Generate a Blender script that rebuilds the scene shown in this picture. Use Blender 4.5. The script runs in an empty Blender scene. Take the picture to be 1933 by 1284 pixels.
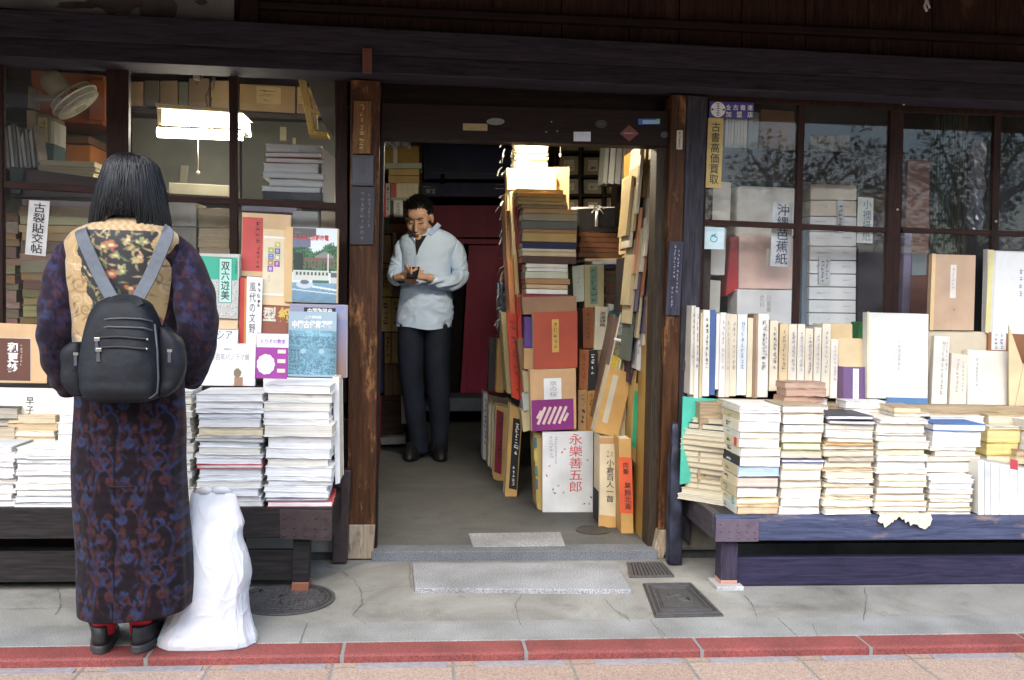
import bpy, bmesh, math, random
import numpy as np
from mathutils import Vector, Matrix, noise
R = math.radians
random.seed(7)
scene = bpy.context.scene
col = scene.collection

# ------------------------------------------------------------------ camera
F_PX, PW, PH = 1800.0, 1933.0, 1284.0
CAM_H, CAM_D, ROLL = 1.2, 4.15, 0.02
YAW, PITCH = R(5.332955), R(2.660838)
fwd = Vector((math.sin(YAW) * math.cos(PITCH), math.cos(YAW) * math.cos(PITCH), -math.sin(PITCH)))
rgt = Vector((math.cos(YAW), -math.sin(YAW), 0.0))
upv = rgt.cross(fwd)
cr, sr = math.cos(ROLL), math.sin(ROLL)
cam_x = rgt * cr + upv * sr
cam_y = upv * cr - rgt * sr
CAM = Vector((0, -CAM_D, CAM_H))
cd = bpy.data.cameras.new('camera')
cd.sensor_width = 36.0
cd.lens = F_PX / PW * 36.0
cd.clip_start, cd.clip_end = 0.05, 400
cam = bpy.data.objects.new('camera', cd)
col.objects.link(cam)
m3 = Matrix((cam_x, cam_y, -fwd)).transposed()
cam.matrix_world = Matrix.Translation(CAM) @ m3.to_4x4()
scene.camera = cam

# ------------------------------------------------------------------ light
EXPOSURE = 1.88
SUN_EL, SUN_ROT = 40, 200
w = bpy.data.worlds.new('World'); scene.world = w
w.use_nodes = True
nt = w.node_tree
sky = nt.nodes.new('ShaderNodeTexSky'); sky.sky_type = 'NISHITA'; sky.sun_disc = False
sky.sun_elevation = R(SUN_EL); sky.sun_rotation = R(SUN_ROT)
sky.air_density = 1.0; sky.dust_density = 1.2
bg = nt.nodes['Background']; bg.inputs['Strength'].default_value = 0.15
nt.links.new(sky.outputs[0], bg.inputs['Color'])
sd = bpy.data.lights.new('sun', 'SUN'); sd.energy = 1.35; sd.angle = R(75); sd.color = (1.0, 0.96, 0.9)
sun = bpy.data.objects.new('sun', sd); col.objects.link(sun)
# the sun stands over the street behind the camera, a little to its left
_az = R(SUN_ROT)
sdir = Vector((math.sin(_az) * math.cos(R(SUN_EL)), math.cos(_az) * math.cos(R(SUN_EL)), math.sin(R(SUN_EL))))
sun.rotation_euler = (-sdir).to_track_quat('-Z', 'Y').to_euler()
vs = scene.view_settings
vs.view_transform = 'Standard'; vs.look = 'None'; vs.exposure = EXPOSURE; vs.gamma = 1.0
scene.render.engine = 'CYCLES'
scene.cycles.use_denoising = True
scene.cycles.max_bounces = 8
scene.cycles.transparent_max_bounces = 16
scene.cycles.caustics_reflective = False; scene.cycles.caustics_refractive = False
scene.cycles.sample_clamp_indirect = 6.0

# ------------------------------------------------------------------ where a point of the view lies at a known distance
def ray(px, py):
    x, y = px - PW / 2, py - PH / 2
    X, Y = cr * x + sr * y, -sr * x + cr * y
    return fwd + rgt * (X / F_PX) - upv * (Y / F_PX)
def W(px, py, Y):
    d = ray(px, py); return CAM + d * ((Y + CAM_D) / d.y)
def G(px, py, Z=0.0):
    d = ray(px, py); return CAM + d * ((Z - CAM_H) / d.z)
def PX(p):
    v = Vector(p) - CAM; z = v.dot(fwd)
    x, y = F_PX * v.dot(rgt) / z, -F_PX * v.dot(upv) / z
    return PW / 2 + cr * x - sr * y, PH / 2 + sr * x + cr * y
def mpp(Y, px=966):           # metres per photo pixel at depth Y
    return (W(px + 1, 600, Y) - W(px, 600, Y)).length

# ------------------------------------------------------------------ materials
def lin(c):
    return c / 12.92 if c <= 0.04045 else ((c + 0.055) / 1.055) ** 2.4
def S(h, k=0.8):
    h = h.lstrip('#')
    return tuple(min(0.9, lin(int(h[i:i + 2], 16) / 255) * k) for i in (0, 2, 4))
_mats = {}
def nodes_of(name):
    m = bpy.data.materials.new(name); m.use_nodes = True
    return m, m.node_tree, m.node_tree.nodes['Principled BSDF']
def M(name, c, rough=0.6, var=0.18, scale=14.0, bump=0.0, metal=0.0, stretch=(1, 1, 1), spec=0.4, detail=4.0, hue=None, bscale=None, coat=0.0):
    """a surface whose colour drifts with noise; hue = a second colour mixed in by the noise"""
    if name in _mats: return _mats[name]
    m, t, p = nodes_of(name)
    p.inputs['Roughness'].default_value = rough; p.inputs['Metallic'].default_value = metal
    p.inputs['Specular IOR Level'].default_value = spec
    p.inputs['Coat Weight'].default_value = coat
    tc = t.nodes.new('ShaderNodeTexCoord'); mp = t.nodes.new('ShaderNodeMapping')
    mp.inputs['Scale'].default_value = stretch
    t.links.new(tc.outputs['Object'], mp.inputs[0])
    nz = t.nodes.new('ShaderNodeTexNoise'); nz.inputs['Scale'].default_value = scale; nz.inputs['Detail'].default_value = detail
    t.links.new(mp.outputs[0], nz.inputs['Vector'])
    rp = t.nodes.new('ShaderNodeValToRGB')
    a = tuple(max(0, x * (1 - var)) for x in c); b = hue if hue else tuple(min(0.95, x * (1 + var)) for x in c)
    rp.color_ramp.elements[0].position = 0.3; rp.color_ramp.elements[1].position = 0.72
    rp.color_ramp.elements[0].color = (*a, 1); rp.color_ramp.elements[1].color = (*b, 1)
    t.links.new(nz.outputs['Fac'], rp.inputs[0]); t.links.new(rp.outputs[0], p.inputs['Base Color'])
    if bump:
        n2 = t.nodes.new('ShaderNodeTexNoise'); n2.inputs['Scale'].default_value = bscale or scale * 2.5; n2.inputs['Detail'].default_value = 6
        t.links.new(mp.outputs[0], n2.inputs['Vector'])
        bp = t.nodes.new('ShaderNodeBump'); bp.inputs['Strength'].default_value = bump; bp.inputs['Distance'].default_value = 0.01
        t.links.new(n2.outputs['Fac'], bp.inputs['Height']); t.links.new(bp.outputs[0], p.inputs['Normal'])
    _mats[name] = m
    return m
def wood(name, dark, light, axis='Z', rough=0.55, wear=None, grain=9.0, bump=0.25, wpos=0.62):
    """timber: streaks along one axis, darker pores, optional worn patches"""
    if name in _mats: return _mats[name]
    m, t, p = nodes_of(name)
    p.inputs['Roughness'].default_value = rough; p.inputs['Specular IOR Level'].default_value = 0.14
    tc = t.nodes.new('ShaderNodeTexCoord'); mp = t.nodes.new('ShaderNodeMapping')
    k = {'X': (0.7, 9, 9), 'Y': (9, 0.7, 9), 'Z': (9, 9, 0.7)}[axis]
    mp.inputs['Scale'].default_value = k
    t.links.new(tc.outputs['Object'], mp.inputs[0])
    nz = t.nodes.new('ShaderNodeTexNoise'); nz.inputs['Scale'].default_value = grain; nz.inputs['Detail'].default_value = 8; nz.inputs['Distortion'].default_value = 0.8
    nz.inputs['Roughness'].default_value = 0.68
    t.links.new(mp.outputs[0], nz.inputs['Vector'])
    rp = t.nodes.new('ShaderNodeValToRGB')
    rp.color_ramp.elements[0].position = 0.32; rp.color_ramp.elements[1].position = 0.7
    rp.color_ramp.elements[0].color = (*dark, 1); rp.color_ramp.elements[1].color = (*light, 1)
    t.links.new(nz.outputs['Fac'], rp.inputs[0])
    out = rp.outputs[0]
    if wear:
        n3 = t.nodes.new('ShaderNodeTexNoise'); n3.inputs['Scale'].default_value = 3.2; n3.inputs['Detail'].default_value = 9; n3.inputs['Roughness'].default_value = 0.72
        m2 = t.nodes.new('ShaderNodeMapping'); m2.inputs['Scale'].default_value = {'X': (1, 3, 3), 'Y': (3, 1, 3), 'Z': (3, 3, 1)}[axis]
        t.links.new(tc.outputs['Object'], m2.inputs[0]); t.links.new(m2.outputs[0], n3.inputs['Vector'])
        r3 = t.nodes.new('ShaderNodeValToRGB'); r3.color_ramp.elements[0].position = wpos - 0.06; r3.color_ramp.elements[1].position = wpos + 0.06
        t.links.new(n3.outputs['Fac'], r3.inputs[0])
        mx = t.nodes.new('ShaderNodeMixRGB'); mx.inputs['Color2'].default_value = (*wear, 1)
        t.links.new(r3.outputs[0], mx.inputs['Fac']); t.links.new(out, mx.inputs['Color1']); out = mx.outputs[0]
    t.links.new(out, p.inputs['Base Color'])
    bp = t.nodes.new('ShaderNodeBump'); bp.inputs['Strength'].default_value = bump; bp.inputs['Distance'].default_value = 0.006
    t.links.new(nz.outputs['Fac'], bp.inputs['Height']); t.links.new(bp.outputs[0], p.inputs['Normal'])
    _mats[name] = m
    return m
def granite(name, c, speck=(0.12, 0.12, 0.13), scale=260):
    if name in _mats: return _mats[name]
    m, t, p = nodes_of(name)
    p.inputs['Roughness'].default_value = 0.75
    tc = t.nodes.new('ShaderNodeTexCoord')
    v = t.nodes.new('ShaderNodeTexNoise'); v.inputs['Scale'].default_value = scale; v.inputs['Detail'].default_value = 2
    n = t.nodes.new('ShaderNodeTexNoise'); n.inputs['Scale'].default_value = 5; n.inputs['Detail'].default_value = 6
    for q in (v, n): t.links.new(tc.outputs['Object'], q.inputs['Vector'])
    r1 = t.nodes.new('ShaderNodeValToRGB'); r1.color_ramp.elements[0].position = 0.35; r1.color_ramp.elements[1].position = 0.62
    r1.color_ramp.elements[0].color = (*speck, 1); r1.color_ramp.elements[1].color = (*c, 1)
    t.links.new(v.outputs['Fac'], r1.inputs[0])
    r2 = t.nodes.new('ShaderNodeValToRGB'); r2.color_ramp.elements[0].position = 0.3; r2.color_ramp.elements[1].position = 0.7
    r2.color_ramp.elements[0].color = (0.62, 0.62, 0.6, 1); r2.color_ramp.elements[1].color = (1, 1, 1, 1)
    t.links.new(n.outputs['Fac'], r2.inputs[0])
    mx = t.nodes.new('ShaderNodeMixRGB'); mx.blend_type = 'MULTIPLY'; mx.inputs['Fac'].default_value = 1
    t.links.new(r1.outputs[0], mx.inputs['Color1']); t.links.new(r2.outputs[0], mx.inputs['Color2'])
    t.links.new(mx.outputs[0], p.inputs['Base Color'])
    bp = t.nodes.new('ShaderNodeBump'); bp.inputs['Strength'].default_value = 0.2; bp.inputs['Distance'].default_value = 0.003
    t.links.new(v.outputs['Fac'], bp.inputs['Height']); t.links.new(bp.outputs[0], p.inputs['Normal'])
    _mats[name] = m
    return m
def vcol(name, rough=0.8, spec=0.3, sheen=0.0, bump=0.0, bscale=300):
    """dyed cloth or print whose colours are stored on the mesh"""
    if name in _mats: return _mats[name]
    m, t, p = nodes_of(name)
    p.inputs['Roughness'].default_value = rough; p.inputs['Specular IOR Level'].default_value = spec
    p.inputs['Sheen Weight'].default_value = sheen
    a = t.nodes.new('ShaderNodeVertexColor'); a.layer_name = 'dye'
    t.links.new(a.outputs['Color'], p.inputs['Base Color'])
    if bump:
        tc = t.nodes.new('ShaderNodeTexCoord'); n = t.nodes.new('ShaderNodeTexNoise'); n.inputs['Scale'].default_value = bscale; n.inputs['Detail'].default_value = 4
        t.links.new(tc.outputs['Object'], n.inputs['Vector'])
        bp = t.nodes.new('ShaderNodeBump'); bp.inputs['Strength'].default_value = bump; bp.inputs['Distance'].default_value = 0.004
        t.links.new(n.outputs['Fac'], bp.inputs['Height']); t.links.new(bp.outputs[0], p.inputs['Normal'])
    _mats[name] = m
    return m
def glass(name, dirt=0.05, tint=(1, 1, 1), gloss=1.0):
    if name in _mats: return _mats[name]
    m = bpy.data.materials.new(name); m.use_nodes = True; t = m.node_tree
    t.nodes.remove(t.nodes['Principled BSDF']); out = t.nodes['Material Output']
    tr = t.nodes.new('ShaderNodeBsdfTransparent'); tr.inputs['Color'].default_value = (*tint, 1)
    gl = t.nodes.new('ShaderNodeBsdfGlossy'); gl.inputs['Roughness'].default_value = 0.018; gl.inputs['Color'].default_value = (gloss, gloss, gloss, 1)
    fr = t.nodes.new('ShaderNodeFresnel'); fr.inputs['IOR'].default_value = 1.25
    # old drawn glass: a slow ripple
    tc = t.nodes.new('ShaderNodeTexCoord')
    nz = t.nodes.new('ShaderNodeTexNoise'); nz.inputs['Scale'].default_value = 3.5; nz.inputs['Detail'].default_value = 1
    bp = t.nodes.new('ShaderNodeBump'); bp.inputs['Strength'].default_value = 0.012; bp.inputs['Distance'].default_value = 0.01
    t.links.new(tc.outputs['Object'], nz.inputs['Vector']); t.links.new(nz.outputs['Fac'], bp.inputs['Height']); t.links.new(bp.outputs[0], gl.inputs['Normal'])
    mx = t.nodes.new('ShaderNodeMixShader')
    t.links.new(fr.outputs[0], mx.inputs['Fac']); t.links.new(tr.outputs[0], mx.inputs[1]); t.links.new(gl.outputs[0], mx.inputs[2])
    # dust film and specks
    df = t.nodes.new('ShaderNodeBsdfDiffuse'); df.inputs['Color'].default_value = (0.75, 0.75, 0.72, 1)
    n2 = t.nodes.new('ShaderNodeTexNoise'); n2.inputs['Scale'].default_value = 4; n2.inputs['Detail'].default_value = 8
    n3 = t.nodes.new('ShaderNodeTexNoise'); n3.inputs['Scale'].default_value = 170; n3.inputs['Detail'].default_value = 2
    for q in (n2, n3): t.links.new(tc.outputs['Object'], q.inputs['Vector'])
    mr = t.nodes.new('ShaderNodeMapRange'); mr.inputs['From Min'].default_value = 0.35; mr.inputs['From Max'].default_value = 0.75
    mr.inputs['To Min'].default_value = dirt * 0.3; mr.inputs['To Max'].default_value = dirt * 1.8
    t.links.new(n2.outputs['Fac'], mr.inputs['Value'])
    m3_ = t.nodes.new('ShaderNodeMapRange'); m3_.inputs['From Min'].default_value = 0.73; m3_.inputs['From Max'].default_value = 0.8
    m3_.inputs['To Max'].default_value = 0.35
    t.links.new(n3.outputs['Fac'], m3_.inputs['Value'])
    ad = t.nodes.new('ShaderNodeMath'); ad.operation = 'ADD'; ad.use_clamp = True
    t.links.new(mr.outputs[0], ad.inputs[0]); t.links.new(m3_.outputs[0], ad.inputs[1])
    m2 = t.nodes.new('ShaderNodeMixShader')
    t.links.new(ad.outputs[0], m2.inputs['Fac']); t.links.new(mx.outputs[0], m2.inputs[1]); t.links.new(df.outputs[0], m2.inputs[2])
    t.links.new(m2.outputs[0], out.inputs['Surface'])
    _mats[name] = m
    return m
def film(name):
    """clear wrapping film over a print"""
    if name in _mats: return _mats[name]
    m = bpy.data.materials.new(name); m.use_nodes = True; t = m.node_tree
    t.nodes.remove(t.nodes['Principled BSDF']); out = t.nodes['Material Output']
    tr = t.nodes.new('ShaderNodeBsdfTransparent'); gl = t.nodes.new('ShaderNodeBsdfGlossy'); gl.inputs['Roughness'].default_value = 0.12
    mx = t.nodes.new('ShaderNodeMixShader'); mx.inputs['Fac'].default_value = 0.1
    t.links.new(tr.outputs[0], mx.inputs[1]); t.links.new(gl.outputs[0], mx.inputs[2]); t.links.new(mx.outputs[0], out.inputs['Surface'])
    _mats[name] = m
    return m
def glow(name, c, strength):
    m = bpy.data.materials.new(name); m.use_nodes = True; t = m.node_tree
    p = t.nodes['Principled BSDF']; p.inputs['Base Color'].default_value = (*c, 1)
    p.inputs['Emission Color'].default_value = (*c, 1); p.inputs['Emission Strength'].default_value = strength
    return m
def bookm(c, rough=0.55):
    key = 'cover_%02x%02x%02x' % tuple(int(255 * x) for x in c)
    return M(key, c, rough, var=0.15, scale=7, spec=0.35, bump=0.05, bscale=120)
def pagem(c, axis):
    """edges of a block of leaves: fine lines across the thickness"""
    key = 'pages_%s_%02x%02x%02x' % ((axis,) + tuple(int(255 * x) for x in c))
    if key in _mats: return _mats[key]
    st = {'Z': (1.5, 1.5, 130), 'X': (130, 1.5, 1.5), 'Y': (1.5, 130, 1.5)}[axis]
    return M(key, tuple(x * .9 for x in c), 0.85, var=0.2, scale=3.0, stretch=st, spec=0.1, detail=3, bump=0.35, bscale=4)

# ------------------------------------------------------------------ mesh building
class MB:
    def __init__(self): self.v, self.f, self.mi, self.c = [], [], [], []
    def add(self, vs, fs, mi=0):
        n = len(self.v); self.v += [tuple(x) for x in vs]; self.f += [tuple(i + n for i in f) for f in fs]; self.mi += [mi] * len(fs)
    def hexa(self, a, b, mi=0):
        """a, b: two quads of corners in the same winding (front seen counter-clockwise, back)"""
        self.add(list(a) + list(b), [(0, 1, 2, 3), (7, 6, 5, 4), (0, 4, 5, 1), (1, 5, 6, 2), (2, 6, 7, 3), (3, 7, 4, 0)], mi)
    def box(self, lo, hi, mi=0):
        x0, y0, z0 = lo; x1, y1, z1 = hi
        self.hexa([(x0, y0, z0), (x1, y0, z0), (x1, y0, z1), (x0, y0, z1)], [(x0, y1, z0), (x1, y1, z0), (x1, y1, z1), (x0, y1, z1)], mi)
    def obox(self, O, U, V, N, mi=0):
        O, U, V, N = Vector(O), Vector(U), Vector(V), Vector(N)
        if U.cross(V).dot(N) > 0: U, V = V, U
        self.hexa([O, O + U, O + U + V, O + V], [O + N, O + U + N, O + U + V + N, O + V + N], mi)
    def tube(self, pts, rad, n=10, mi=0, cap=True, flat=1.0):
        pts = [Vector(p) for p in pts]; rings = []
        prev = None
        for i, p in enumerate(pts):
            d = (pts[min(i + 1, len(pts) - 1)] - pts[max(i - 1, 0)]).normalized()
            a = prev if prev is not None else (Vector((0, 0, 1)) if abs(d.z) < 0.9 else Vector((1, 0, 0)))
            s = d.cross(a).normalized(); a2 = s.cross(d).normalized(); prev = a2
            r = rad[i] if hasattr(rad, '__len__') else rad
            rings.append([p + (s * math.cos(2 * math.pi * k / n) + a2 * math.sin(2 * math.pi * k / n) * flat) * r for k in range(n)])
        self.rings(rings, mi, cap)
    def rings(self, rings, mi=0, cap=True, closed=True):
        n = len(rings[0]); base = len(self.v); fs = []
        vs = [tuple(p) for r in rings for p in r]
        for i in range(len(rings) - 1):
            for k in range(n if closed else n - 1):
                a = i * n + k; b = i * n + (k + 1) % n
                fs.append((a, b, b + n, a + n))
        if cap and closed:
            fs.append(tuple(reversed(range(n)))); fs.append(tuple((len(rings) - 1) * n + k for k in range(n)))
        self.add(vs, fs, mi)
    def disc(self, c, r, axis, th, n=32, mi=0):
        c = Vector(c); ax = Vector(axis).normalized()
        s = ax.cross(Vector((0, 0, 1)) if abs(ax.z) < 0.9 else Vector((1, 0, 0))).normalized(); t = ax.cross(s)
        rr = [[c + ax * h + (s * math.cos(2 * math.pi * k / n) + t * math.sin(2 * math.pi * k / n)) * r for k in range(n)] for h in (0, th)]
        self.rings(rr, mi)
    def ball(self, c, r, n=12, mi=0, sc=(1, 1, 1)):
        c = Vector(c); rr = []
        for i in range(1, n):
            a = math.pi * i / n
            rr.append([c + Vector((math.sin(a) * math.cos(2 * math.pi * k / (n * 2)) * sc[0], math.sin(a) * math.sin(2 * math.pi * k / (n * 2)) * sc[1], math.cos(a) * sc[2])) * r for k in range(n * 2)])
        self.rings(rr, mi)
    def build(self, name, mats, parent=None, base=None, smooth=False, bevel=0.0, subsurf=0, colors=None):
        me = bpy.data.meshes.new(name)
        vs = np.array([tuple(x) for x in self.v], dtype=float)
        if parent is not None: off = np.array(absloc(parent))
        elif base is not None: off = np.array(base)
        else:
            lo, hi = vs.min(0), vs.max(0); off = np.array([(lo[0] + hi[0]) / 2, (lo[1] + hi[1]) / 2, lo[2]])
        me.from_pydata((vs - off).tolist(), [], self.f)
        if not isinstance(mats, (list, tuple)): mats = [mats]
        for mt in mats: me.materials.append(mt)
        if len(mats) > 1: me.polygons.foreach_set('material_index', self.mi)
        if smooth: me.polygons.foreach_set('use_smooth', [True] * len(me.polygons))
        if colors is not None:
            a = me.color_attributes.new('dye', 'FLOAT_COLOR', 'POINT')
            cc = np.ones((len(vs), 4)); cc[:, :3] = colors; a.data.foreach_set('color', cc.ravel())
        me.update()
        bm = bmesh.new(); bm.from_mesh(me); bmesh.ops.recalc_face_normals(bm, faces=bm.faces); bm.to_mesh(me); bm.free()
        o = bpy.data.objects.new(name, me); col.objects.link(o)
        if parent is not None:
            o.parent = parent; o['_off'] = tuple(off)
        else:
            o.location = off
        o['_off'] = tuple(float(x) for x in off)
        if bevel:
            b = o.modifiers.new('bevel', 'BEVEL'); b.width = bevel; b.segments = 2; b.limit_method = 'ANGLE'; b.angle_limit = R(40)
        if subsurf:
            s = o.modifiers.new('sub', 'SUBSURF'); s.levels = subsurf; s.render_levels = subsurf
        return o
def absloc(o):
    v = o.get('_off'); return Vector(v) if v is not None else o.location
def tag(o, label, cat, group=None):
    o['label'] = label; o['category'] = cat
    if group: o['group'] = group
    return o
def struct(o): o['kind'] = 'structure'; return o
def thing(name, label, cat, loc, group=None):
    o = bpy.data.objects.new(name, None); col.objects.link(o); o.location = loc; o.empty_display_size = 0.05
    o['_off'] = tuple(float(x) for x in loc)
    return tag(o, label, cat, group)
def pquad(q, Y):
    """four view points (tl, tr, br, bl) at depth Y (one value or four) -> bl, br, tr, tl"""
    Ys = Y if isinstance(Y, (list, tuple)) else [Y] * 4
    p = [W(x, y, d) for (x, y), d in zip(q, Ys)]
    return [p[3], p[2], p[1], p[0]]
def pbox(mb, q, Y, depth, mi=0):
    a = pquad(q, Y); d = Vector((0, depth, 0)) if not isinstance(depth, Vector) else depth
    mb.hexa(a, [p + d for p in a], mi)
def rect(x0, y0, x1, y1): return [(x0, y0), (x1, y0), (x1, y1), (x0, y1)]

# ------------------------------------------------------------------ writing
_glyph = {}
def glyph(body, bold):
    k = (body, bold)
    if k not in _glyph:
        c = bpy.data.curves.new('g', 'FONT'); c.body = body; c.size = 1.0; c.space_line = 0.82; c.offset = bold; c.resolution_u = 3; c.align_x = 'CENTER'
        o = bpy.data.objects.new('g', c); col.objects.link(o)
        bpy.context.view_layer.update()
        me = bpy.data.meshes.new_from_object(o.evaluated_get(bpy.context.evaluated_depsgraph_get()))
        v = np.array([tuple(x.co) for x in me.vertices]); f = [tuple(p.vertices) for p in me.polygons]
        bpy.data.objects.remove(o); bpy.data.curves.remove(c); bpy.data.meshes.remove(me)
        _glyph[k] = (v, f)
    return _glyph[k]
def letters(parent, text, O, U, V, mat, vertical=True, bold=0.012, lift=0.0012, name='lettering', N=None):
    """set TEXT into the rectangle O + U (width) + V (height); U x V points to the reader or N does"""
    if vertical:
        vv, f, k0 = [], [], 0
        for i, ch in enumerate(text):
            gv, gf = glyph(ch, bold)
            if not len(gv): continue
            c = gv[:, :2].copy(); c[:, 0] += 0.5; c[:, 1] = (c[:, 1] + 0.12 + (len(text) - 1 - i))
            vv.append(c); f += [tuple(j + k0 for j in p) for p in gf]; k0 += len(gv)
        v = np.concatenate(vv); v[:, 1] /= len(text); lo, sz = np.zeros(2), np.ones(2)
    else:
        v, f = glyph(text, bold)
        if not len(v): return None
        lo, hi = v.min(0)[:2], v.max(0)[:2]; sz = np.maximum(hi - lo, 1e-6); v = v[:, :2]
    U, V, O = Vector(U), Vector(V), Vector(O)
    n = Vector(N).normalized() if N is not None else U.cross(V).normalized()
    q = (v - lo) / sz
    mb = MB(); mb.v = [tuple(O + U * a[0] + V * a[1] + n * lift) for a in q]; mb.f = f; mb.mi = [0] * len(f)
    return mb.build(name, mat, parent)
def marks(parent, O, U, V, mat, n=6, rnd=None, lift=0.0012, wt=0.16, name='lettering', N=None):
    """a column of brush strokes too small to read"""
    r = rnd or random
    U, V, O = Vector(U), Vector(V), Vector(O); nn = (Vector(N).normalized() if N is not None else U.cross(V).normalized()) * lift
    mb = MB()
    for i in range(n):
        t0 = 1 - (i + 0.9) / n; h = 0.8 / n
        for k in range(r.randint(3, 5)):
            hor = r.random() < 0.55
            a, b = (r.uniform(0.0, 0.3), r.uniform(0.6, 1.0)) if hor else (r.uniform(0.1, 0.85),) * 2
            c, d = (r.uniform(0, 1),) * 2 if hor else (r.uniform(0, .3), r.uniform(.6, 1))
            if not hor: b += r.uniform(-0.2, 0.2)
            p = O + U * a + V * (t0 + h * c); e = O + U * b + V * (t0 + h * d)
            dd = e - p
            if dd.length < 1e-5: continue
            s = dd.cross(nn).normalized() * (V.length / n * wt * 0.5 * r.uniform(.6, 1.2))
            mb.add([p - s + nn, e - s * .6 + nn, e + s * .6 + nn, p + s + nn], [(0, 1, 2, 3)])
    return mb.build(name, mat, parent)
INK = M('black_ink', (0.02, 0.02, 0.022), 0.6, var=0.1)
INKG = M('grey_ink', (0.25, 0.25, 0.26), 0.7, var=0.1)
INKB = M('blue_ink', (0.12, 0.16, 0.3), 0.7, var=0.1)
INKR = M('red_ink', (0.55, 0.06, 0.06), 0.7, var=0.1)
INKW = M('white_ink', (0.8, 0.8, 0.78), 0.7, var=0.05)

# ------------------------------------------------------------------ books
WHITE = (0.80, 0.79, 0.76); CREAM = (0.74, 0.68, 0.55); OFFW = (0.77, 0.75, 0.70); TAN = (0.56, 0.41, 0.24); OLD = (0.52, 0.42, 0.28)
LB = S('#b8c8dc', 0.9)
def book(label, O, T, Sv, L, cover, pages=WHITE, pax='Z', board=0.0025, inset=0.003, group=None, name='book', cat='book', pwave=0.0):
    """O: corner at the fore-edge, T: thickness, Sv: fore-edge to spine, L: length.  cover boards + spine, and the block of leaves"""
    O, T, Sv, L = Vector(O), Vector(T), Vector(Sv), Vector(L)
    t, s, l = T.length, Sv.length, L.length
    b = min(board, t * 0.25); tn, sn, ln = T / t, Sv / s, L / l
    mb = MB()
    mb.obox(O, sn * (s - b), L, tn * b)
    mb.obox(O + tn * (t - b), sn * (s - b), L, tn * b)
    mb.obox(O + sn * (s - b), sn * b, L, T)
    cm = cover if not isinstance(cover, tuple) else bookm(cover)
    o = mb.build(name, cm)
    tag(o, label, cat, group)
    pb = MB()
    i = min(inset, l * .1, s * .1)
    pb.obox(O + tn * b + sn * i + ln * i, sn * (s - b - i), ln * (l - 2 * i), tn * (t - 2 * b))
    pm = pages if not isinstance(pages, tuple) else pagem(pages, pax)
    pb.build('page_block', pm, o)
    return o
def slab(label, q, Y, depth, mat, cat='book', name='book', group=None, lean=0.0, bevel=0.0015):
    """an upright box whose face is the view quad q at depth Y; lean: metres the top goes back"""
    Ys = Y if isinstance(Y, (list, tuple)) else [Y + lean, Y + lean, Y, Y]
    mb = MB(); pbox(mb, q, Ys, depth)
    o = mb.build(name, bookm(mat) if isinstance(mat, tuple) else mat, bevel=bevel)
    return tag(o, label, cat, group)
def upright(label, q, Y, depth, cover, pages=CREAM, spine='front', lean=0.02, group=None, name='book', cat='book', board=0.002, case=None):
    """a standing book seen from the front.  spine: 'front' (spine to the street), 'left'/'right' (front cover to the street)"""
    Ys = [Y + lean, Y + lean, Y, Y] if not isinstance(Y, (list, tuple)) else Y
    bl, br, tr, tl = pquad(q, Ys)
    N = Vector((0, depth, 0)) if not isinstance(depth, Vector) else depth
    nd = N.normalized(); u = (br - bl).normalized(); up = (tl - bl).normalized()
    cm = bookm(cover) if isinstance(cover, tuple) else cover
    def hx(mb, a0, a1, d0, d1, z0, z1):
        # a: metres inset from the left/right edges, d: along depth, z: inset from bottom/top
        A = [bl + u * a0 + up * z0, br - u * a1 + up * z0, tr - u * a1 - up * z1, tl + u * a0 - up * z1]
        mb.hexa([p + nd * d0 for p in A], [p + nd * d1 for p in A])
    wd = (br - bl).length; dp = N.length; b = min(board, wd * .2, dp * .2)
    mb = MB(); pb = MB()
    if spine == 'front':
        hx(mb, 0, 0, 0, b, 0, 0); hx(mb, 0, wd - b, b, dp, 0, 0); hx(mb, wd - b, 0, b, dp, 0, 0)
        hx(pb, b, b, b, dp - 0.003, .003, .003)
    else:
        hx(mb, 0, 0, 0, b, 0, 0); hx(mb, 0, 0, dp - b, dp, 0, 0)
        if spine == 'left': hx(mb, 0, wd - b, b, dp - b, 0, 0); hx(pb, b, .003, b, dp - b, .003, .003)
        else: hx(mb, wd - b, 0, b, dp - b, 0, 0); hx(pb, .003, b, b, dp - b, .003, .003)
    o = mb.build(name, cm, bevel=0.0008); tag(o, label, cat, group)
    pb.build('page_block', pagem(pages, 'X' if spine == 'front' else 'Y'), o)
    o['_q'] = [tuple(p) for p in (bl, br, tr, tl)]
    return o
def on_face(q, Y, lean, u0, v0, u1, v1):
    """part of an upright face: fractions from its left-bottom -> O, U, V"""
    bl, br, tr, tl = pquad(q, [Y + lean, Y + lean, Y, Y] if not isinstance(Y, (list, tuple)) else Y)
    def at(a, b): return bl * (1 - a) * (1 - b) + br * a * (1 - b) + tr * a * b + tl * (1 - a) * b
    return at(u0, v0), at(u1, v0) - at(u0, v0), at(u0, v1) - at(u0, v0)
def patch(parent, O, U, V, mat, th=0.0008, name='cover_label', N=None):
    n = Vector(N).normalized() if N is not None else Vector(U).cross(Vector(V)).normalized()
    mb = MB(); O, U, V = Vector(O), Vector(U), Vector(V)
    mb.hexa([O + n * th, O + U + n * th, O + U + V + n * th, O + V + n * th], [O - n * .0002, O + U - n * .0002, O + U + V - n * .0002, O + V - n * .0002])
    return mb.build(name, bookm(mat) if isinstance(mat, tuple) else mat, parent)
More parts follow.
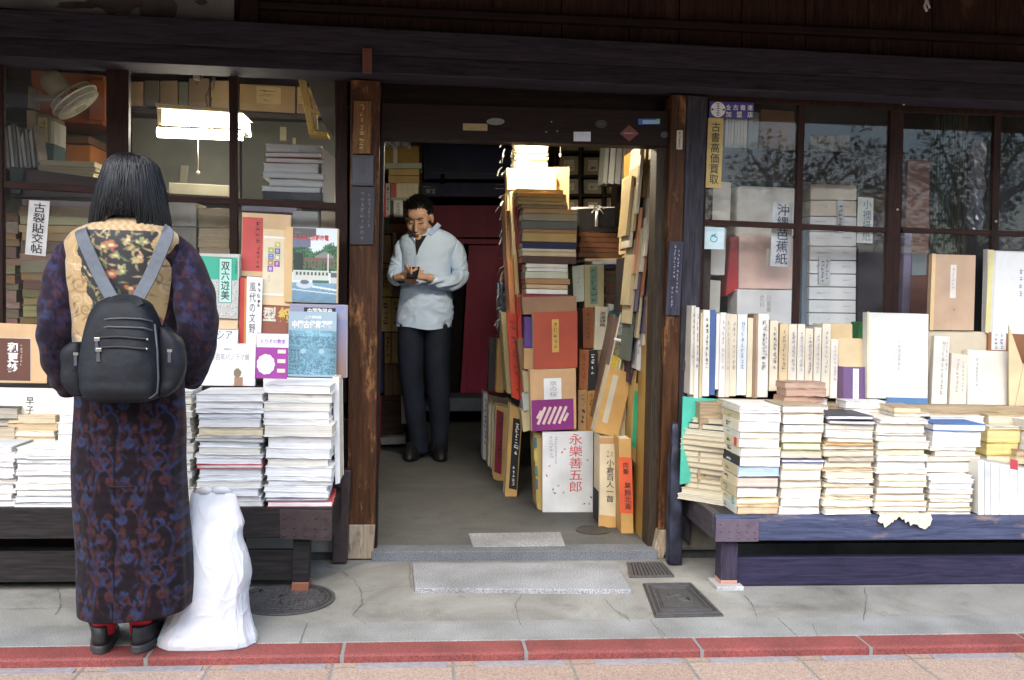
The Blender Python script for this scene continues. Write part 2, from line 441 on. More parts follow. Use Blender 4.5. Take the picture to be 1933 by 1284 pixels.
def art(parent, O, U, V, func, nx, ny, lift=0.0012, name='cover_print', rough=0.35):
    """a printed picture: colours stored on a fine grid"""
    O, U, V = Vector(O), Vector(U), Vector(V); n = U.cross(V).normalized()
    mb = MB(); us = np.linspace(0, 1, nx); vs_ = np.linspace(0, 1, ny)
    uu, vv = np.meshgrid(us, vs_)
    pts = np.array(O)[None] + uu.reshape(-1, 1) * np.array(U)[None] + vv.reshape(-1, 1) * np.array(V)[None] + np.array(n)[None] * lift
    mb.v = pts.tolist()
    mb.f = [(j * nx + i, j * nx + i + 1, (j + 1) * nx + i + 1, (j + 1) * nx + i) for j in range(ny - 1) for i in range(nx - 1)]
    mb.mi = [0] * len(mb.f)
    return mb.build(name, vcol('printed_paper', rough), parent, colors=np.clip(func(uu.ravel(), vv.ravel()), 0, .9))
ORD = ['topmost', 'second', 'third', 'fourth', 'fifth', 'sixth', 'seventh', 'eighth', 'ninth', 'tenth', 'eleventh', 'twelfth', 'thirteenth', 'fourteenth', 'fifteenth', 'sixteenth', 'seventeenth', 'eighteenth', 'nineteenth', 'twentieth', 'twenty-first', 'twenty-second', 'twenty-third', 'twenty-fourth', 'twenty-fifth']
def cname(c):
    r, g, b = c; mx, mn = max(c), min(c)
    if mx < 0.05: return 'black'
    if mx - mn < 0.10 * mx + 0.015: return 'white' if mx > 0.6 else ('grey' if mx > 0.12 else 'charcoal')
    if r >= g >= b:
        if mx > 0.62 and b > 0.45: return 'cream'
        if r > 2.6 * g: return 'red' if r > 0.12 else 'maroon'
        if mx > 0.38: return 'tan' if b > .12 else 'yellow'
        return 'brown' if mx > 0.06 else 'dark brown'
    if b >= max(r, g): return ('pale blue' if mn > 0.3 else 'blue') if b > .12 else 'navy'
    if g >= max(r, b): return 'pale green' if mn > .3 else 'green'
    return 'purple'
def warp(o, r, amp):
    """an old book is never flat: let boards and leaves sag and their edges stray"""
    ph, fr, sk, tp = r.uniform(0, 6), r.uniform(4, 14), r.uniform(-1, 1) * amp, r.uniform(-.5, 1) * amp
    for ob in [o] + list(o.children):
        bm = bmesh.new(); bm.from_mesh(ob.data)
        L = max(e.calc_length() for e in bm.edges)
        bmesh.ops.subdivide_edges(bm, edges=[e for e in bm.edges if e.calc_length() > .6 * L], cuts=6)
        for v in bm.verts:
            v.co.z += math.sin(ph + v.co.x * fr) * amp * .5 + v.co.x * sk * 2; v.co.y += noise.noise(Vector((v.co.x * 30 + ph, v.co.z * 260, ph))) * amp * 1.6; v.co.x += noise.noise(Vector((v.co.y * 30, v.co.z * 260, ph + 5))) * amp
        bm.to_mesh(ob.data); bm.free()
def stack(where, x0, x1, Yf, zb, py_top, specs, depth=0.24, seed=0, jit=0.006, group=None, face='pages', taper=0.0, dz=None, name='book', cat='book'):
    """a pile of flat books: px x0..x1 at its front plane Yf, from height zb up to the view row py_top.
    specs: list (bottom to top) of (relative thickness, cover colour, page colour[, spine to front])"""
    r = random.Random(seed); xm = (x0 + x1) / 2
    zt = W(xm, py_top, Yf).z if dz is None else zb + dz
    tot = sum(s[0] for s in specs); n = len(specs)
    XA, XB = W(x0, 800, Yf).x, W(x1, 800, Yf).x
    z = zb
    for i, s in enumerate(specs):
        t = (zt - zb) * s[0] / tot
        if t <= 0: continue
        gap = min(0.0012, t * .08)
        fr = i / max(1, n - 1)
        xa = XA + r.uniform(-jit, jit) * 1.4 + taper * fr; xb = XB + r.uniform(-jit, jit) * 1.4 - taper * fr
        yf = Yf + r.uniform(-.2, 1.6) * jit
        th = r.gauss(0, 0.5) * jit / max(.1, depth) * 1.2
        c_, s_ = math.cos(th), math.sin(th)
        U = Vector((c_, s_, 0)) * (xb - xa); D = Vector((-s_, c_, 0)) * depth * r.uniform(.94, 1.04)
        O = Vector((xa, yf, z))
        front = s[3] if len(s) > 3 else (face == 'spine')
        k = n - 1 - i
        kind = cat if cat != 'book' else ('hardback' if t > .03 else ('paperback' if t > .011 else 'booklet'))
        pos = ORD[0] + ' in' if k == 0 else (ORD[min(k, 24)] + ' down in'); nm, ct_ = (kind, kind) if cat == 'book' else (name, cat)
        desc = cname(s[2]) if not front else cname(s[1])
        lab = '%s %s, %s %s' % (desc, kind, pos, where) if front else '%s-edged %s, %s %s' % (desc, kind, pos, where)
        tilt = Vector((0, 0, 0))
        if front: ob = book(lab, O + D, Vector((0, 0, t - gap)), -D, U, s[1], s[2], 'Z', group=group, name=nm, cat=ct_)
        else: ob = book(lab, O, Vector((0, 0, t - gap)), D, U, s[1], s[2], 'Z', group=group, name=nm, cat=ct_)
        warp(ob, r, min(.0028, .0008 + t * .12)); z += t
    return zt
def thick(n, r, lo=.6, hi=1.6): return [r.uniform(lo, hi) for _ in range(n)]

# ================================================================== the ground
Z_IN = 0.045
def road_mat():
    m, t, p = nodes_of('street_tiles'); p.inputs['Roughness'].default_value = 0.7
    tc = t.nodes.new('ShaderNodeTexCoord')
    mp = t.nodes.new('ShaderNodeMapping'); mp.inputs['Location'].default_value = (-0.115, 1.055, 0)
    t.links.new(tc.outputs['Object'], mp.inputs[0])
    br = t.nodes.new('ShaderNodeTexBrick'); br.offset = 0.0; br.inputs['Scale'].default_value = 1.0
    br.inputs['Brick Width'].default_value = 0.395; br.inputs['Row Height'].default_value = 0.395; br.inputs['Mortar Size'].default_value = 0.006
    br.inputs['Color1'].default_value = (0.35, 0.25, 0.19, 1); br.inputs['Color2'].default_value = (0.39, 0.295, 0.235, 1); br.inputs['Mortar'].default_value = (0.22, 0.2, 0.18, 1)
    t.links.new(mp.outputs[0], br.inputs['Vector'])
    n = t.nodes.new('ShaderNodeTexNoise'); n.inputs['Scale'].default_value = 190; n.inputs['Detail'].default_value = 3
    t.links.new(tc.outputs['Object'], n.inputs['Vector'])
    rp = t.nodes.new('ShaderNodeValToRGB'); rp.color_ramp.elements[0].position = .3; rp.color_ramp.elements[1].position = .75
    rp.color_ramp.elements[0].color = (.5, .48, .48, 1); rp.color_ramp.elements[1].color = (1.3, 1.3, 1.25, 1)
    t.links.new(n.outputs['Fac'], rp.inputs[0])
    mx = t.nodes.new('ShaderNodeMixRGB'); mx.blend_type = 'MULTIPLY'; mx.inputs[0].default_value = 1
    t.links.new(br.outputs['Color'], mx.inputs[1]); t.links.new(rp.outputs[0], mx.inputs[2]); t.links.new(mx.outputs[0], p.inputs['Base Color'])
    return m
mb = MB(); YK = G(966, 1230.5, .006).y; ZR_ = W(966, 1247, YK).z; mb.box((-40, -80, -0.25), (40, YK, ZR_))
struct(mb.build('street', road_mat(), base=(0, 0, 0)))
# grey inlay strips of the paving, beside the kerb
inl = M('grey_inlay_stone', (0.25, 0.23, 0.235), 0.7, var=.2, scale=60)
mb = MB()
for i in range(-9, 10):
    x = 0.03 + i * 0.395 + .115
    mb.box((x + .05, YK - .05, ZR_ - .002), (x + .345, YK - .01, ZR_ + .003))
struct(mb.build('paving_inlay', inl, base=(0, 0, 0)))
redk = granite('red_kerb_tile', (0.31, 0.07, 0.058), (0.14, 0.035, 0.033), 210)
mb = MB(); jx = [G(x, 1213).x for x in (-360, -40, 298, 651, 988, 1314, 1632, 1945)]
jx = [jx[0] - 0.6 * k for k in range(6, 0, -1)] + jx + [jx[-1] + .6 * k for k in range(1, 6)]
for a, b in zip(jx, jx[1:]): mb.box((a + .004, YK, -0.1), (b - .004, -0.902, 0.006))
struct(mb.build('kerb', redk, base=(0, 0, 0), bevel=0.009))
mb = MB(); mb.box((-20, YK + .003, -0.2), (20, -0.9, 0.001))
struct(mb.build('kerb_bed', M('mortar', (0.2, 0.19, 0.18), .9), base=(0, 0, 0)))
def concrete(name, c, c2, sc=2.2, bump=.35):
    if name in _mats: return _mats[name]
    m, t, p = nodes_of(name); p.inputs['Roughness'].default_value = 0.72; p.inputs['Specular IOR Level'].default_value = .35
    tc = t.nodes.new('ShaderNodeTexCoord')
    a = t.nodes.new('ShaderNodeTexNoise'); a.inputs['Scale'].default_value = sc; a.inputs['Detail'].default_value = 9; a.inputs['Roughness'].default_value = .62; a.inputs['Distortion'].default_value = .6
    b = t.nodes.new('ShaderNodeTexNoise'); b.inputs['Scale'].default_value = 240; b.inputs['Detail'].default_value = 3
    for q in (a, b): t.links.new(tc.outputs['Object'], q.inputs['Vector'])
    r = t.nodes.new('ShaderNodeValToRGB'); r.color_ramp.elements[0].position = .34; r.color_ramp.elements[1].position = .68
    r.color_ramp.elements[0].color = (*c, 1); r.color_ramp.elements[1].color = (*c2, 1)
    t.links.new(a.outputs['Fac'], r.inputs[0])
    r2 = t.nodes.new('ShaderNodeValToRGB'); r2.color_ramp.elements[0].position = .32; r2.color_ramp.elements[1].position = .7
    r2.color_ramp.elements[0].color = (.58, .58, .57, 1); r2.color_ramp.elements[1].color = (1.18, 1.18, 1.17, 1)
    t.links.new(b.outputs['Fac'], r2.inputs[0])
    mx = t.nodes.new('ShaderNodeMixRGB'); mx.blend_type = 'MULTIPLY'; mx.inputs[0].default_value = 1
    t.links.new(r.outputs[0], mx.inputs[1]); t.links.new(r2.outputs[0], mx.inputs[2]); t.links.new(mx.outputs[0], p.inputs['Base Color'])
    s = t.nodes.new('ShaderNodeTexNoise'); s.inputs['Scale'].default_value = 6.5; s.inputs['Detail'].default_value = 10; s.inputs['Roughness'].default_value = .7
    t.links.new(tc.outputs['Object'], s.inputs['Vector'])
    r3 = t.nodes.new('ShaderNodeValToRGB'); r3.color_ramp.elements[0].position = .55; r3.color_ramp.elements[1].position = .78
    r3.color_ramp.elements[0].color = (1, 1, 1, 1); r3.color_ramp.elements[1].color = (.55, .53, .48, 1); t.links.new(s.outputs['Fac'], r3.inputs[0])
    m2 = t.nodes.new('ShaderNodeMixRGB'); m2.blend_type = 'MULTIPLY'; m2.inputs[0].default_value = 1
    t.links.new(mx.outputs[0], m2.inputs[1]); t.links.new(r3.outputs[0], m2.inputs[2]); t.links.new(m2.outputs[0], p.inputs['Base Color'])
    bp = t.nodes.new('ShaderNodeBump'); bp.inputs['Strength'].default_value = bump; bp.inputs['Distance'].default_value = .004
    t.links.new(b.outputs['Fac'], bp.inputs['Height']); t.links.new(bp.outputs[0], p.inputs['Normal'])
    _mats[name] = m; return m
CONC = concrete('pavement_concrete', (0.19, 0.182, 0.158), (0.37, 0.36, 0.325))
mb = MB(); mb.box((-20, -0.9, -0.2), (20, 0.13, 0.0)); struct(mb.build('pavement', CONC, base=(0, 0, 0)))
# worn granite edging along the pavement, and its lighter arris
EDGE = granite('granite_edging', (0.34, 0.34, 0.32), (0.17, 0.17, 0.165), 240)
mb = MB(); xs = [-9, -3.6, -1.75, -0.4, 0.86, 1.35, 2.9, 9]
for a, b in zip(xs, xs[1:]): mb.box((a + .002, -0.898, -0.02), (b - .002, -0.70, 0.004))
struct(mb.build('pavement_edging', EDGE, base=(0, 0, 0), bevel=0.003))
# the granite step before the door
a, b = G(778, 1063, .02), G(1162, 1062, .02); c_, d_ = G(1193, 1113, .02), G(783, 1110, .02)
mb = MB(); top = [d_, c_, b, a]; mb.hexa(top, [p - Vector((0, 0, .05)) for p in top])
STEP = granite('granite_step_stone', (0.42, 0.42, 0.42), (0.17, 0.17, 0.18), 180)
struct(mb.build('door_step', STEP, bevel=0.004))
# threshold stone, floor of the shop
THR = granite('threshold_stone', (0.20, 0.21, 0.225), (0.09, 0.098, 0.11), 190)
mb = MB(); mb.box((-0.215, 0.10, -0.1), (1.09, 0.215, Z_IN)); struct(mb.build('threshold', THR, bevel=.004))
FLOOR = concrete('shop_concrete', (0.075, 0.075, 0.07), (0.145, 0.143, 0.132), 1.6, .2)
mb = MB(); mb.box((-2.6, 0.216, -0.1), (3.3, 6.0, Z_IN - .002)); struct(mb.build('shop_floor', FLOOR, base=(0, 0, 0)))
a = [G(893, 1033, Z_IN), G(1067, 1031, Z_IN), G(1058, 1006, Z_IN), G(884, 1008, Z_IN)]
mb = MB(); mb.hexa([p + Vector((0, 0, .004)) for p in a], [p - Vector((0, 0, .02)) for p in a])
struct(mb.build('inner_step_stone', STEP, bevel=.002))
# cracks and slab joints in the concrete, followed from the photograph
mb = MB()
CR = [[(600, 1062), (640, 1075), (668, 1095), (682, 1118), (684, 1140), (665, 1160), (690, 1178)],
      [(684, 1118), (720, 1112), (772, 1106)], [(772, 1062), (776, 1110)], [(985, 1123), (973, 1140), (983, 1180)],
      [(1140, 1130), (1160, 1150), (1180, 1163), (1190, 1174)], [(1407, 1124), (1420, 1140), (1430, 1165)],
      [(1631, 1108), (1637, 1128), (1630, 1172)], [(1533, 1178), (1545, 1202)], [(1240, 1183), (1256, 1200)],
      [(60, 1125), (90, 1122), (110, 1110)], [(110, 1110), (115, 1140), (104, 1160)], [(0, 1150), (140, 1146)],
      [(590, 1070), (560, 1085), (520, 1090)], [(1310, 1090), (1380, 1098)]]
rc = random.Random(3)
for ln in CR:
    pts = []
    for (x0, y0), (x1, y1) in zip(ln, ln[1:]):
        for k in range(5):
            f = k / 5; pts.append(G(x0 + (x1 - x0) * f + rc.uniform(-2, 2), y0 + (y1 - y0) * f + rc.uniform(-.7, .7), 0.0045))
    pts.append(G(*ln[-1], .0045))
    for p, q in zip(pts, pts[1:]):
        d = (q - p); s = Vector((-d.y, d.x, 0)).normalized() * rc.uniform(.0005, .0017)
        mb.add([p - s, q - s, q + s, p + s], [(0, 1, 2, 3)])
struct(mb.build('pavement_cracks', M('crack_dirt', (0.085, 0.08, 0.07), .9), base=(0, 0, 0)))

# covers in the ground
IRON = M('cast_iron', (0.085, 0.08, 0.08), 0.5, var=.25, scale=40, metal=.6, bump=.2)
IRON2 = M('worn_iron', (0.19, 0.18, 0.18), 0.42, var=.2, scale=50, metal=.7)
mc = (G(540, 1105).x + G(524, 1162).x) / 2; my = -0.424
mx0 = G(632, 1133).x - .19
o = thing('manhole_cover', 'round cast iron manhole cover under the bench leg beside the white bag', 'manhole cover', (mx0, my, 0))
mb = MB(); mb.disc((mx0, my, -.02), .19, (0, 0, 1), .024, 48); mb.build('plate', IRON, o)
mb = MB()
for k in range(48):
    a0, a1 = 2 * math.pi * k / 48, 2 * math.pi * (k + 1) / 48
    for r0, r1 in ((.176, .19), (.16, .168)):
        P4 = [Vector((mx0 + math.cos(a) * r, my + math.sin(a) * r, 0)) for a, r in ((a0, r0), (a1, r0), (a1, r1), (a0, r1))]
        mb.hexa([p + Vector((0, 0, .008)) for p in P4], [p + Vector((0, 0, .003)) for p in P4])
mb.build('rim', IRON2, o)
mb = MB()
for k in range(-8, 9):
    for ax in (0, 1):
        c0 = k * .02
        h = math.sqrt(max(0, .156 ** 2 - c0 ** 2))
        e = -h
        while e < h - .004:
            f = min(h, e + (.033 if ax else .14))
            if ax: mb.box((mx0 + c0 - .003, my + e, .003), (mx0 + c0 + .003, my + f - .007, .0075))
            else: mb.box((mx0 + e, my + c0 - .003, .003), (mx0 + f - .007, my + c0 + .003, .007))
            e = f
mb.build('tread_ribs', IRON2, o)
mb = MB(); rr = random.Random(2)
for cx, cy in ((.08, -.06), (-.05, .0), (-.1, .06)):
    for k in range(7):
        x, y = mx0 + cx + rr.uniform(-.035, .035), my + cy + rr.uniform(-.03, .03)
        if rr.random() < .5: mb.box((x - .025, y - .003, .006), (x + .025, y + .003, .0095))
        else: mb.box((x - .003, y - .02, .006), (x + .003, y + .02, .0098))
mb.build('emblem', IRON2, o)

q = [G(1213, 1104), G(1305, 1103), G(1366, 1164), G(1236, 1167)]
cen = sum(q, Vector()) / 4
o = thing('utility_cover', 'square iron utility cover in the pavement before the wooden door post', 'utility cover', (cen.x, cen.y, 0))
def inset(q, f, z): 
    c = sum(q, Vector()) / 4
    return [c + (p - c) * f + Vector((0, 0, z)) for p in q]
mb = MB(); mb.hexa(inset(q, 1, .007), inset(q, 1, -.02)); mb.build('frame', IRON, o, bevel=.002)
mb = MB()
def ring(mb, q, f0, f1, z0, z1):
    A, B = inset(q, f0, 0), inset(q, f1, 0)
    for i in range(4):
        j = (i + 1) % 4; P4 = [A[i], A[j], B[j], B[i]]
        mb.hexa([p + Vector((0, 0, z1)) for p in P4], [p + Vector((0, 0, z0)) for p in P4])
ring(mb, q, .93, .87, .006, .0125); ring(mb, q, .76, .7, .006, .0125); ring(mb, q, .66, .63, .006, .011); mb.build('raised_border', IRON2, o)
mb = MB(); mb.hexa(inset(q, .58, .0105), inset(q, .58, .006)); mb.build('lid', M('lid_iron', (.12, .115, .115), .5, var=.2, scale=60, metal=.6, bump=.3), o)
mb = MB()
for k in range(16):
    x, y = cen.x + rr.uniform(-.045, .045), cen.y + rr.uniform(-.045, .045)
    if rr.random() < .5: mb.box((x - .015, y - .003, .01), (x + .015, y + .003, .0135))
    else: mb.box((x - .003, y - .018, .01), (x + .003, y + .018, .0138))
mb.build('emblem', IRON2, o)
q = [G(1183, 1064), G(1250, 1063), G(1273, 1090), G(1188, 1091)]; cen = sum(q, Vector()) / 4
o = thing('drain_grate', 'small slotted iron drain grate between the granite step and the wooden post', 'drain grate', (cen.x, cen.y, 0))
mb = MB(); mb.hexa(inset(q, 1, .003), inset(q, 1, -.02)); mb.build('pit', M('pit_dark', (.03, .03, .03), .8), o)
mb = MB(); ring(mb, q, 1.0, .9, .0, .008)
for k in range(11):
    f0, f1 = (k + .25) / 11, (k + .75) / 11
    A = [q[3].lerp(q[2], f0), q[3].lerp(q[2], f1), q[0].lerp(q[1], f1), q[0].lerp(q[1], f0)]
    A = inset(A, 1, 0); cc = cen
    mb.hexa([Vector((cc.x + (p.x - cc.x) * .92, cc.y + (p.y - cc.y) * .92, .0075)) for p in A], [Vector((cc.x + (p.x - cc.x) * .92, cc.y + (p.y - cc.y) * .92, .002)) for p in A])
mb.build('slat', IRON2, o)
c = G(1119, 1001, Z_IN)
o = thing('floor_drain', 'little round iron drain lid in the shop floor by the books', 'drain lid', (c.x, c.y, Z_IN))
mb = MB(); mb.disc((c.x, c.y, Z_IN - .01), .085, (0, 0, 1), .013, 40); mb.build('lid', M('drain_lid', (.045, .038, .03), .55, var=.3, scale=30), o)
mb = MB()
for k in range(40):
    a0, a1 = 2 * math.pi * k / 40, 2 * math.pi * (k + 1) / 40
    P4 = [Vector((c.x + math.cos(a) * r, c.y + math.sin(a) * r, Z_IN)) for a, r in ((a0, .078), (a1, .078), (a1, .086), (a0, .086))]
    mb.hexa([p + Vector((0, 0, .0055)) for p in P4], [p + Vector((0, 0, .001)) for p in P4])
mb.build('rim', M('drain_rim', (.09, .08, .07), .5, metal=.5), o)

# ================================================================== the shop building
DKX = wood('dark_timber_across', (0.010, 0.006, 0.005), (0.032, 0.018, 0.015), 'X')
DKZ = wood('dark_timber_upright', (0.008, 0.005, 0.004), (0.028, 0.015, 0.012), 'Z')
BEAMW = wood('weathered_beam', (0.018, 0.0155, 0.021), (0.057, 0.049, 0.066), 'X', rough=.75, grain=7)
POSTW = wood('worn_post', (0.022, 0.009, 0.005), (0.095, 0.040, 0.016), 'Z', wear=(0.28, 0.13, 0.05), grain=6, wpos=.6)
POSTL = wood('bleached_wood', (0.22, 0.16, 0.10), (0.52, 0.43, 0.32), 'Z', grain=8, wear=(.12, .07, .04))
PLANK = wood('plank_brown', (0.016, 0.008, 0.006), (0.06, 0.030, 0.020), 'Z', wear=(0.085, 0.046, 0.03), grain=8, wpos=.62)
YP = 0.12
shop = thing('bookshop_building', 'old dark timber bookshop front with glazed windows either side of the doorway', 'shop building', (0.4, 0.2, 0))
# door posts
def postbox(name, q, Y, depth, mat, bev=.004, **k):
    mb = MB(); pbox(mb, q, Y, depth); return mb.build(name, mat, shop, bevel=bev, **k)
postbox('post', [(662, 150), (718, 152), (708, 990), (655, 990)], YP, .13, POSTW)
pf = postbox('post_foot', [(655, 990.5), (708, 990.5), (704, 1056), (655, 1056)], YP, .13, POSTL, .006)
postbox('post', [(1268, 178), (1296, 179), (1274, 1000), (1243, 1000)], YP, .13, POSTW)
postbox('post_foot', [(1243, 1000.5), (1274, 1000.5), (1252, 1056), (1232, 1054)], YP, .11, POSTL, .006)
PB = wood('blackened_post', (0.012, 0.011, 0.014), (0.06, 0.055, 0.07), 'Z', wear=(.17, .1, .06), wpos=.7)
postbox('post', [(1296.5, 179), (1336, 182), (1303, 1030), (1274.5, 1000)], YP + .006, .13, PB)
# jambs inside the opening
postbox('jamb', [(718.5, 180), (726, 250), (711, 1050), (704.5, 1050)], YP + .04, .08, DKZ)
postbox('jamb', [(1240, 270), (1267, 270), (1246, 1052), (1222, 1048)], YP + .05, .12, wood('side_jamb', (.016, .012, .008), (.06, .045, .03), 'Z'))
# lintel over the door and the dark gap above
postbox('lintel', [(720, 193), (1268, 209), (1268, 277), (718, 260)], .15, .10, wood('lintel_wood', (.009, .005, .0045), (.026, .012, .010), 'X'))
mb = MB(); pbox(mb, [(640, 140), (1345, 165), (1345, 215), (640, 200)], .26, .04); mb.build('transom_board', DKX, shop)
# the long beam: upper face, and the moulded lower face standing a little proud
mb = MB()
pbox(mb, [(-700, -20), (2700, 157), (2700, 196), (-700, 37)], .03, .22)
pbox(mb, [(-700, 37.2), (2700, 196.2), (2700, 227), (-700, 75)], [.03, .03, .004, .004], .2)
mb.build('beam', BEAMW, shop, bevel=.004)
# plank wall above the beam, its rails and studs
mb = MB(); bx = [490, 640, 788, 930, 1060, 1187, 1283, 1400, 1520, 1640, 1760, 1880, 2020, 2200, 2500]
rr = random.Random(5)
for a, b in zip(bx, bx[1:]):
    y0 = 5 + (a - 490) * .041
    d = rr.uniform(0, .006)
    pbox(mb, [(a + 1, -150), (b - 1, -150), (b - 1, 72 + (b - 490) * .045), (a + 1, 72 + (a - 490) * .045)], .115 + d, .03)
mb.build('plank_wall', PLANK, shop)
mb = MB(); pbox(mb, [(486, 2), (2500, 94), (2500, 108), (486, 15)], .075, .05); pbox(mb, [(486, 62), (2500, 152), (2500, 160), (486, 70)], .095, .03)
mb.build('rail', DKX, shop, bevel=.003)
postbox('stud', [(452, -150), (485, -150), (487, 70), (452, 70)], .06, .08, DKZ)
# plaster panel in its frame
PLAST = M('old_plaster', (0.22, 0.22, 0.20), .9, var=.25, scale=3.5, hue=(.32, .32, .29), bump=.25, bscale=60)
mb = MB(); pbox(mb, [(-600, -200), (449, -200), (449, 62), (-600, -30)], .14, .04); mb.build('plaster_panel', PLAST, shop)
mb = MB(); rr = random.Random(9)
for cx, cy, sx, sy in ((300, 12, 40, 60), (215, -8, 55, 40), (260, 6, 14, 10), (380, 3, 12, 8), (150, 10, 50, 8)):
    P_ = []
    for k in range(18):
        a = 2 * math.pi * k / 18; f = rr.uniform(.7, 1.1)
        P_.append(W(cx + math.cos(a) * sx * f, min(cy + math.sin(a) * sy * f, 52 - (449 - cx) * .08), .1385))
    mb.add(P_, [tuple(range(18))])
mb.build('damp_stain', M('damp_plaster', (.09, .075, .07), .9, var=.3, scale=8), shop)
mb = MB(); pbox(mb, [(-600, -38), (452, 54), (452, 63), (-600, -25)], .115, .03); pbox(mb, [(442, -200), (452, -200), (452, 62), (442, 61)], .115, .03); mb.build('panel_frame', DKZ, shop)
mb = MB(); pbox(mb, [(-700, -36), (487, 66), (487, 74), (-700, -22)], .1, .06); mb.build('rail', DKX, shop)
# walls under the windows and behind the benches
UND = wood('skirting_boards', (.016, .01, .008), (.05, .032, .024), 'X')
mb = MB(); mb.box((-6, .22, 0), (-.335, .26, .62)); mb.build('base_wall', UND, shop)
mb = MB(); mb.box((1.20, .24, 0), (7, .28, .45)); mb.build('base_wall', UND, shop)
pl = M('white_plaster', (.5, .47, .42), .9, var=.3, scale=6, bump=.2)
mb = MB(); mb.box((-.78, .19, 0.02), (-.34, .22, .17)); mb.build('plinth', pl, shop)
st = M('foundation_stone', (.22, .2, .15), .9, var=.3, scale=6, bump=.4)
mb = MB(); mb.box((1.19, .17, .02), (1.42, .24, .2)); mb.build('foundation_stone', st, shop, bevel=.02)

# windows -----------------------------------------------------------
GL = glass('old_window_glass', .02)
def window(stiles, bars, outer, Y, panes, dpt=.035):
    mb = MB()
    for q in outer: pbox(mb, q, Y, dpt)
    fr = mb.build('window', wood('sash_wood', (.012, .006, .005), (.042, .018, .013), 'Z'), shop, bevel=.002)
    mb = MB()
    for q in stiles: pbox(mb, q, Y + .004, dpt - .008)
    if mb.v: mb.build('mullion', wood('sash_wood', (0, 0, 0), (0, 0, 0)), fr, bevel=.002)
    mb = MB()
    for q in bars: pbox(mb, q, Y + .007, dpt - .012)
    mb.build('crossbar', wood('sash_bar', (.016, .007, .006), (.055, .024, .018), 'X'), fr, bevel=.002)
    for q in panes:
        mb = MB(); pbox(mb, q, Y + .016, .003); mb.build('pane', GL, fr)
    return fr
YW = .19
# the pair of sashes left of the door
window([], [[(-395, 318), (201, 353), (201, 366), (-395, 331)]],
       [[(-420, 70), (-395, 72), (-395, 760), (-420, 760)], [(-395, 70), (243, 108), (243, 127), (-395, 96)], [(200, 112), (243, 118), (240, 760), (202, 760)], [(-8, 90), (4, 92), (6, 760), (-6, 760)]],
       YW - .03, [[(-395, 94), (-8, 112), (-8, 342), (-395, 320)], [(3, 112), (201, 124), (201, 354), (3, 343)], [(5, 355), (202, 367), (202, 740), (5, 740)], [(-395, 331), (-8, 354), (-6, 740), (-395, 740)]])
window([[(432, 136), (448, 137), (449, 760), (434, 760)]], [[(243, 364), (634, 383), (634, 396), (243, 376)]],
       [[(243, 105), (655, 140), (655, 153), (243, 129)], [(632, 140), (656, 142), (655, 760), (634, 760)]],
       YW, [[(243, 127), (433, 137), (434, 374), (243, 365)], [(447, 138), (633, 150), (634, 384), (448, 375)], [(242, 376), (434, 386), (434, 740), (242, 740)], [(449, 386), (634, 395), (634, 740), (449, 740)]])
# the sashes right of the door
window([[(1508, 190), (1521, 191), (1504, 760), (1493, 760)]], [[(1330, 414), (1684, 430), (1684, 440), (1330, 425)]],
       [[(1324, 170), (1338, 170), (1322, 760), (1308, 760)], [(1338, 168), (1700, 186), (1700, 208), (1338, 190)], [(1683, 184), (1708, 186), (1690, 760), (1664, 760)]],
       YW - .03, [[(1336, 190), (1510, 200), (1504, 421), (1330, 414)], [(1519, 200), (1684, 208), (1678, 430), (1514, 422)], [(1330, 425), (1504, 433), (1495, 740), (1320, 740)], [(1514, 433), (1680, 440), (1668, 740), (1503, 740)]])
window([[(1878, 196), (1892, 197), (1876, 760), (1864, 760)]], [[(1704, 429), (2400, 452), (2400, 462), (1704, 439)]],
       [[(1706, 190), (2400, 224), (2400, 232), (1706, 212)], [(2400, 224), (2425, 224), (2425, 760), (2400, 760)]],
       YW, [[(1707, 210), (1880, 218), (1874, 436), (1702, 429)], [(1890, 218), (2400, 232), (2400, 452), (1886, 436)], [(1702, 439), (1874, 445), (1866, 740), (1692, 740)], [(1886, 445), (2400, 462), (2400, 740), (1876, 740)]])
SC = M('screw_head', (.6, .55, .42), .35, metal=.7)
for x, y in ((1694, 396), (1880, 418), (1706, 197)):
    p = W(x, y, .158 if x < 1800 else .19); mb = MB(); mb.ball(p, .006, 6); mb.build('screw_head', SC, shop)

# the shell of the rooms behind: walls, ceiling, roof with its eave
INW = M('room_plaster', (.22, .2, .17), .9, var=.25, scale=2.5)
INB = wood('room_boards', (.03, .02, .014), (.085, .055, .036), 'Z')
mb = MB(); mb.box((-3.0, .3, 0), (-2.92, 6.1, 2.6)); mb.build('side_wall', INW, shop)
mb = MB(); mb.box((3.4, .3, 0), (3.48, 6.1, 2.6)); mb.build('side_wall', INB, shop)
mb = MB(); mb.box((-3.0, 6.02, 0), (3.48, 6.1, 2.6)); mb.build('rear_wall', INB, shop)
mb = MB(); mb.box((-6, .15, 2.55), (7, 6.1, 2.62)); mb.build('ceiling', INB, shop)
mb = MB(); mb.box((-6, .2, 2.2), (7, .28, 4.6)); mb.build('upper_wall', INW, shop)
mb = MB(); mb.box((-6, .16, 0), (-2.3, .22, 2.3)); mb.build('front_wall', DKZ, shop)
mb = MB(); mb.box((3.9, .16, 0), (7, .22, 2.3)); mb.build('front_wall', DKZ, shop)
mb = MB()
mb.hexa([(-6, -1.25, 2.30), (7, -1.25, 2.30), (7, .2, 2.8), (-6, .2, 2.8)], [(-6, -1.25, 2.38), (7, -1.25, 2.38), (7, .2, 2.88), (-6, .2, 2.88)])
mb.build('eave', wood('eave_boards', (.04, .03, .022), (.11, .08, .06), 'Y'), shop)
mb = MB(); mb.box((-3.0, .35, .0), (-.42, 3.4, .02)); mb.build('inner_floor', INB, shop)
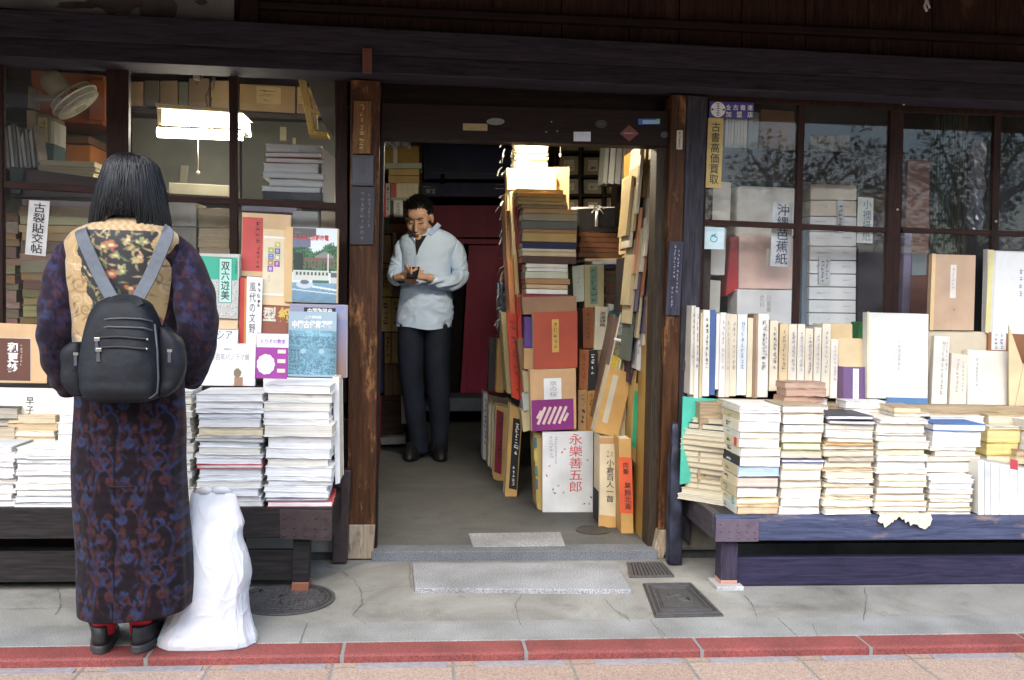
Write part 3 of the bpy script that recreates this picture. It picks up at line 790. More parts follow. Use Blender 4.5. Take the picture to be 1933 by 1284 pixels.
# partition between the shop passage and the room behind the right window
mb = MB(); mb.box((1.32, .3, 0), (1.36, 2.6, 2.55)); mb.build('partition_wall', INB, shop)
mb = MB(); mb.box((-.62, .3, 0), (-.58, 2.55, 1.15)); mb.build('partition_wall', INB, shop)

# ================================================================== plaques and stickers on the timber
def plaque(label, q, Y, th, mat, name='name_plaque', cat='plaque', bev=.002, parts=None, group=None):
    mb = MB(); pbox(mb, q, Y - th, th + .002); o = mb.build(name, mat, bevel=bev); tag(o, label, cat, group); return o
def fq(q, Y, u0, v0, u1, v1, dy=0.0):
    return on_face(q, Y - dy, 0, u0, v0, u1, v1)
WPL = wood('carved_plaque', (.08, .035, .014), (.27, .13, .05), 'Z', grain=10)
q = [(668, 190), (701, 191), (699, 290), (666, 290)]
o = plaque('long brown carved wooden plaque at the top of the post beside the doorway', q, YP, .018, WPL)
marks(o, *fq(q, YP, .35, .06, .65, .94, .018), M('gilt', (.45, .32, .12), .5), 7, random.Random(1), N=(0, -1, 0))
q = [(664, 292), (706, 293), (705, 351), (663, 350)]
o = plaque('square grey ribbed plaque between two wooden plaques on the post', q, YP, .014, M('grey_plaque', (.045, .045, .055), .5))
mb = MB()
for k in range(9):
    if k in (3, 4, 5):
        pbox(mb, [(668 + k * 4, 300), (670 + k * 4, 300), (669.5 + k * 4, 318), (667.5 + k * 4, 318)], YP - .0165, .003)
        pbox(mb, [(668 + k * 4, 326), (670 + k * 4, 326), (669.5 + k * 4, 346), (667.5 + k * 4, 346)], YP - .0165, .003)
    else: pbox(mb, [(668 + k * 4, 298), (670 + k * 4, 298), (669.5 + k * 4, 346), (667.5 + k * 4, 346)], YP - .0165, .003)
mb.build('rib', M('plaque_rib', (.09, .09, .105), .5), o)
BLK = M('blackened_plaque', (.022, .02, .026), .5, var=.3)
q = [(662, 352), (708, 353), (705, 462), (660, 462)]
o = plaque('long black plaque with faded brush writing low on the brown post', q, YP, .012, BLK)
FAD = M('faded_writing', (.16, .15, .16), .7)
marks(o, *fq(q, YP, .42, .08, .6, .92, .012), FAD, 9, random.Random(2), N=(0, -1, 0)); marks(o, *fq(q, YP, .72, .3, .84, .9, .012), FAD, 8, random.Random(3), N=(0, -1, 0))
q = [(684, 90), (702, 91), (702, 138), (684, 137)]
o = plaque('small red brown name tag nailed to the long beam', q, .012, .012, M('red_tag', (.15, .05, .035), .6), name='name_tag', cat='tag')
marks(o, *fq(q, .012, .2, .03, .8, .2, .012), INK, 2, random.Random(4), N=(0, -1, 0))
BL2 = wood('blue_black_plaque', (.02, .02, .03), (.07, .065, .09), 'Z', grain=8)
q = [(1264, 455), (1291, 456), (1283, 596), (1257, 595)]
o = plaque('long weathered black plaque with pale writing on the right door post', q, YP, .014, BL2)
o['label'] = 'long weathered blue black plaque on the post beside the purple sign'
LW = M('pale_writing', (.3, .3, .36), .7)
marks(o, *fq(q, YP, .35, .5, .52, .95, .014), LW, 9, random.Random(5), N=(0, -1, 0)); marks(o, *fq(q, YP, .62, .3, .76, .9, .014), LW, 11, random.Random(6), N=(0, -1, 0)); marks(o, *fq(q, YP, .3, .1, .46, .4, .014), LW, 5, random.Random(7), N=(0, -1, 0))
# lintel stickers
YL = .15
def sticker(label, q, mat, Y=YL, **k): return plaque(label, q, Y, .0015, mat, name='sticker', cat='sticker', bev=0, **k)
q = [(874, 233), (920, 234), (920, 247), (874, 246)]
o = sticker('yellowed oblong paper label on the dark lintel', q, M('yellowed_paper', (.34, .27, .12), .8)); marks(o, *on_face([(878, 236), (916, 237), (916, 245), (878, 244)], YL - .0015, 0, 0, 0, 1, 1), INK, 1, random.Random(8), wt=.06, N=(0, -1, 0))
def oval(label, cx, cy, rx, ry, mat, inner=None, Y=YL, n=28, name='sticker', cat='sticker'):
    P_ = [W(cx + math.cos(2 * math.pi * k / n) * rx, cy + math.sin(2 * math.pi * k / n) * ry, Y - .0015) for k in range(n)]
    mb = MB(); mb.rings([P_, [p + Vector((0, .004, 0)) for p in P_]]); o = mb.build(name, mat); tag(o, label, cat)
    return o
o = oval('grey oval sticker beside the yellowed label on the lintel', 935.5, 229.5, 17, 6.5, M('oval_grey', (.2, .2, .17), .5))
marks(o, *on_face(rect(924, 226.5, 947, 232.5), YL - .0016, 0, 0, 0, 1, 1), INK, 1, random.Random(9), wt=.08, N=(0, -1, 0))
o = oval('almost black oval sticker above the white label on the lintel', 1135, 234, 11, 7.5, M('oval_dark', (.03, .028, .026), .5))
marks(o, *on_face(rect(1128, 231, 1142, 237), YL - .0016, 0, 0, 0, 1, 1), M('dim_ink', (.09, .085, .08)), 1, random.Random(10), wt=.08, N=(0, -1, 0))
o = oval('tiny round grey sticker at the far end of the lintel', 1254.5, 254.5, 7, 6, M('oval_dim', (.075, .07, .068), .5))
q = [(1083, 249), (1115, 249), (1115, 267), (1083, 266.5)]
o = sticker('small white label with two printed lines on the lintel edge', q, M('white_label', (.6, .6, .66), .5))
marks(o, *on_face(rect(1087, 252, 1112, 256), YL - .0016, 0, 0, 0, 1, 1), INKG, 1, random.Random(11), wt=.1, N=(0, -1, 0))
q = [(1188, 236), (1206, 252), (1188, 267), (1170, 252)]
mb = MB(); P_ = [W(x, y, YL - .0015) for x, y in q]; mb.rings([P_, [p + Vector((0, .004, 0)) for p in P_]])
o = tag(mb.build('sticker', M('red_diamond', (.16, .035, .03), .5)), 'red diamond shaped sticker on the dark lintel', 'sticker')
marks(o, *on_face(rect(1172, 249, 1204, 255), YL - .0016, 0, 0, 0, 1, 1), M('pale_print', (.4, .37, .35)), 1, random.Random(12), wt=.12, N=(0, -1, 0))
q = [(1205, 224.5), (1246, 224.5), (1246, 234.5), (1205, 235)]
o = sticker('blue and white sticker high on the lintel corner', q, M('blue_sticker', (.03, .12, .5), .4))
patch(o, *on_face(rect(1213, 227, 1245, 234), YL - .0016, 0, 0, 0, 1, 1), (.3, .5, .68), name='panel', N=(0, -1, 0))
patch(o, *on_face(rect(1238, 224.6, 1246, 228), YL - .0018, 0, 0, 0, 1, 1), (.15, .55, .25), name='corner', N=(0, -1, 0))
mb = MB()
for x, y in ((1041, 230), (1031, 249), (1052, 248)): mb.ball(W(x, y, YL - .001), .0028, 5)
mb.build('nail_head', SC, shop)
q = [(1278, 246), (1289, 246), (1288, 282), (1277, 282)]
o = plaque('small cream name plate on the black door post', q, YP, .003, M('cream_plate', (.5, .44, .34), .6), name='name_plate', cat='name plate', bev=0)
marks(o, *fq(q, YP, .3, .08, .7, .92, .003), INK, 5, random.Random(13), N=(0, -1, 0))
o = oval('small round blue badge with a white star emblem on the post', 1282, 297, 11, 11, M('badge_blue', (.05, .04, .22), .5), Y=YP + .004)
mb = MB()
for k in range(3):
    a = math.pi * k / 3 + .2
    c = W(1282, 296.5, YP + .001); d = Vector((math.cos(a), 0, math.sin(a))) * .017; s = Vector((-math.sin(a), 0, math.cos(a))) * .0028
    mb.add([c - d - s, c + d - s, c + d + s, c - d + s], [(0, 1, 2, 3)])
mb.build('emblem', INKW, o)
# the purple sign and the yellow strip
YS = .155
q = [(1340, 191), (1424, 194), (1422.5, 224.5), (1338, 222)]
o = plaque('purple enamel sign with a round white emblem and white lettering on the window', q, YS, .006, M('purple_enamel', (.045, .02, .22), .35), name='shop_sign', cat='sign', bev=.001)
SG = (0, -1, 0)
mb = MB(); c = W(1355.5, 207, YS - .0066); n = 32; rpx = mpp(YS) * 14.2
mb.rings([[c + Vector((math.cos(2 * math.pi * k / n) * rpx, dy, math.sin(2 * math.pi * k / n) * rpx)) for k in range(n)] for dy in (0, .002)]); mb.build('emblem', INKW, o)
mb = MB()
for a in (0, math.pi):
    d = Vector((math.cos(a), 0, math.sin(a)))
    mb.add([c + d * rpx * .92 + Vector((0, -.0008, .006)), c + d * rpx * .45 + Vector((0, -.0008, 0)), c + d * rpx * .92 + Vector((0, -.0008, -.006))], [(0, 1, 2)])
for k in range(6):
    z = rpx * (.75 - k * .3); hw = rpx * (.2 if k % 2 else .32)
    mb.box((c.x - hw, c.y - .0008, c.z + z - .0012), (c.x + hw, c.y - .0002, c.z + z + .0012))
mb.box((c.x - .0012, c.y - .0008, c.z - rpx * .85), (c.x + .0012, c.y - .0002, c.z + rpx * .85))
mb.build('emblem_mark', M('purple_print', (.06, .03, .2)), o)
for i, ch in enumerate('全古書連'):
    x = 1370 + i * 13.6; letters(o, ch, *on_face([(x, 197.5 + i * .3), (x + 10, 197.8 + i * .3), (x + 10, 208 + i * .3), (x, 207.7 + i * .3)], YS - .0062, 0, 0, 0, 1, 1), INKW, False, .01, N=SG)
for i, ch in enumerate('加盟店'):
    x = 1370 + i * 20.4; letters(o, ch, *on_face([(x, 210.5 + i * .4), (x + 10, 210.8 + i * .4), (x + 10, 221.4 + i * .4), (x, 221 + i * .4)], YS - .0062, 0, 0, 0, 1, 1), INKW, False, .01, N=SG)
q = [(1337, 222.5), (1366, 223.5), (1361, 355.5), (1332, 354)]
o = plaque('long yellow paper strip with black brush lettering under the purple sign', q, YS, .002, M('yellow_strip', (.60, .44, .17), .7), name='notice_strip', cat='notice', bev=0)
letters(o, '古書高価買取', *fq(q, YS, .2, .05, .82, .95, .002), M('green_black', (.04, .055, .035)), True, .008, N=SG)
q = [(1327, 428), (1368, 430), (1367, 471), (1326, 470)]
o = plaque('pale blue square sticker with a turquoise swirl low on the window', q, YS + .02, .001, M('pale_blue_paper', (.62, .76, .78), .6), name='sticker', cat='sticker', bev=0)
mb = MB(); c = W(1347.5, 450, YS + .0183)
mb.tube([c + Vector((math.cos(a) * .016, 0, math.sin(a) * .014 - .003)) for a in [R(-200 + 25 * k) for k in range(15)]], .0022, 5)
mb.tube([c + Vector((-.012, 0, .012)), c + Vector((0, 0, .016)), c + Vector((.011, 0, .02))], .002, 5); mb.tube([c + Vector((0.002, 0, .018)), c + Vector((.004, 0, .006))], .002, 5)
mb.build('emblem', M('turquoise_ink', (.02, .38, .42)), o)
patch(o, *on_face(rect(1327, 431, 1367, 437), YS + .0186, 0, 0, 0, 1, 1), (.5, .68, .72), name='band', N=SG)
# brass knob and lock of the sliding sash
o = thing('sash_lock', 'small iron lock plate with a square keyhole on the black post', 'lock', tuple(W(1297, 690, YP - .002)))
mb = MB(); pbox(mb, [(1289, 681), (1303, 681), (1301, 700), (1288, 700)], YP - .006, .006); mb.build('plate', M('lock_iron', (.07, .055, .06), .45, metal=.4), o, bevel=.001)
mb = MB(); pbox(mb, [(1293, 686), (1298.5, 686), (1298, 693), (1292.5, 693)], YP - .0072, .002); mb.build('keyhole', M('hole_black', (.004, .004, .004), .9), o)
o = thing('bent_wire', 'short bent dark iron hook on the black post beside the white books', 'hook', tuple(W(1312, 625, YP)))
mb = MB(); mb.tube([W(x, y, YP - .012) for x, y in ((1311, 606), (1314, 614), (1312, 622), (1315, 634), (1313, 644), (1309, 652))], .004, 6); mb.build('wire', M('rust_iron', (.05, .03, .025), .6), o)
# a knotted white cord end caught above the beam
o = thing('cord_end', 'white frayed cord end hanging from the planks above the beam', 'cord', tuple(W(1748, 10, .07)))
mb = MB(); mb.tube([W(x, y, .065) for x, y in ((1746, -8), (1748, 4), (1745, 12), (1750, 22))], .006, 6); mb.tube([W(x, y, .062) for x, y in ((1750, -5), (1752, 8), (1755, 16))], .005, 6)
mb.build('cord', M('white_cord', (.5, .5, .52), .8), o, smooth=True)

# ================================================================== the benches
IRB = M('brown_iron', (.052, .036, .036), .45, var=.2, scale=30, metal=.3)
BNL = wood('bench_dark', (.010, .009, .009), (.034, .029, .028), 'X', grain=8)
BNR = wood('bench_blue_paint', (.028, .032, .058), (.085, .10, .175), 'X', wear=(.26, .17, .12), grain=7, wpos=.62)
BNA = wood('bench_apron_paint', (.014, .0125, .028), (.038, .033, .068), 'X', wear=(.13, .08, .08), grain=7, wpos=.68)
COP = M('copper_shoe', (.30, .12, .07), .45, var=.2, metal=.3)
YB = -.36
ZL = W(300, 959, YB).z; ZR = W(1400, 974, YB).z
def rivets(mb, pts, Y, r=.0055):
    for x, y in pts: mb.ball(W(x, y, Y), r, 5)
bl = thing('book_bench', 'dark bench with a brown riveted iron corner left of the doorway, under piled books', 'bench', (-1.3, -.1, 0))
bl['label'] = 'dark wooden bench with a riveted corner plate, behind the woman and under white magazines'
xr = W(628, 980, YB).x
mb = MB(); mb.box((-4.0, YB + .03, ZL - .03), (xr, .15, ZL)); mb.build('seat', BNL, bl, bevel=.003)
zb = W(560, 1016, YB).z
mb = MB(); mb.box((-4.0, YB, zb), (xr, YB + .03, ZL + .001)); mb.build('front_rail', BNL, bl, bevel=.004)
mb = MB(); mb.box((xr - .03, YB + .03, zb), (xr, .14, ZL - .031)); mb.build('end_rail', BNL, bl)
mb = MB(); pbox(mb, [(528, 962), (627, 964), (626, 1021), (529, 1017)], YB - .004, .004); ip = mb.build('corner_plate', IRB, bl, bevel=.001)
mb = MB(); rivets(mb, [(536, 978), (556, 979), (596, 979), (614, 980), (536, 996), (555, 996), (575, 997), (594, 998), (614, 998), (536, 1011), (555, 1011), (575, 1012), (594, 1013), (614, 1013)], YB - .004)
mb.build('rivet', IRB, ip, smooth=True)
yl = YB + .035
mb = MB(); pbox(mb, [(553, 1017), (585, 1019), (582, 1100), (552, 1100)], yl, .07); lg = mb.build('leg', BNL, bl, bevel=.003)
mb = MB(); pbox(mb, [(551, 1100), (583, 1100), (582, 1119), (550, 1119)], yl - .003, .076); mb.build('shoe', COP, lg, bevel=.002)
mb = MB(); xa = W(553, 1060, yl).x; mb.box((-4.0, yl + .03, W(400, 1101, yl).z), (xa, yl + .06, W(400, 1043, yl).z)); mb.build('stretcher', BNL, bl, bevel=.003)
mb = MB(); pbox(mb, [(637, 888), (662, 888), (655, 1063), (626, 1063)], .04, .06); ap = mb.build('arm_post', IRB, bl, bevel=.004)
mb = MB(); rivets(mb, [(645, 922), (654, 922), (644, 948), (653, 949), (643, 990), (651, 1005), (640, 1030)], .04, .004); mb.build('rivet', IRB, ap, smooth=True)

br_ = thing('book_bench', 'bench with flaking blue paint and a riveted iron corner, under the old book stacks', 'bench', (2.3, -.1, 0))
xl = W(1353, 990, YB).x
mb = MB(); mb.box((xl, YB + .035, ZR - .03), (4.6, .13, ZR)); mb.build('seat', BNL, br_, bevel=.003)
zb = W(1500, 1021, YB).z
mb = MB(); mb.hexa([(xl, YB, zb), (4.6, YB, zb), (4.6, YB, ZR - .012), (xl, YB, ZR - .012)], [(xl, YB + .034, zb), (4.6, YB + .034, zb), (4.6, YB + .034, ZR + .001), (xl, YB + .034, ZR + .001)])
mb.build('front_rail', BNR, br_, bevel=.005)
mb = MB(); mb.box((xl - .006, YB + .036, zb), (xl + .03, .12, ZR + .001)); mb.build('end_rail', wood('end_rail_wood', (.03, .026, .032), (.09, .075, .08), 'Y', wear=(.2, .1, .06), wpos=.7), br_, bevel=.003)
mb = MB(); x2 = W(1432, 1000, YB).x; mb.box((xl - .004, YB - .004, zb - .002), (x2, YB, ZR - .014)); ip = mb.build('corner_plate', M('violet_iron', (.13, .10, .13), .42, var=.15, scale=30, metal=.3), br_, bevel=.001)
mb = MB(); rivets(mb, [(1361, 989), (1393, 990), (1411, 990), (1361, 1003), (1377, 1003), (1394, 1004), (1411, 1004), (1426, 1004), (1377, 1015), (1394, 1016), (1411, 1016), (1426, 1016)], YB - .004, .005); mb.build('rivet', ip.data.materials[0], ip, smooth=True)
BRW = wood('leg_wood', (.05, .022, .016), (.14, .07, .05), 'Z')
mb = MB(); pbox(mb, [(1362, 1020), (1394, 1021), (1392, 1096), (1360, 1096)], yl, .08); lg = mb.build('leg', wood('leg_blue', (.022, .018, .03), (.06, .048, .075), 'Z'), br_, bevel=.004)
mb = MB(); pbox(mb, [(1361, 1096), (1392, 1096), (1391, 1110), (1359, 1110)], yl - .003, .086); mb.build('shoe', M('pink_copper', (.45, .24, .18), .5), lg, bevel=.002)
mb = MB(); a = W(1353, 1110, yl - .03); b = W(1404, 1122, yl - .03); mb.box((a.x, yl - .035, -.02), (b.x, yl + .1, .016)); mb.build('pad_stone', granite('pad_granite', (.55, .55, .54), (.3, .3, .3)), br_, bevel=.004)
mb = MB(); xa = W(1392, 1060, yl).x; mb.box((xa, yl + .015, W(1650, 1106, yl).z), (4.6, yl + .05, W(1650, 1053, yl).z)); mb.build('stretcher', BNA, br_, bevel=.004)
mb = MB(); mb.box((4.3, yl, 0), (4.38, yl + .08, zb)); mb.build('leg', BRW, br_)
# the turned iron arm post
pr = [(798, 6), (803, 9), (820, 10), (838, 8.5), (846, 10), (858, 13), (875, 14.5), (890, 13), (905, 13.5), (930, 15), (960, 16), (1000, 17), (1062, 17)]
mb = MB(); ya = .03
rings = []
for y, r in pr:
    cx = 1274 - (y - 798) * .008; c = W(cx, y, ya); rr_ = r * mpp(ya); n = 14
    rings.append([c + Vector((max(-.85, min(.85, math.cos(2 * math.pi * k / n) * 1.1)) * rr_, max(-.85, min(.85, math.sin(2 * math.pi * k / n) * 1.1)) * rr_, 0)) for k in range(n)])
mb.rings(rings); mb.build('arm_post', M('blued_iron', (.018, .02, .032), .38, var=.5, scale=14, hue=(.05, .055, .09), metal=.3, spec=.5), br_, smooth=True, bevel=.002)

# ================================================================== helpers for shelves of books
def fr_(q, r):
    """photo rectangle r inside the upright quad q -> fractions"""
    xl = (q[0][0] + q[3][0]) / 2; xr_ = (q[1][0] + q[2][0]) / 2; yt = (q[0][1] + q[1][1]) / 2; yb = (q[2][1] + q[3][1]) / 2
    return (r[0] - xl) / (xr_ - xl), (r[3] - yb) / (yt - yb), (r[2] - xl) / (xr_ - xl), (r[1] - yb) / (yt - yb)
def tx(o, q, Y, lean, r, text, mat=INK, vertical=True, bold=.02, lift=.0016):
    return letters(o, text, *on_face(q, Y, lean, *fr_(q, r)), mat, vertical, bold, lift, N=SG)
def mk(o, q, Y, lean, r, mat=INK, n=6, seed=0, wt=.13, lift=.0016):
    return marks(o, *on_face(q, Y, lean, *fr_(q, r)), mat, n, random.Random(seed), lift, wt, N=SG)
def pt(o, q, Y, lean, r, mat, th=.0009, name='cover_label'):
    return patch(o, *on_face(q, Y, lean, *fr_(q, r)), mat, th, name, N=SG)
# a step of boards at the back of the bench that carries the upright books
mb = MB(); mb.box((-4.0, -.085, ZL), (xr - .02, .145, .80)); mb.build('back_step', BNL, bl)

# ================================================================== the display on the bench by the woman
GD = 'books shown upright by the woman'
def U(label, q, Y, depth, cover, lean=.03, pages=CREAM, spine='left', **k):
    return upright(label, q, Y, depth, cover, pages, spine, lean, group=GD, **k)
q = [(-60, 608), (91, 614), (88, 733), (-60, 730)]
o = U('tan boxed book with a dark brown panel and white lettering, behind the woman', q, -.06, .03, (.55, .36, .19)); o['label'] = 'tan boxed book with a dark brown panel and white lettering, above the long cream board'
pt(o, q, -.06, .03, (-55, 638, 60, 720), (.55, .45, .36)); pt(o, q, -.06, .03, (-55, 639.5, 58.5, 718.5), (.10, .035, .02), .0014)
tx(o, q, -.06, .03, (14, 646, 35, 703), '和更紗', INKW, True, .03, .0024); mk(o, q, -.06, .03, (38, 648, 43, 690), M('tan_ink', (.5, .4, .3)), 7, 3, lift=.0024)
q = [(91, 640), (100, 641), (97, 733), (89, 733)]
U('slim dark blue book squeezed beside the tan boxed book', q, -.05, .03, (.03, .04, .07))
q = [(-80, 731), (142, 735), (140, 838), (-80, 836)]
o = U('long cream board book with brush lettering under the tan boxed book', q, -.125, .02, (.72, .68, .58), .02)
tx(o, q, -.125, .02, (48, 748, 64, 782), '早子', INK, True, .005)
q = [(362, 478), (452, 480), (449, 602), (362, 598)]
o = U('green book with a light green title strip over a grey pattern', q, -.02, .035, (.52, .50, .46))
def g_print(u, v):
    r = np.random.RandomState(1); c = np.zeros((len(u), 3)); n = r.rand(len(u))
    g = .45 + .2 * np.sin(60 * u + 9 * np.sin(25 * v)) * np.sin(50 * v + 7 * np.cos(31 * u)) + .1 * (n - .5)
    c[:] = g[:, None] * np.array([1, .98, .92]); top = v > .62; c[top] = np.array([.03, .36, .23]); return c
art(o, *on_face(q, -.02, .03, .0, .01, 1, .965), g_print, 50, 66)
pt(o, q, -.02, .03, (413, 487, 438, 571), (.03, .12, .10), .0018); pt(o, q, -.02, .03, (414, 488, 437, 570), (.42, .68, .58), .0024)
tx(o, q, -.02, .03, (417, 492, 434, 566), '双六遊美', INK, True, .012, .0032); mk(o, q, -.02, .03, (443, 490, 448, 516), INK, 5, 4, lift=.0024)
q = [(380, 598), (450, 601), (448, 622), (380, 620)]
U('tan book edge showing between the green book and the white one', q, -.03, .03, (.60, .45, .28))
q = [(352, 617), (450, 620), (448, 652), (350, 650)]
o = U('white book with black foreign lettering partly hidden by the sleeve', q, -.05, .03, (.74, .76, .76)); tx(o, q, -.05, .03, (394, 624, 438, 640), 'ルシア', INK, False, -.003)
q = [(352, 648), (483, 650), (480, 748), (350, 745)]
o = U('white book with a brown statue picture and a red band', q, -.085, .03, (.78, .77, .74))
tx(o, q, -.085, .03, (388, 667, 470, 680), '京都百年パノラマ館', INKG, False, .0); mk(o, q, -.085, .03, (418, 657, 440, 661), INKG, 1, 5)
def statue(u, v):
    c = np.ones((len(u), 3)) * np.array([.76, .74, .70])
    base = (abs(u - .5) < .16) & (v > .12) & (v < .55); fig = ((u - .45) ** 2 / .02 + (v - .72) ** 2 / .03 < 1)
    red = np.exp(-((v - .22) / .09) ** 2) * np.exp(-((u - .5) / .32) ** 2)
    c = c * (1 - .5 * red[:, None]) + np.array([.6, .12, .08]) * .5 * red[:, None]
    c[base] = np.array([.34, .20, .13]) * (.8 + .4 * (np.sin(u[base] * 120) > 0))[:, None]; c[fig] = (.22, .16, .1); return c
art(o, *on_face(q, -.085, .03, *fr_(q, (424, 690, 478, 738))), statue, 40, 36)
q = [(452, 524), (462, 524), (460, 656), (450, 656)]
U('narrow red spine between the green book and the white one', q, -.02, .03, (.45, .05, .04), spine='front')
q = [(461, 525), (467, 525), (465, 656), (459.5, 656)]
U('narrow orange spine beside the narrow red one', q, -.02, .03, (.55, .22, .06), spine='front')
q = [(466, 522), (496, 524), (492, 660), (464, 658)]
o = U('tall white book with large black brush lettering', q, -.025, .03, (.77, .77, .75)); tx(o, q, -.025, .03, (470, 532, 483, 630), '風代の文野', INK, True, -.004); mk(o, q, -.025, .03, (485, 530, 491, 585), INK, 5, 6)
q = [(457, 401), (549, 406), (547, 525), (455, 521)]
o = U('tan slipcased book with a red panel, topmost of the upright books', q, .04, .035, (.60, .41, .22))
pt(o, q, .04, .03, (457, 412, 496, 513), (.50, .075, .065)); mk(o, q, .04, .03, (482, 417, 493, 460), INK, 4, 7, .11, .0022); mk(o, q, .04, .03, (484, 464, 491, 507), INK, 5, 8, .11, .0022)
q = [(497, 432), (552, 435), (550, 578), (494, 575)]
o = U('cream wrapped book with small purple and green title squares', q, .015, .035, (.66, .50, .30))
pt(o, q, .015, .03, (497, 450, 537, 556), (.68, .60, .42)); pt(o, q, .015, .03, (497, 447, 537, 450.5), (.78, .76, .7), .0014); pt(o, q, .015, .03, (496, 555, 536, 558.5), (.78, .76, .7), .0014)
sqs = [('飾', 518, 457, (.5, .45, .12)), ('り', 518, 469, (.16, .14, .36)), ('菓', 518, 481, (.5, .45, .16)), ('子', 517.5, 493, (.28, .07, .34)), ('十', 506, 468, (.38, .42, .1)), ('二', 506, 480, (.16, .2, .5)), ('ヶ', 505.5, 491.5, (.45, .3, .1)), ('月', 505, 503, (.24, .1, .4))]
for ch, x, y, c_ in sqs:
    pt(o, q, .015, .03, (x, y, x + 10.5, y + 11), c_, .0016, 'title_square'); tx(o, q, .015, .03, (x + 2, y + 2, x + 8.5, y + 9), ch, INKW, True, .02, .0024)
mk(o, q, .015, .03, (507, 520, 510, 534), INKG, 3, 9, lift=.0022)
q = [(538, 428), (639, 432), (637, 573), (536, 570)]
o = U('tan edged picture book with a street tram photograph on its cover', q, .0, .04, (.62, .42, .20))
def tram(u, v):
    n = np.sin(57 * u + 3 * np.sin(31 * v)) * np.sin(49 * v + 2 * np.cos(43 * u)); n2 = np.sin(131 * u) * np.sin(117 * v + 5 * u)
    c = np.ones((len(u), 3)) * np.array([.66, .72, .74])
    tr = (v < .74 + .06 * np.sin(9 * u) + .03 * n) & (v > .40); c[tr] = (np.array([.035, .11, .05])[None] * (1 + .8 * n + .3 * n2)[:, None])[tr]
    tk = (abs(u - .13) < .10) & (v > .34) & (v < .66); c[tk] = (.02, .03, .025)
    rf = (v > .8 + .18 * u) & (u < .52) & (v < 1.0 - .0 * u); c[rf] = (.09, .09, .085); ev = (u < .40) & (v > .74) & (v < .86); c[ev] = (.14, .15, .22)
    r2 = (u > .5) & (u < .92) & (v > .60) & (v < .60 + .09 * (1 - abs(u - .72) * 3.5)); c[r2] = (.22, .21, .2)
    bd = (u > .25) & (u < .95) & (v > .46) & (v < .60) & ((np.sin(90 * u) > .2) | (v > .55)); c[bd] = (.16, .10, .07)
    t = (u > .02) & (u < .83) & (v > .29) & (v < .43); c[t] = (.55, .57, .5)
    wn = (u > .06) & (u < .8) & (v > .36) & (v < .41) & (np.sin(75 * u) > -.2); c[wn] = (.08, .10, .10)
    gb = (u > .45) & (u < .82) & (v > .24) & (v < .30); c[gb] = (.05, .14, .10)
    t2 = (u > .86) & (v > .26) & (v < .43); c[t2] = (.5, .52, .5); c[t2 & (v > .34) & (v < .41)] = (.1, .12, .12)
    rd = v < .26; c[rd] = (np.array([.17, .30, .40])[None] * (.75 + 1.2 * v + .12 * n)[:, None])[rd]
    ln = abs(v - (.25 - .08 * u)) < .012; c[ln & (u > .1)] = (.65, .7, .7); ln = abs(v - (.17 - .05 * u)) < .007; c[ln] = (.55, .62, .64)
    car = ((u - .28) / .19) ** 2 + ((v - .235) / .05) ** 2 < 1; c[car] = (.48, .55, .60); cw = ((u - .28) / .10) ** 2 + ((v - .27) / .03) ** 2 < 1; c[cw] = (.12, .15, .18)
    lp = (abs(u - .80) < .008) & (v > .42) & (v < .66); c[lp] = (.7, .7, .68)
    return c
art(o, *on_face(q, .0, .03, *fr_(q, (552, 430.5, 636, 571))), tram, 84, 140)
tx(o, q, .0, .03, (553, 443, 620, 454), 'さよなら京都市電', INKR, False, .025, .0026); mk(o, q, .0, .03, (553, 437, 570, 441), INKG, 1, 10, lift=.0026)
q = [(492, 575), (550, 577), (547, 634), (489, 631)]
o = U('reddish brown book with large white and yellow lettering', q, -.01, .03, (.24, .075, .04))
tx(o, q, -.01, .03, (496, 580, 521, 608), '型', M('cream_ink', (.62, .58, .48)), True, .04); tx(o, q, -.01, .03, (525, 580, 552, 608), '紙', M('gold_ink', (.6, .42, .08)), True, .04)
q = [(547, 573), (656, 576), (655, 713), (545, 710)]
o = U('large dark bordered book behind the bronze vessel book', q, -.035, .035, (.30, .28, .33))
def dusk(u, v):
    t = np.clip(v * 1.3 - .15, 0, 1)[:, None]; return np.array([.26, .17, .13]) * (1 - t) + np.array([.22, .24, .40]) * t
art(o, *on_face(q, -.035, .03, .78, .01, .985, .985), dusk, 12, 40)
art(o, *on_face(q, -.035, .03, .02, .8, .98, .985), lambda u, v: np.ones((len(u), 3)) * np.array([.27, .27, .36]), 4, 4)
pt(o, q, -.035, .03, (573, 581, 633, 594), (.015, .018, .03), .002); tx(o, q, -.035, .03, (580, 582, 627, 593), '中国陶磁史', INKW, False, .02, .003)
q = [(546, 588), (635, 589), (634, 713), (543, 711)]
o = U('grey blue book with an ornate bronze vessel on its cover', q, -.075, .02, (.30, .40, .46))
def bronze(u, v):
    c = np.ones((len(u), 3)) * np.array([.30, .40, .46]); x = (u - .5) / .54; y = (v - .36) / .36
    body = (abs(x) < .93) & (y < 1) & (y > -.92); r = np.sqrt((x * 1.1) ** 2 + (y * 1.3 + .1) ** 2)
    p = np.sin(22 * r + 3 * np.sin(9 * np.arctan2(y, x))) * np.sin(26 * x + 4 * np.sin(14 * y)) + .7 * np.sin(60 * y) * np.sin(50 * x)
    c2 = np.array([.13, .25, .31])[None] * (1 + .55 * p + .35 * (y > .75))[:, None] * (1.15 - .5 * np.abs(x) ** 2)[:, None]
    c[body] = c2[body]
    for ex in (-.36, .36):
        e = ((x - ex) ** 2 + (y - .1) ** 2) < .012; c[e] = (.32, .45, .5)
    return np.clip(c, .02, .8)
art(o, *on_face(q, -.075, .03, .01, .01, .99, .99), bronze, 90, 124)
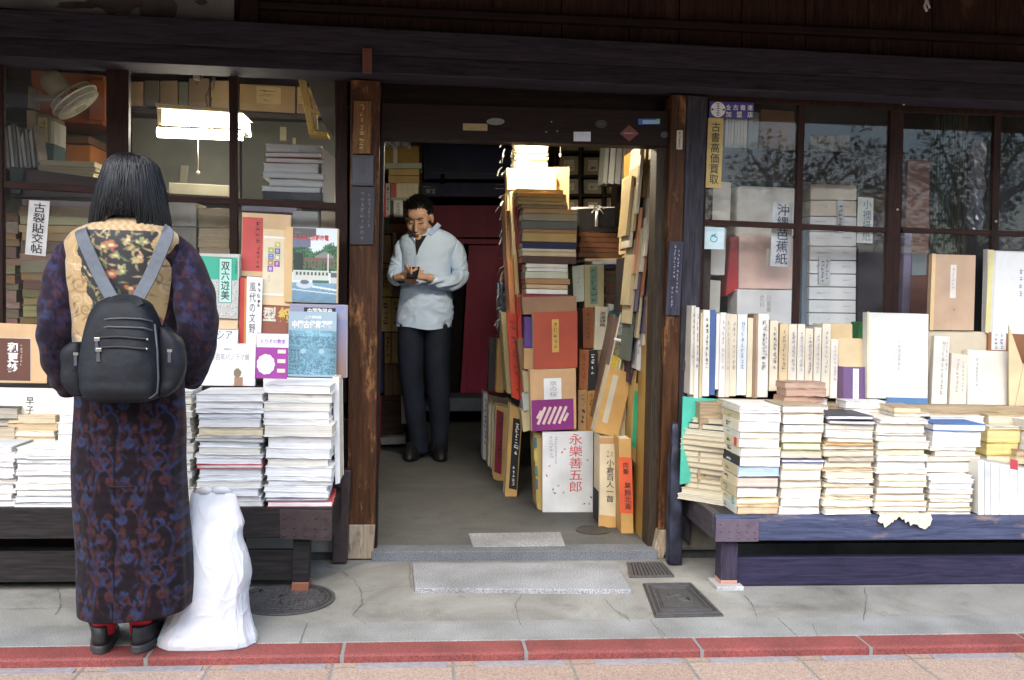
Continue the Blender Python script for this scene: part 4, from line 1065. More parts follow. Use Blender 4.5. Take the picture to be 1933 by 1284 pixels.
tx(o, q, -.075, .03, (551, 605, 628, 620), '中國古代青銅器', INKW, False, .03, .0026); tx(o, q, -.075, .03, (574, 596, 606, 602), '上海博物館', INKW, False, .01, .0026); mk(o, q, -.075, .03, (583, 703, 596, 707), INKW, 1, 11, lift=.0026)
q = [(485, 629), (545, 630), (542, 716), (482, 714)]
o = U('purple book with a white flower and a white title band', q, -.08, .025, (.30, .045, .27))
pt(o, q, -.08, .03, (484, 630, 544, 656), (.76, .73, .72)); tx(o, q, -.08, .03, (492, 640, 538, 649), 'とりその教室', M('violet_ink', (.28, .08, .4)), False, .01, .0022)
fl = []
mb = MB(); O, Uv, Vv = on_face(q, -.08, .03, *fr_(q, (485, 668, 520, 708)))
for k in range(11):
    a = 2 * math.pi * k / 11; c = O + Uv * (.5 + .3 * math.cos(a)) + Vv * (.5 + .32 * math.sin(a)) + Vector((0, -.002 - .00002 * k, 0))
    mb.add([c + (Uv * math.cos(b) * .2 + Vv * math.sin(b) * .17) for b in [2 * math.pi * i / 10 for i in range(10)]], [tuple(range(10))])
c = O + Uv * .5 + Vv * .5 + Vector((0, -.0024, 0)); mb.add([c + (Uv * math.cos(b) * .3 + Vv * math.sin(b) * .3) for b in [2 * math.pi * i / 12 for i in range(12)]], [tuple(range(12))])
mb.build('flower_print', INKW, o)
for y in (660, 678, 696): pt(o, q, -.08, .03, (524, y, 539, y + 7), (.74, .6, .45), .0016, 'price_strip')
q = [(497, 712), (640, 715), (638, 760), (497, 757)]
o = U('white booklet leaning behind the tallest magazine pile', q, -.098, .006, (.78, .78, .77), .02, name='booklet', cat='booklet'); tx(o, q, -.098, .02, (504, 720, 520, 745), '絣', INK, True, -.01)
q = [(628, 712), (640, 713), (642, 912), (633, 915)]
U('white board standing on edge between magazine pile and post', q, -.2, .18, (.78, .77, .74), 0, name='board', cat='board')

# piles on the bench beside the woman
W1 = [(.79, .79, .78), (.77, .76, .73), (.78, .77, .75), (.74, .71, .63), (.80, .80, .80)]
CV = [(.78, .78, .77), (.72, .72, .72), (.70, .66, .58), (.78, .78, .78), (.3, .3, .33), (.76, .74, .7), (.78, .77, .74), (.6, .62, .64)]
def mags(n, seed, lo=.5, hi=1.7, cov=CV, pg=W1):
    r = random.Random(seed); return [(r.uniform(lo, hi), r.choice(cov), r.choice(pg)) for _ in range(n)]
G1 = 'white magazines piled on the dark bench'
m1 = mags(19, 11); m1[13] = (1.5, (.7, .6, .4), (.72, .62, .44)); m1[6] = (.8, (.5, .06, .06), W1[0]); m1[15] = (1.0, (.2, .24, .3), W1[0])
stack('the pile behind the white bag', 371, 494, -.345, ZL, 743, m1, .25, 1, .007, G1, name='magazine', cat='magazine')
q_ = mags(16, 12, .6, 1.9); q_[0] = (.9, (.5, .06, .06), W1[0]); q_[1] = (.5, (.2, .2, .22), W1[0])
stack('the pile nearest the brown post', 501, 624, -.345, ZL, 726, q_, .25, 2, .008, G1, name='magazine', cat='magazine')
stack('the pile mostly hidden behind the patterned coat', 318, 362, -.30, ZL, 738, mags(20, 13, .4, 1.3, pg=[(.72, .69, .6), (.77, .75, .7)]), .24, 3, .006, G1, name='magazine', cat='magazine')
stack('the pile under the patterned coat elbow', 26, 141, -.35, ZL, 846, mags(10, 14, .7, 1.4), .27, 4, .006, G1, name='magazine', cat='magazine')
stack('the pile at the picture edge below the dark books', -95, 24, -.345, ZL, 842, mags(11, 15, .7, 1.4), .27, 5, .006, G1, name='magazine', cat='magazine')
G2 = 'old books piled behind the white magazines'
zb2 = W(60, 842, -.18).z
T_ = [(1, (.60, .48, .30), (.62, .50, .33)), (1.1, (.55, .40, .24), (.60, .46, .30)), (.8, (.5, .36, .2), (.66, .55, .38)), (.7, (.7, .62, .46), (.72, .66, .54)), (.9, (.48, .36, .2), (.55, .42, .26)), (1, (.58, .46, .3), (.6, .5, .34))]
mb = MB(); mb.box((-1.9, -.10, ZL), (-1.2, -.087, zb2)); 
stack('the tan pile before the long cream board', 12, 106, -.16, zb2 - .06, 783, T_, .07, 6, .006, G2)
stack('the low dark pile at the picture edge', -90, 30, -.17, zb2 - .06, 768, [(1.4, (.2, .2, .22), (.45, .4, .33)), (1, (.4, .3, .2), (.5, .42, .3)), (.6, (.06, .06, .07), (.5, .45, .38)), (.9, (.05, .055, .065), (.42, .38, .3))], .08, 7, .006, G2)
stack('the short white pile touching the patterned coat', 108, 150, -.16, zb2 - .06, 782, mags(5, 16), .07, 8, .005, G2)

# ================================================================== the room behind the windows by the woman
LAMP_ON = glow('lamp_glow', (1.0, .95, .82), 12.0)
Yl = .58
o = thing('ceiling_lamp', 'lit pale fluorescent lamp hanging behind the window glass, its pull cord below', 'lamp', tuple(W(370, 225, Yl)))
mb = MB(); pbox(mb, [(291, 194), (446, 206), (460, 214), (296, 204)], Yl - .02, .26); mb.build('housing', M('lamp_housing', (.6, .5, .3), .5), o, bevel=.004)
mb = MB(); pbox(mb, [(296, 205), (306, 207), (304, 242), (298, 236)], Yl, .3); mb.build('side_panel', M('lamp_side', (.45, .38, .24), .5), o)
mb = MB(); pbox(mb, [(306, 205), (454, 216), (456, 243), (306, 236)], Yl + .01, .26); mb.build('diffuser', glow('diffuser_glow', (1, .94, .78), 5.0), o, bevel=.006)
mb = MB(); pbox(mb, [(298, 236), (456, 243), (456, 246), (298, 240)], Yl - .05, .2); mb.build('divider', M('lamp_side', (0, 0, 0)), o)
mb = MB(); mb.tube([W(298, 250, Yl), W(458, 256, Yl)], mpp(Yl) * 9, 14); mb.build('tube', LAMP_ON, o, smooth=True)
mb = MB(); mb.tube([W(374, 262, Yl), W(374, 322, Yl)], .0022, 6); mb.ball(W(374, 326, Yl), .009, 6); mb.build('pull_cord', M('cord_white', (.75, .7, .6), .6), o, smooth=True)
mb = MB(); mb.tube([W(x, y, Yl + .1) for x, y in ((392, 205), (388, 178), (402, 168), (406, 150), (396, 138), (384, 140), (380, 150), (372, 160), (366, 150), (372, 138))], .003, 6); mb.tube([W(x, y, Yl + .1) for x, y in ((394, 200), (400, 186), (392, 178), (396, 160), (404, 145))], .0035, 6)
mb.build('cable', M('lamp_cable', (.25, .22, .16), .6), o, smooth=True)
mb = MB(); pbox(mb, [(364, 136), (374, 137), (374, 150), (364, 149)], Yl + .08, .04); mb.build('plug', M('plug_cream', (.55, .5, .38), .5), o, bevel=.003)
# wall fan
Yf = .75
FANM = M('fan_cream', (.36, .33, .21), .45, var=.15, scale=6)
o = thing('wall_fan', 'old cream wall fan tilted downward before the orange boxes', 'fan', tuple(W(60, 200, Yf)))
mb = MB(); pbox(mb, [(52, 160), (69, 166), (66, 207), (50, 204)], Yf + .05, .07); mb.build('wall_bracket', FANM, o, bevel=.012)
mb = MB(); mb.tube([W(x, y, Yf + .04) for x, y in ((62, 188), (80, 186), (100, 187), (112, 180))], [.022, .018, .018, .022], 12); mb.build('neck', FANM, o, smooth=True)
mb = MB(); c = W(112, 170, Yf); vv_ = (c - CAM).normalized(); rr1 = vv_.cross(Vector((0, 0, 1))).normalized(); ax = -(rr1 * .6 - rr1.cross(vv_) * .74 - vv_ * .3).normalized(); s_ = ax.cross(Vector((0, 1, 0))).normalized(); t_ = ax.cross(s_)
def fring(h, r): return [c + ax * h + (s_ * math.cos(2 * math.pi * k / 20) + t_ * math.sin(2 * math.pi * k / 20)) * r for k in range(20)]
mb.rings([fring(-.02, .045), fring(.0, .056), fring(.055, .058), fring(.085, .045), fring(.092, .02)]); mb.build('motor', FANM, o, smooth=True)
cf = W(141, 190, Yf); mb = MB(); rad = .118
def cring(h, r, n=40): return [cf + ax * h + (s_ * math.cos(2 * math.pi * k / n) + t_ * math.sin(2 * math.pi * k / n)) * r for k in range(n)]
for h, r, th in ((0, rad, .006), (-.028, rad * .93, .003), (-.04, rad * .6, .002), (-.043, rad * .3, .002), (.03, rad * .9, .003)):
    p = cring(h, r); mb.tube(p + p[:2], th, 6, cap=False)
for k in range(72):
    a = 2 * math.pi * k / 72; d = s_ * math.cos(a) + t_ * math.sin(a)
    mb.tube([cf - ax * .044 + d * .02, cf - ax * .04 + d * rad * .6, cf - ax * .028 + d * rad * .93, cf + d * rad], .0016, 4, cap=False)
    if k % 2: mb.tube([cf + d * rad, cf + ax * .03 + d * rad * .9, cf + ax * .04 + d * .05], .0015, 4, cap=False)
mb.build('cage', M('fan_cage', (.62, .60, .48), .4), o, smooth=True)
mb = MB()
for k in range(4):
    a = math.pi / 2 * k; d = s_ * math.cos(a) + t_ * math.sin(a); e = ax.cross(d)
    for sgn in (1,):
        mb.hexa([cf + d * .02 - e * .02 + ax * .008, cf + d * .105 - e * .045 + ax * .012, cf + d * .108 + e * .03 - ax * .012, cf + d * .02 + e * .02 - ax * .008], [cf + d * .02 - e * .02 + ax * .010, cf + d * .105 - e * .045 + ax * .014, cf + d * .108 + e * .03 - ax * .010, cf + d * .02 + e * .02 - ax * .006])
mb.build('blade', M('fan_blade', (.30, .33, .30), .3), o)
mb = MB(); mb.disc(cf - ax * .05, .03, ax, .03, 20); mb.build('hub', FANM, o)

GW = 'things stored in the room behind the glass'
def boxy(label, q, Y, depth, c, cat='box', name='box', labelrect=None, lc=(.6, .5, .3), group=GW, bev=.004):
    o = slab(label, q, Y, depth, M('board_%02x%02x%02x' % tuple(int(255 * x) for x in c), c, .8, var=.2, scale=5, bump=.1), cat, name, group, 0, bev)
    if labelrect:
        pt(o, q, Y, 0, labelrect, lc, .001, 'paper_label'); mk(o, q, Y, 0, (labelrect[0] + 4, labelrect[1] + 4, labelrect[2] - 4, labelrect[3] - 4), INK, 3, int(labelrect[0]), .1, .0018)
    return o
boxy('large orange box behind the wall fan', [(58, 132), (196, 142), (194, 236), (60, 226)], 1.15, .4, (.36, .085, .018))
boxy('flat orange folder standing beside the large orange box', [(170, 150), (199, 152), (198, 228), (168, 225)], 1.10, .03, (.40, .11, .03), 'folder', 'folder')
boxy('small orange box on the shelf under the fan', [(102, 272), (172, 274), (170, 312), (103, 310)], 1.15, .3, (.42, .15, .04))
boxy('brown carton lying over the small orange box', [(102, 258), (168, 256), (168, 271), (102, 271)], 1.15, .3, (.16, .08, .04), 'carton', 'carton')
# shelf boards and uprights of the store room
o = thing('storage_shelf', 'dark wooden storage shelf along the back of the lamp lit room', 'shelf', (-1.9, 1.5, 0))
SHM = wood('shelf_wood', (.02, .014, .010), (.06, .042, .028), 'X')
for y0, y1 in ((118, 134), (206, 216), (236, 246), (316, 326)):
    mb = MB(); a = W(100, y0 + 10, 1.5); b = W(640, y1 + 10, 1.5); mb.box((-2.9, 1.35, W(300, y1, 1.35).z), (-.62, 1.75, W(300, y0, 1.35).z)) if y0 not in (236, 316) else mb.box((-2.9, 1.12, W(100, y1, 1.12).z), (-2.0, 1.6, W(100, y0, 1.12).z))
    mb.build('shelf_board', SHM, o)
mb = MB(); mb.box((-2.9, 1.76, 0), (-.62, 1.80, 2.5)); mb.build('back_panel', M('grey_wall_paper', (.17, .18, .155), .9, var=.3, scale=4), o)
for k, (x0, x1, y0, y1) in enumerate([(245, 270, 152, 200), (272, 300, 150, 200), (302, 335, 150, 205), (337, 355, 152, 205), (356, 395, 146, 208), (398, 432, 150, 208)]):
    c_ = [(.28, .19, .10), (.10, .085, .06), (.20, .14, .08), (.12, .12, .09), (.17, .12, .07), (.3, .21, .11)][k]
    boxy(['pale tan box at the end of the shelf above the lamp', 'dark box second along the shelf above the lamp', 'brown box third along the shelf above the lamp', 'thin olive box fourth along the shelf above the lamp', 'brown box behind the hanging lamp cable', 'tan box behind the thin window bar above the lamp'][k], rect(x0, y0 + 2, x1, y1), 1.38, .3, c_)
boxy('long tan carton with a stamped paper label above the white books', [(452, 158), (558, 163), (557, 214), (452, 208)], 1.36, .3, (.26, .17, .075), labelrect=(484, 164, 530, 196), lc=(.38, .27, .12))
boxy('tan carton with a paper label beside the yellow rack', [(560, 163), (640, 167), (640, 218), (560, 214)], 1.36, .3, (.24, .155, .07), labelrect=(562, 168, 588, 198), lc=(.38, .27, .12))
boxy('grey dusty cabinet behind the lamp cord', [(248, 216), (452, 224), (452, 372), (248, 362)], 1.5, .2, (.16, .165, .14), 'cabinet', 'cabinet', bev=.006)
o = boxy('dark cabinet with small paper slips behind the stack of white books', [(456, 222), (640, 228), (640, 396), (456, 386)], 1.45, .25, (.06, .062, .05), 'cabinet', 'cabinet', bev=.006)
for i, (x0, y0, x1, y1) in enumerate([(528, 240, 540, 266), (552, 260, 558, 272), (470, 250, 476, 262)]): pt(o, [(456, 222), (640, 228), (640, 396), (456, 386)], 1.45, 0, (x0, y0, x1, y1), (.28, .24, .15), .001, 'paper_slip')
boxy('grey cardboard carton below the lamp cord', [(318, 344), (432, 350), (432, 372), (318, 366)], .9, .3, (.24, .22, .16), 'carton', 'carton')
boxy('pale paper slip stuck below the lamp cord', [(340, 312), (356, 313), (352, 346), (338, 345)], 1.48, .01, (.3, .28, .22), 'paper', 'paper_slip')
# yellow letter rack
o = thing('letter_rack', 'yellow wooden rack hanging behind the top corner of the window', 'rack', tuple(W(590, 200, .7)))
YR = wood('yellow_rack_wood', (.34, .22, .05), (.52, .36, .10), 'Z')
mb = MB(); pbox(mb, [(563, 150), (577, 151), (593, 248), (582, 246)], .7, .03); pbox(mb, [(582, 246), (618, 250), (618, 257), (583, 253)], .69, .12); pbox(mb, [(583, 205), (606, 208), (606, 214), (584, 211)], .69, .1); mb.build('frame', YR, o, bevel=.002)
mb = MB(); pbox(mb, [(578, 165), (590, 190), (592, 212), (584, 208)], .72, .01); pbox(mb, [(588, 214), (598, 216), (600, 244), (590, 242)], .71, .02); mb.build('letter', M('old_letters', (.5, .4, .2), .7), o)
mb = MB(); pbox(mb, [(579, 150), (634, 154), (632, 262), (612, 236)], .66, .015); mb.build('side_board', M('rack_board', (.10, .085, .07), .7, var=.3, scale=6), o)

# the white volumes behind the glass
def wstack(where, x0, x1, Y, y_b, y_t, specs, **k): return stack(where, x0, x1, Y, W((x0 + x1) / 2, y_b, Y).z, y_t, specs, **k)
sp = [(1.5, (.03, .035, .045), (.04, .05, .06), True)] + [(t_, c_, (.78, .80, .79)) for t_, c_ in ((1.1, (.6, .6, .6)), (1.4, (.6, .62, .6)), (1.2, (.55, .56, .55)), (1.9, (.6, .6, .58)), (1, (.4, .1, .08)), (1, (.34, .08, .06)), (1.6, (.6, .6, .57)))]
wstack('the white stack behind the upper glass', 496, 602, .42, 376, 272, sp, depth=.22, seed=21, jit=.012, group=GW)
o = slab('white bound papers leaning at the end of the white stack', [(606, 278), (634, 300), (632, 386), (608, 380)], .44, .2, (.55, .52, .42), 'papers', 'paper_bundle', GW)
# under the bar: rows of old volumes behind the glass
OLD_ = [(.22, .14, .075), (.30, .20, .10), (.16, .10, .06), (.26, .18, .10), (.34, .25, .14), (.20, .15, .10)]
def olds(n, seed, k=1.0):
    r = random.Random(seed); out = []
    for _ in range(n):
        c_ = tuple(x * k * r.uniform(.8, 1.2) for x in r.choice(OLD_)); out.append((r.uniform(.6, 1.5), c_, tuple(min(.6, x * 1.2) for x in c_), r.random() < .5))
    return out
wstack('the brown wrapped stack behind the paper slip', 40, 182, .42, 612, 378, olds(14, 31), depth=.2, seed=31, jit=.006, group=GW)
wstack('the brown stack at the window edge', -120, 34, .45, 612, 400, olds(13, 32), depth=.2, seed=32, jit=.006, group=GW)
wstack('the tan stack beside the thin window bar', 372, 432, .42, 560, 392, [(s[0], (.42, .33, .19), (.45, .36, .22), False) for s in olds(10, 33)], depth=.2, seed=33, jit=.004, group=GW)
wstack('the grey wrapped stack behind the black hair', 300, 368, .42, 560, 382, [(1.4, (.3, .28, .22), (.30, .28, .22), True), (1.8, (.22, .17, .1), (.26, .2, .12), True), (1.6, (.2, .18, .14), (.2, .18, .14), True), (1.6, (.40, .38, .32), (.38, .36, .3), True)], depth=.2, seed=34, jit=.004, group=GW)
wstack('the hidden stack between coat and window', 200, 290, .44, 560, 392, olds(8, 36), depth=.2, seed=36, jit=.004, group=GW)
slab('violet paper pad lying on the books behind the glass', [(456, 384), (560, 388), (560, 402), (456, 398)], .4, .2, (.30, .26, .30), 'paper pad', 'paper_pad', GW)
slab('white file standing behind the tan slipcased book', [(552, 398), (600, 400), (600, 470), (552, 470)], .40, .05, (.46, .46, .44), 'file', 'file', GW)
slab('tan file standing at the window frame', [(606, 398), (634, 400), (634, 470), (606, 470)], .40, .05, (.50, .42, .28), 'file', 'file', GW)
# paper notice inside the glass
q = [(55, 378), (94, 380), (86, 484), (47, 480)]
o = plaque('white paper notice with five black brush characters behind the glass', q, YW - .04, .0008, M('notice_paper', (.62, .60, .56), .8), name='notice', cat='notice', bev=0)
letters(o, '古裂貼交帖', *fq(q, YW - .04, .24, .03, .84, .97, .001), INK, True, .012, N=SG)
# files, flat books and dark cartons below the fan
r = random.Random(44)
for i, x in enumerate([6, 14, 22, 30, 38, 46, 54, 62, 70]):
    c_ = [(.42, .44, .42), (.30, .28, .24), (.5, .5, .46), (.2, .2, .2), (.42, .40, .34), (.5, .5, .5), (.3, .3, .28), (.46, .46, .44), (.25, .22, .2)][i]
    nm = ['pale grey file first from the window edge', 'brown grey file second from the window edge', 'cream white file third from the window edge', 'charcoal file fourth from the window edge', 'grey beige file fifth from the window edge', 'white file sixth from the window edge', 'grey file seventh from the window edge', 'pale file eighth from the window edge', 'dark file ninth from the window edge, beside the labelled boxes'][i]
    slab(nm, [(x - 8, 240 + r.uniform(-8, 22)), (x - 3, 240 + r.uniform(-5, 15)), (x + 5, 316), (x, 316)], .62, .2, c_, 'file', 'file', 'files leaning below the fan')
slab('tall labelled book box under the fan bracket', [(50, 208), (64, 209), (64, 318), (52, 318)], .72, .2, (.38, .30, .18), 'book box', 'book_box', GW)
o = boxy('olive book box with a paper label under the fan', [(66, 214), (94, 216), (92, 318), (68, 318)], .74, .2, (.22, .2, .12), labelrect=(72, 222, 90, 268), lc=(.45, .38, .2))
boxy('striped narrow box beside the olive book box', [(94, 228), (104, 229), (103, 278), (93, 277)], .76, .15, (.48, .46, .4)); boxy('blue green box under the striped narrow box', [(80, 270), (102, 271), (101, 320), (80, 319)], .73, .15, (.06, .10, .10))
wstack('the flat pile on the dark carton below the fan', 82, 178, .55, 336, 302, [(1.2, (.5, .42, .25), (.55, .47, .3)), (.8, (.3, .25, .15), (.5, .42, .28)), (1, (.55, .5, .35), (.6, .52, .36))], depth=.25, seed=45, jit=.02, group=GW)
boxy('long dark plum carton under the flat pile', [(18, 314), (186, 336), (184, 372), (20, 372)], .5, .25, (.055, .035, .034), 'carton', 'carton')
boxy('dark bottle green box at the window edge', [(18, 318), (40, 318), (38, 366), (20, 366)], .47, .1, (.03, .05, .05))

# ================================================================== inside the doorway
GI = 'books piled inside the doorway'
def V_(label, q, Y, depth, c, group=GI, lean=0, cat='book', name='book', **k):
    return upright(label, q, Y, depth, c, k.pop('pages', (.62, .55, .40)), k.pop('spine', 'front'), lean, group=group, cat=cat, name=name, **k)
# rear: maroon sliding doors under a blue board
MAR = M('maroon_boards', (.42, .035, .09), .5, var=.2, scale=5, stretch=(1, 1, .2))
Yr = 4.75
o = thing('sliding_door', 'maroon wooden sliding doors across the rear of the shop', 'door', tuple(W(880, 750, Yr)))
mb = MB(); pbox(mb, [(700, 388), (1000, 388), (1000, 448), (700, 448)], Yr, .04); mb.build('upper_panel', MAR, o)
mb = MB(); pbox(mb, [(700, 449), (1000, 452), (1000, 462), (700, 459)], Yr - .03, .08); mb.build('rail', MAR, o, bevel=.004)
mb = MB(); pbox(mb, [(885, 463), (1000, 463), (1000, 752), (868, 752)], Yr - .015, .03); mb.build('door_leaf', MAR, o, bevel=.004)
mb = MB(); pbox(mb, [(893, 474), (940, 474), (938, 740), (882, 740)], Yr - .02, .004); mb.build('door_panel', MAR, o, bevel=.003)
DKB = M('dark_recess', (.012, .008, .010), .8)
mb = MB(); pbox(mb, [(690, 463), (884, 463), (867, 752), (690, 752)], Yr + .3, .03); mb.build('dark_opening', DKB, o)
NVY = M('navy_board', (.06, .08, .2), .45, var=.3, scale=3)
NVF = M('navy_frame', (.05, .055, .14), .4)
o = thing('framed_board', 'dark blue framed board hung high over the maroon doors', 'board', tuple(W(880, 340, Yr - .25)))
mb = MB(); pbox(mb, [(806, 240), (1000, 240), (1000, 326), (806, 326)], Yr - .22, .03); mb.build('panel', NVY, o)
mb = MB(); pbox(mb, [(798, 236), (807, 236), (808, 340), (800, 340)], Yr - .26, .06); pbox(mb, [(807, 325), (1000, 327), (1000, 339), (807, 338)], Yr - .26, .06); mb.build('frame', NVF, o, bevel=.004)
mb = MB(); pbox(mb, [(814, 324.5), (1000, 327), (1000, 329), (814, 327)], Yr - .28, .04); mb.build('ledge', M('ledge_blue', (.10, .10, .16), .35), o)
mb = MB(); pbox(mb, [(832, 328), (840, 328), (840, 347), (832, 347)], Yr - .28, .03); mb.build('bracket', DKB, o)
mb = MB(); pbox(mb, [(700, 344), (1000, 346), (1000, 372), (700, 370)], Yr - .2, .1); tag(mb.build('wall_rail', M('blue_rail', (.05, .06, .17), .5, var=.2)), 'wide blue painted rail between the dark board and the maroon doors', 'rail')
q = [(788, 349), (824, 350), (824, 368), (788, 367)]
o = plaque('small teal sign with white lettering on the blue rail behind the man', q, Yr - .2, .004, M('teal_sign', (.02, .12, .16), .4), name='wall_sign', cat='sign', bev=0)
letters(o, '書籍', *fq(q, Yr - .2, .45, .12, .92, .62, .0045), INKW, False, .03, N=SG); marks(o, *fq(q, Yr - .2, .2, .72, .9, .88, .0045), INKW, 1, random.Random(2), N=SG)
mb = MB(); pbox(mb, [(690, 752), (1010, 752), (1010, 777), (690, 777)], Yr - .5, .5); struct(mb.build('rear_step', M('rear_step_stone', (.10, .12, .15), .6, var=.3, scale=8), bevel=.01))
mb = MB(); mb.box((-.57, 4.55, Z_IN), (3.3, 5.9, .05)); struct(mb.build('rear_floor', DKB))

# ---- the bookcase behind the man
Ys_ = 3.05
o = thing('bookcase', 'dark wooden bookcase against the wall behind the man', 'bookcase', tuple(W(750, 820, Ys_ + .1)))
SHW = wood('bookcase_wood', (.022, .014, .009), (.06, .04, .025), 'X')
mb = MB(); pbox(mb, [(690, 250), (797, 250), (797, 825), (690, 825)], Ys_ + .32, .03); mb.build('back_panel', SHW, o)
for i, y in enumerate((412, 441, 496.5, 561, 626, 686, 746)):
    mb = MB(); pbox(mb, [(690, y), (758, y), (758, y + 2.5), (690, y + 2.5)], Ys_ + .03, .29); mb.build('shelf_board', SHW, o)
mb = MB(); pbox(mb, [(690, 748), (762, 748), (762, 822), (690, 822)], Ys_ + .02, .28); dr = mb.build('drawer_chest', wood('drawer_wood', (.03, .014, .009), (.085, .042, .026), 'X'), o)
mb = MB()
for k in range(5): pbox(mb, [(692, 756 + k * 13), (757, 756 + k * 13), (757, 757.5 + k * 13), (692, 757.5 + k * 13)], Ys_ + .016, .01)
mb.build('groove', DKB, dr)
SB = 'books on the shelves behind the man'
def sb(label, x0, y0, x1, y1, c, lab=None, dep=.2, slant=0, **k):
    q = [(x0 + slant, y0), (x1 + slant, y0), (x1, y1), (x0, y1)]
    o = V_(label, q, Ys_ + k.pop('dy', 0), dep, c, SB, **k)
    if lab: mk(o, q, Ys_, 0, (x0 + (x1 - x0) * .25, y0 + (y1 - y0) * .1, x1 - (x1 - x0) * .2, y0 + (y1 - y0) * .8), lab, 5, int(x0 + y0), .16)
    return o
o = sb('old olive wrapped bundle tied with white tape, high behind the man', 716, 276, 791, 320, (.36, .23, .055), dep=.3, spine='left'); pt(o, rect(716, 276, 791, 320), Ys_, 0, (742, 276, 750, 318), (.75, .72, .62), .002, 'tape')
sb('tan carton on top of the olive bundle', 718, 240, 786, 263, (.45, .29, .12), dep=.3, spine='left')
mb = MB(); rr = random.Random(4)
P_ = []
for j in range(5):
    P_.append([W(718 + k * 5.2, 262 + j * 4.5 + rr.uniform(-2, 2), Ys_ - .01 + rr.uniform(-.03, .03)) for k in range(12)])
mb.rings(P_, cap=False, closed=False); ob = mb.build('plastic_wrap', M('silver_wrap', (.6, .6, .6), .25, var=.2), smooth=False); tag(ob, 'crumpled silvery plastic wrap between the carton and the olive bundle', 'wrap')
sb('pale green book lying flat beneath the olive bundle', 727, 308, 796, 318, (.50, .54, .38), dep=.28, dy=-.03, spine='left')
sb('upper tan book of two lying under the pale green one', 734, 319, 791, 331, (.58, .40, .15), dep=.28, dy=-.02, spine='left'); sb('lower tan book of two lying under the pale green one', 733, 332, 791, 345, (.50, .33, .11), dep=.28, dy=-.02, spine='left')
for i in range(5): sb('cream volume with a red edge, %s of five above the man' % ['first', 'second', 'third', 'fourth', 'fifth'][i], 738 + i * 10.4, 346, 748 + i * 10.4, 373, (.68, .60, .42) if i else (.5, .1, .06), dep=.25)
sb('grey green volume lying across above the white spines', 738, 373, 790, 379, (.36, .38, .28), dep=.25, spine='left')
sb('tall red spine with gold lettering beside the brown post', 714, 342, 727, 411, (.50, .03, .035), M('gold_print', (.6, .4, .1)))
sb('grey white spine next to the tall red one', 728, 346, 736.5, 411, (.52, .50, .46), INK)
sb('black narrow spine beside the white lettered one', 737, 378, 742.5, 410, (.05, .045, .04)); sb('white spine with black brush letters near the man hair', 743, 378, 760, 411, (.74, .73, .69), INK)
for i in range(3): sb('dull green volume, %s of three under the red spine' % ['first', 'second', 'third'][i], 714 + i * 7, 413, 720.4 + i * 7, 440, (.22, .27, .17))
sb('brown tan box lying under the white spines', 734, 424, 770, 440, (.42, .24, .11), spine='left'); sb('dark brown box above the brown tan one', 735, 411, 772, 423, (.12, .05, .02), spine='left')
for i in range(4): sb('cream gold spine, %s of a set of four by the man shoulder' % ['first', 'second', 'third', 'fourth'][i], 713 + i * 6.4, 444, 719 + i * 6.4, 496, (.66, .53, .28))
sb('thin white spine standing by the man shoulder', 741, 438, 748, 496, (.72, .70, .64)); sb('grey brown spine close to the man shoulder', 749, 440, 757, 496, (.30, .22, .14))
sb('wide golden book with black lettering by the man elbow', 714, 498, 740, 560, (.60, .42, .14), INK); sb('grey volume hidden by the man elbow', 741, 500, 758, 561, (.24, .23, .22)); 
sb('golden lettered spine below the man elbow', 718, 562, 738, 626, (.62, .43, .15), INK); sb('golden spine touching the man shirt', 739, 563, 757, 626, (.60, .42, .16), INK)
sb('tall navy volume beside the post near the man jeans', 711, 627, 724, 742, (.018, .02, .10)); sb('ochre spine beside the tall navy volume', 726, 628, 737, 686, (.36, .22, .06), INK); sb('ochre spine touching the man jeans', 739, 628, 756, 686, (.32, .2, .07))
for i in range(4): sb('brown spine, %s of four on the lowest shelf behind the man' % ['first', 'second', 'third', 'fourth'][i], 726 + i * 8, 689, 733.4 + i * 8, 746, (.15, .075, .03), dep=.2)
q = [(700, 755), (717, 755), (715, 884), (699, 884)]
V_('tall bright red book leaning inside the door jamb', q, 2.3, .22, (.42, .015, .02), GI)
ob = slab('white paper roll standing by the man legs', [(757, 748), (768, 748), (768, 800), (758, 800)], Ys_ - .1, .06, (.4, .38, .34), 'paper roll', 'paper_roll', None)

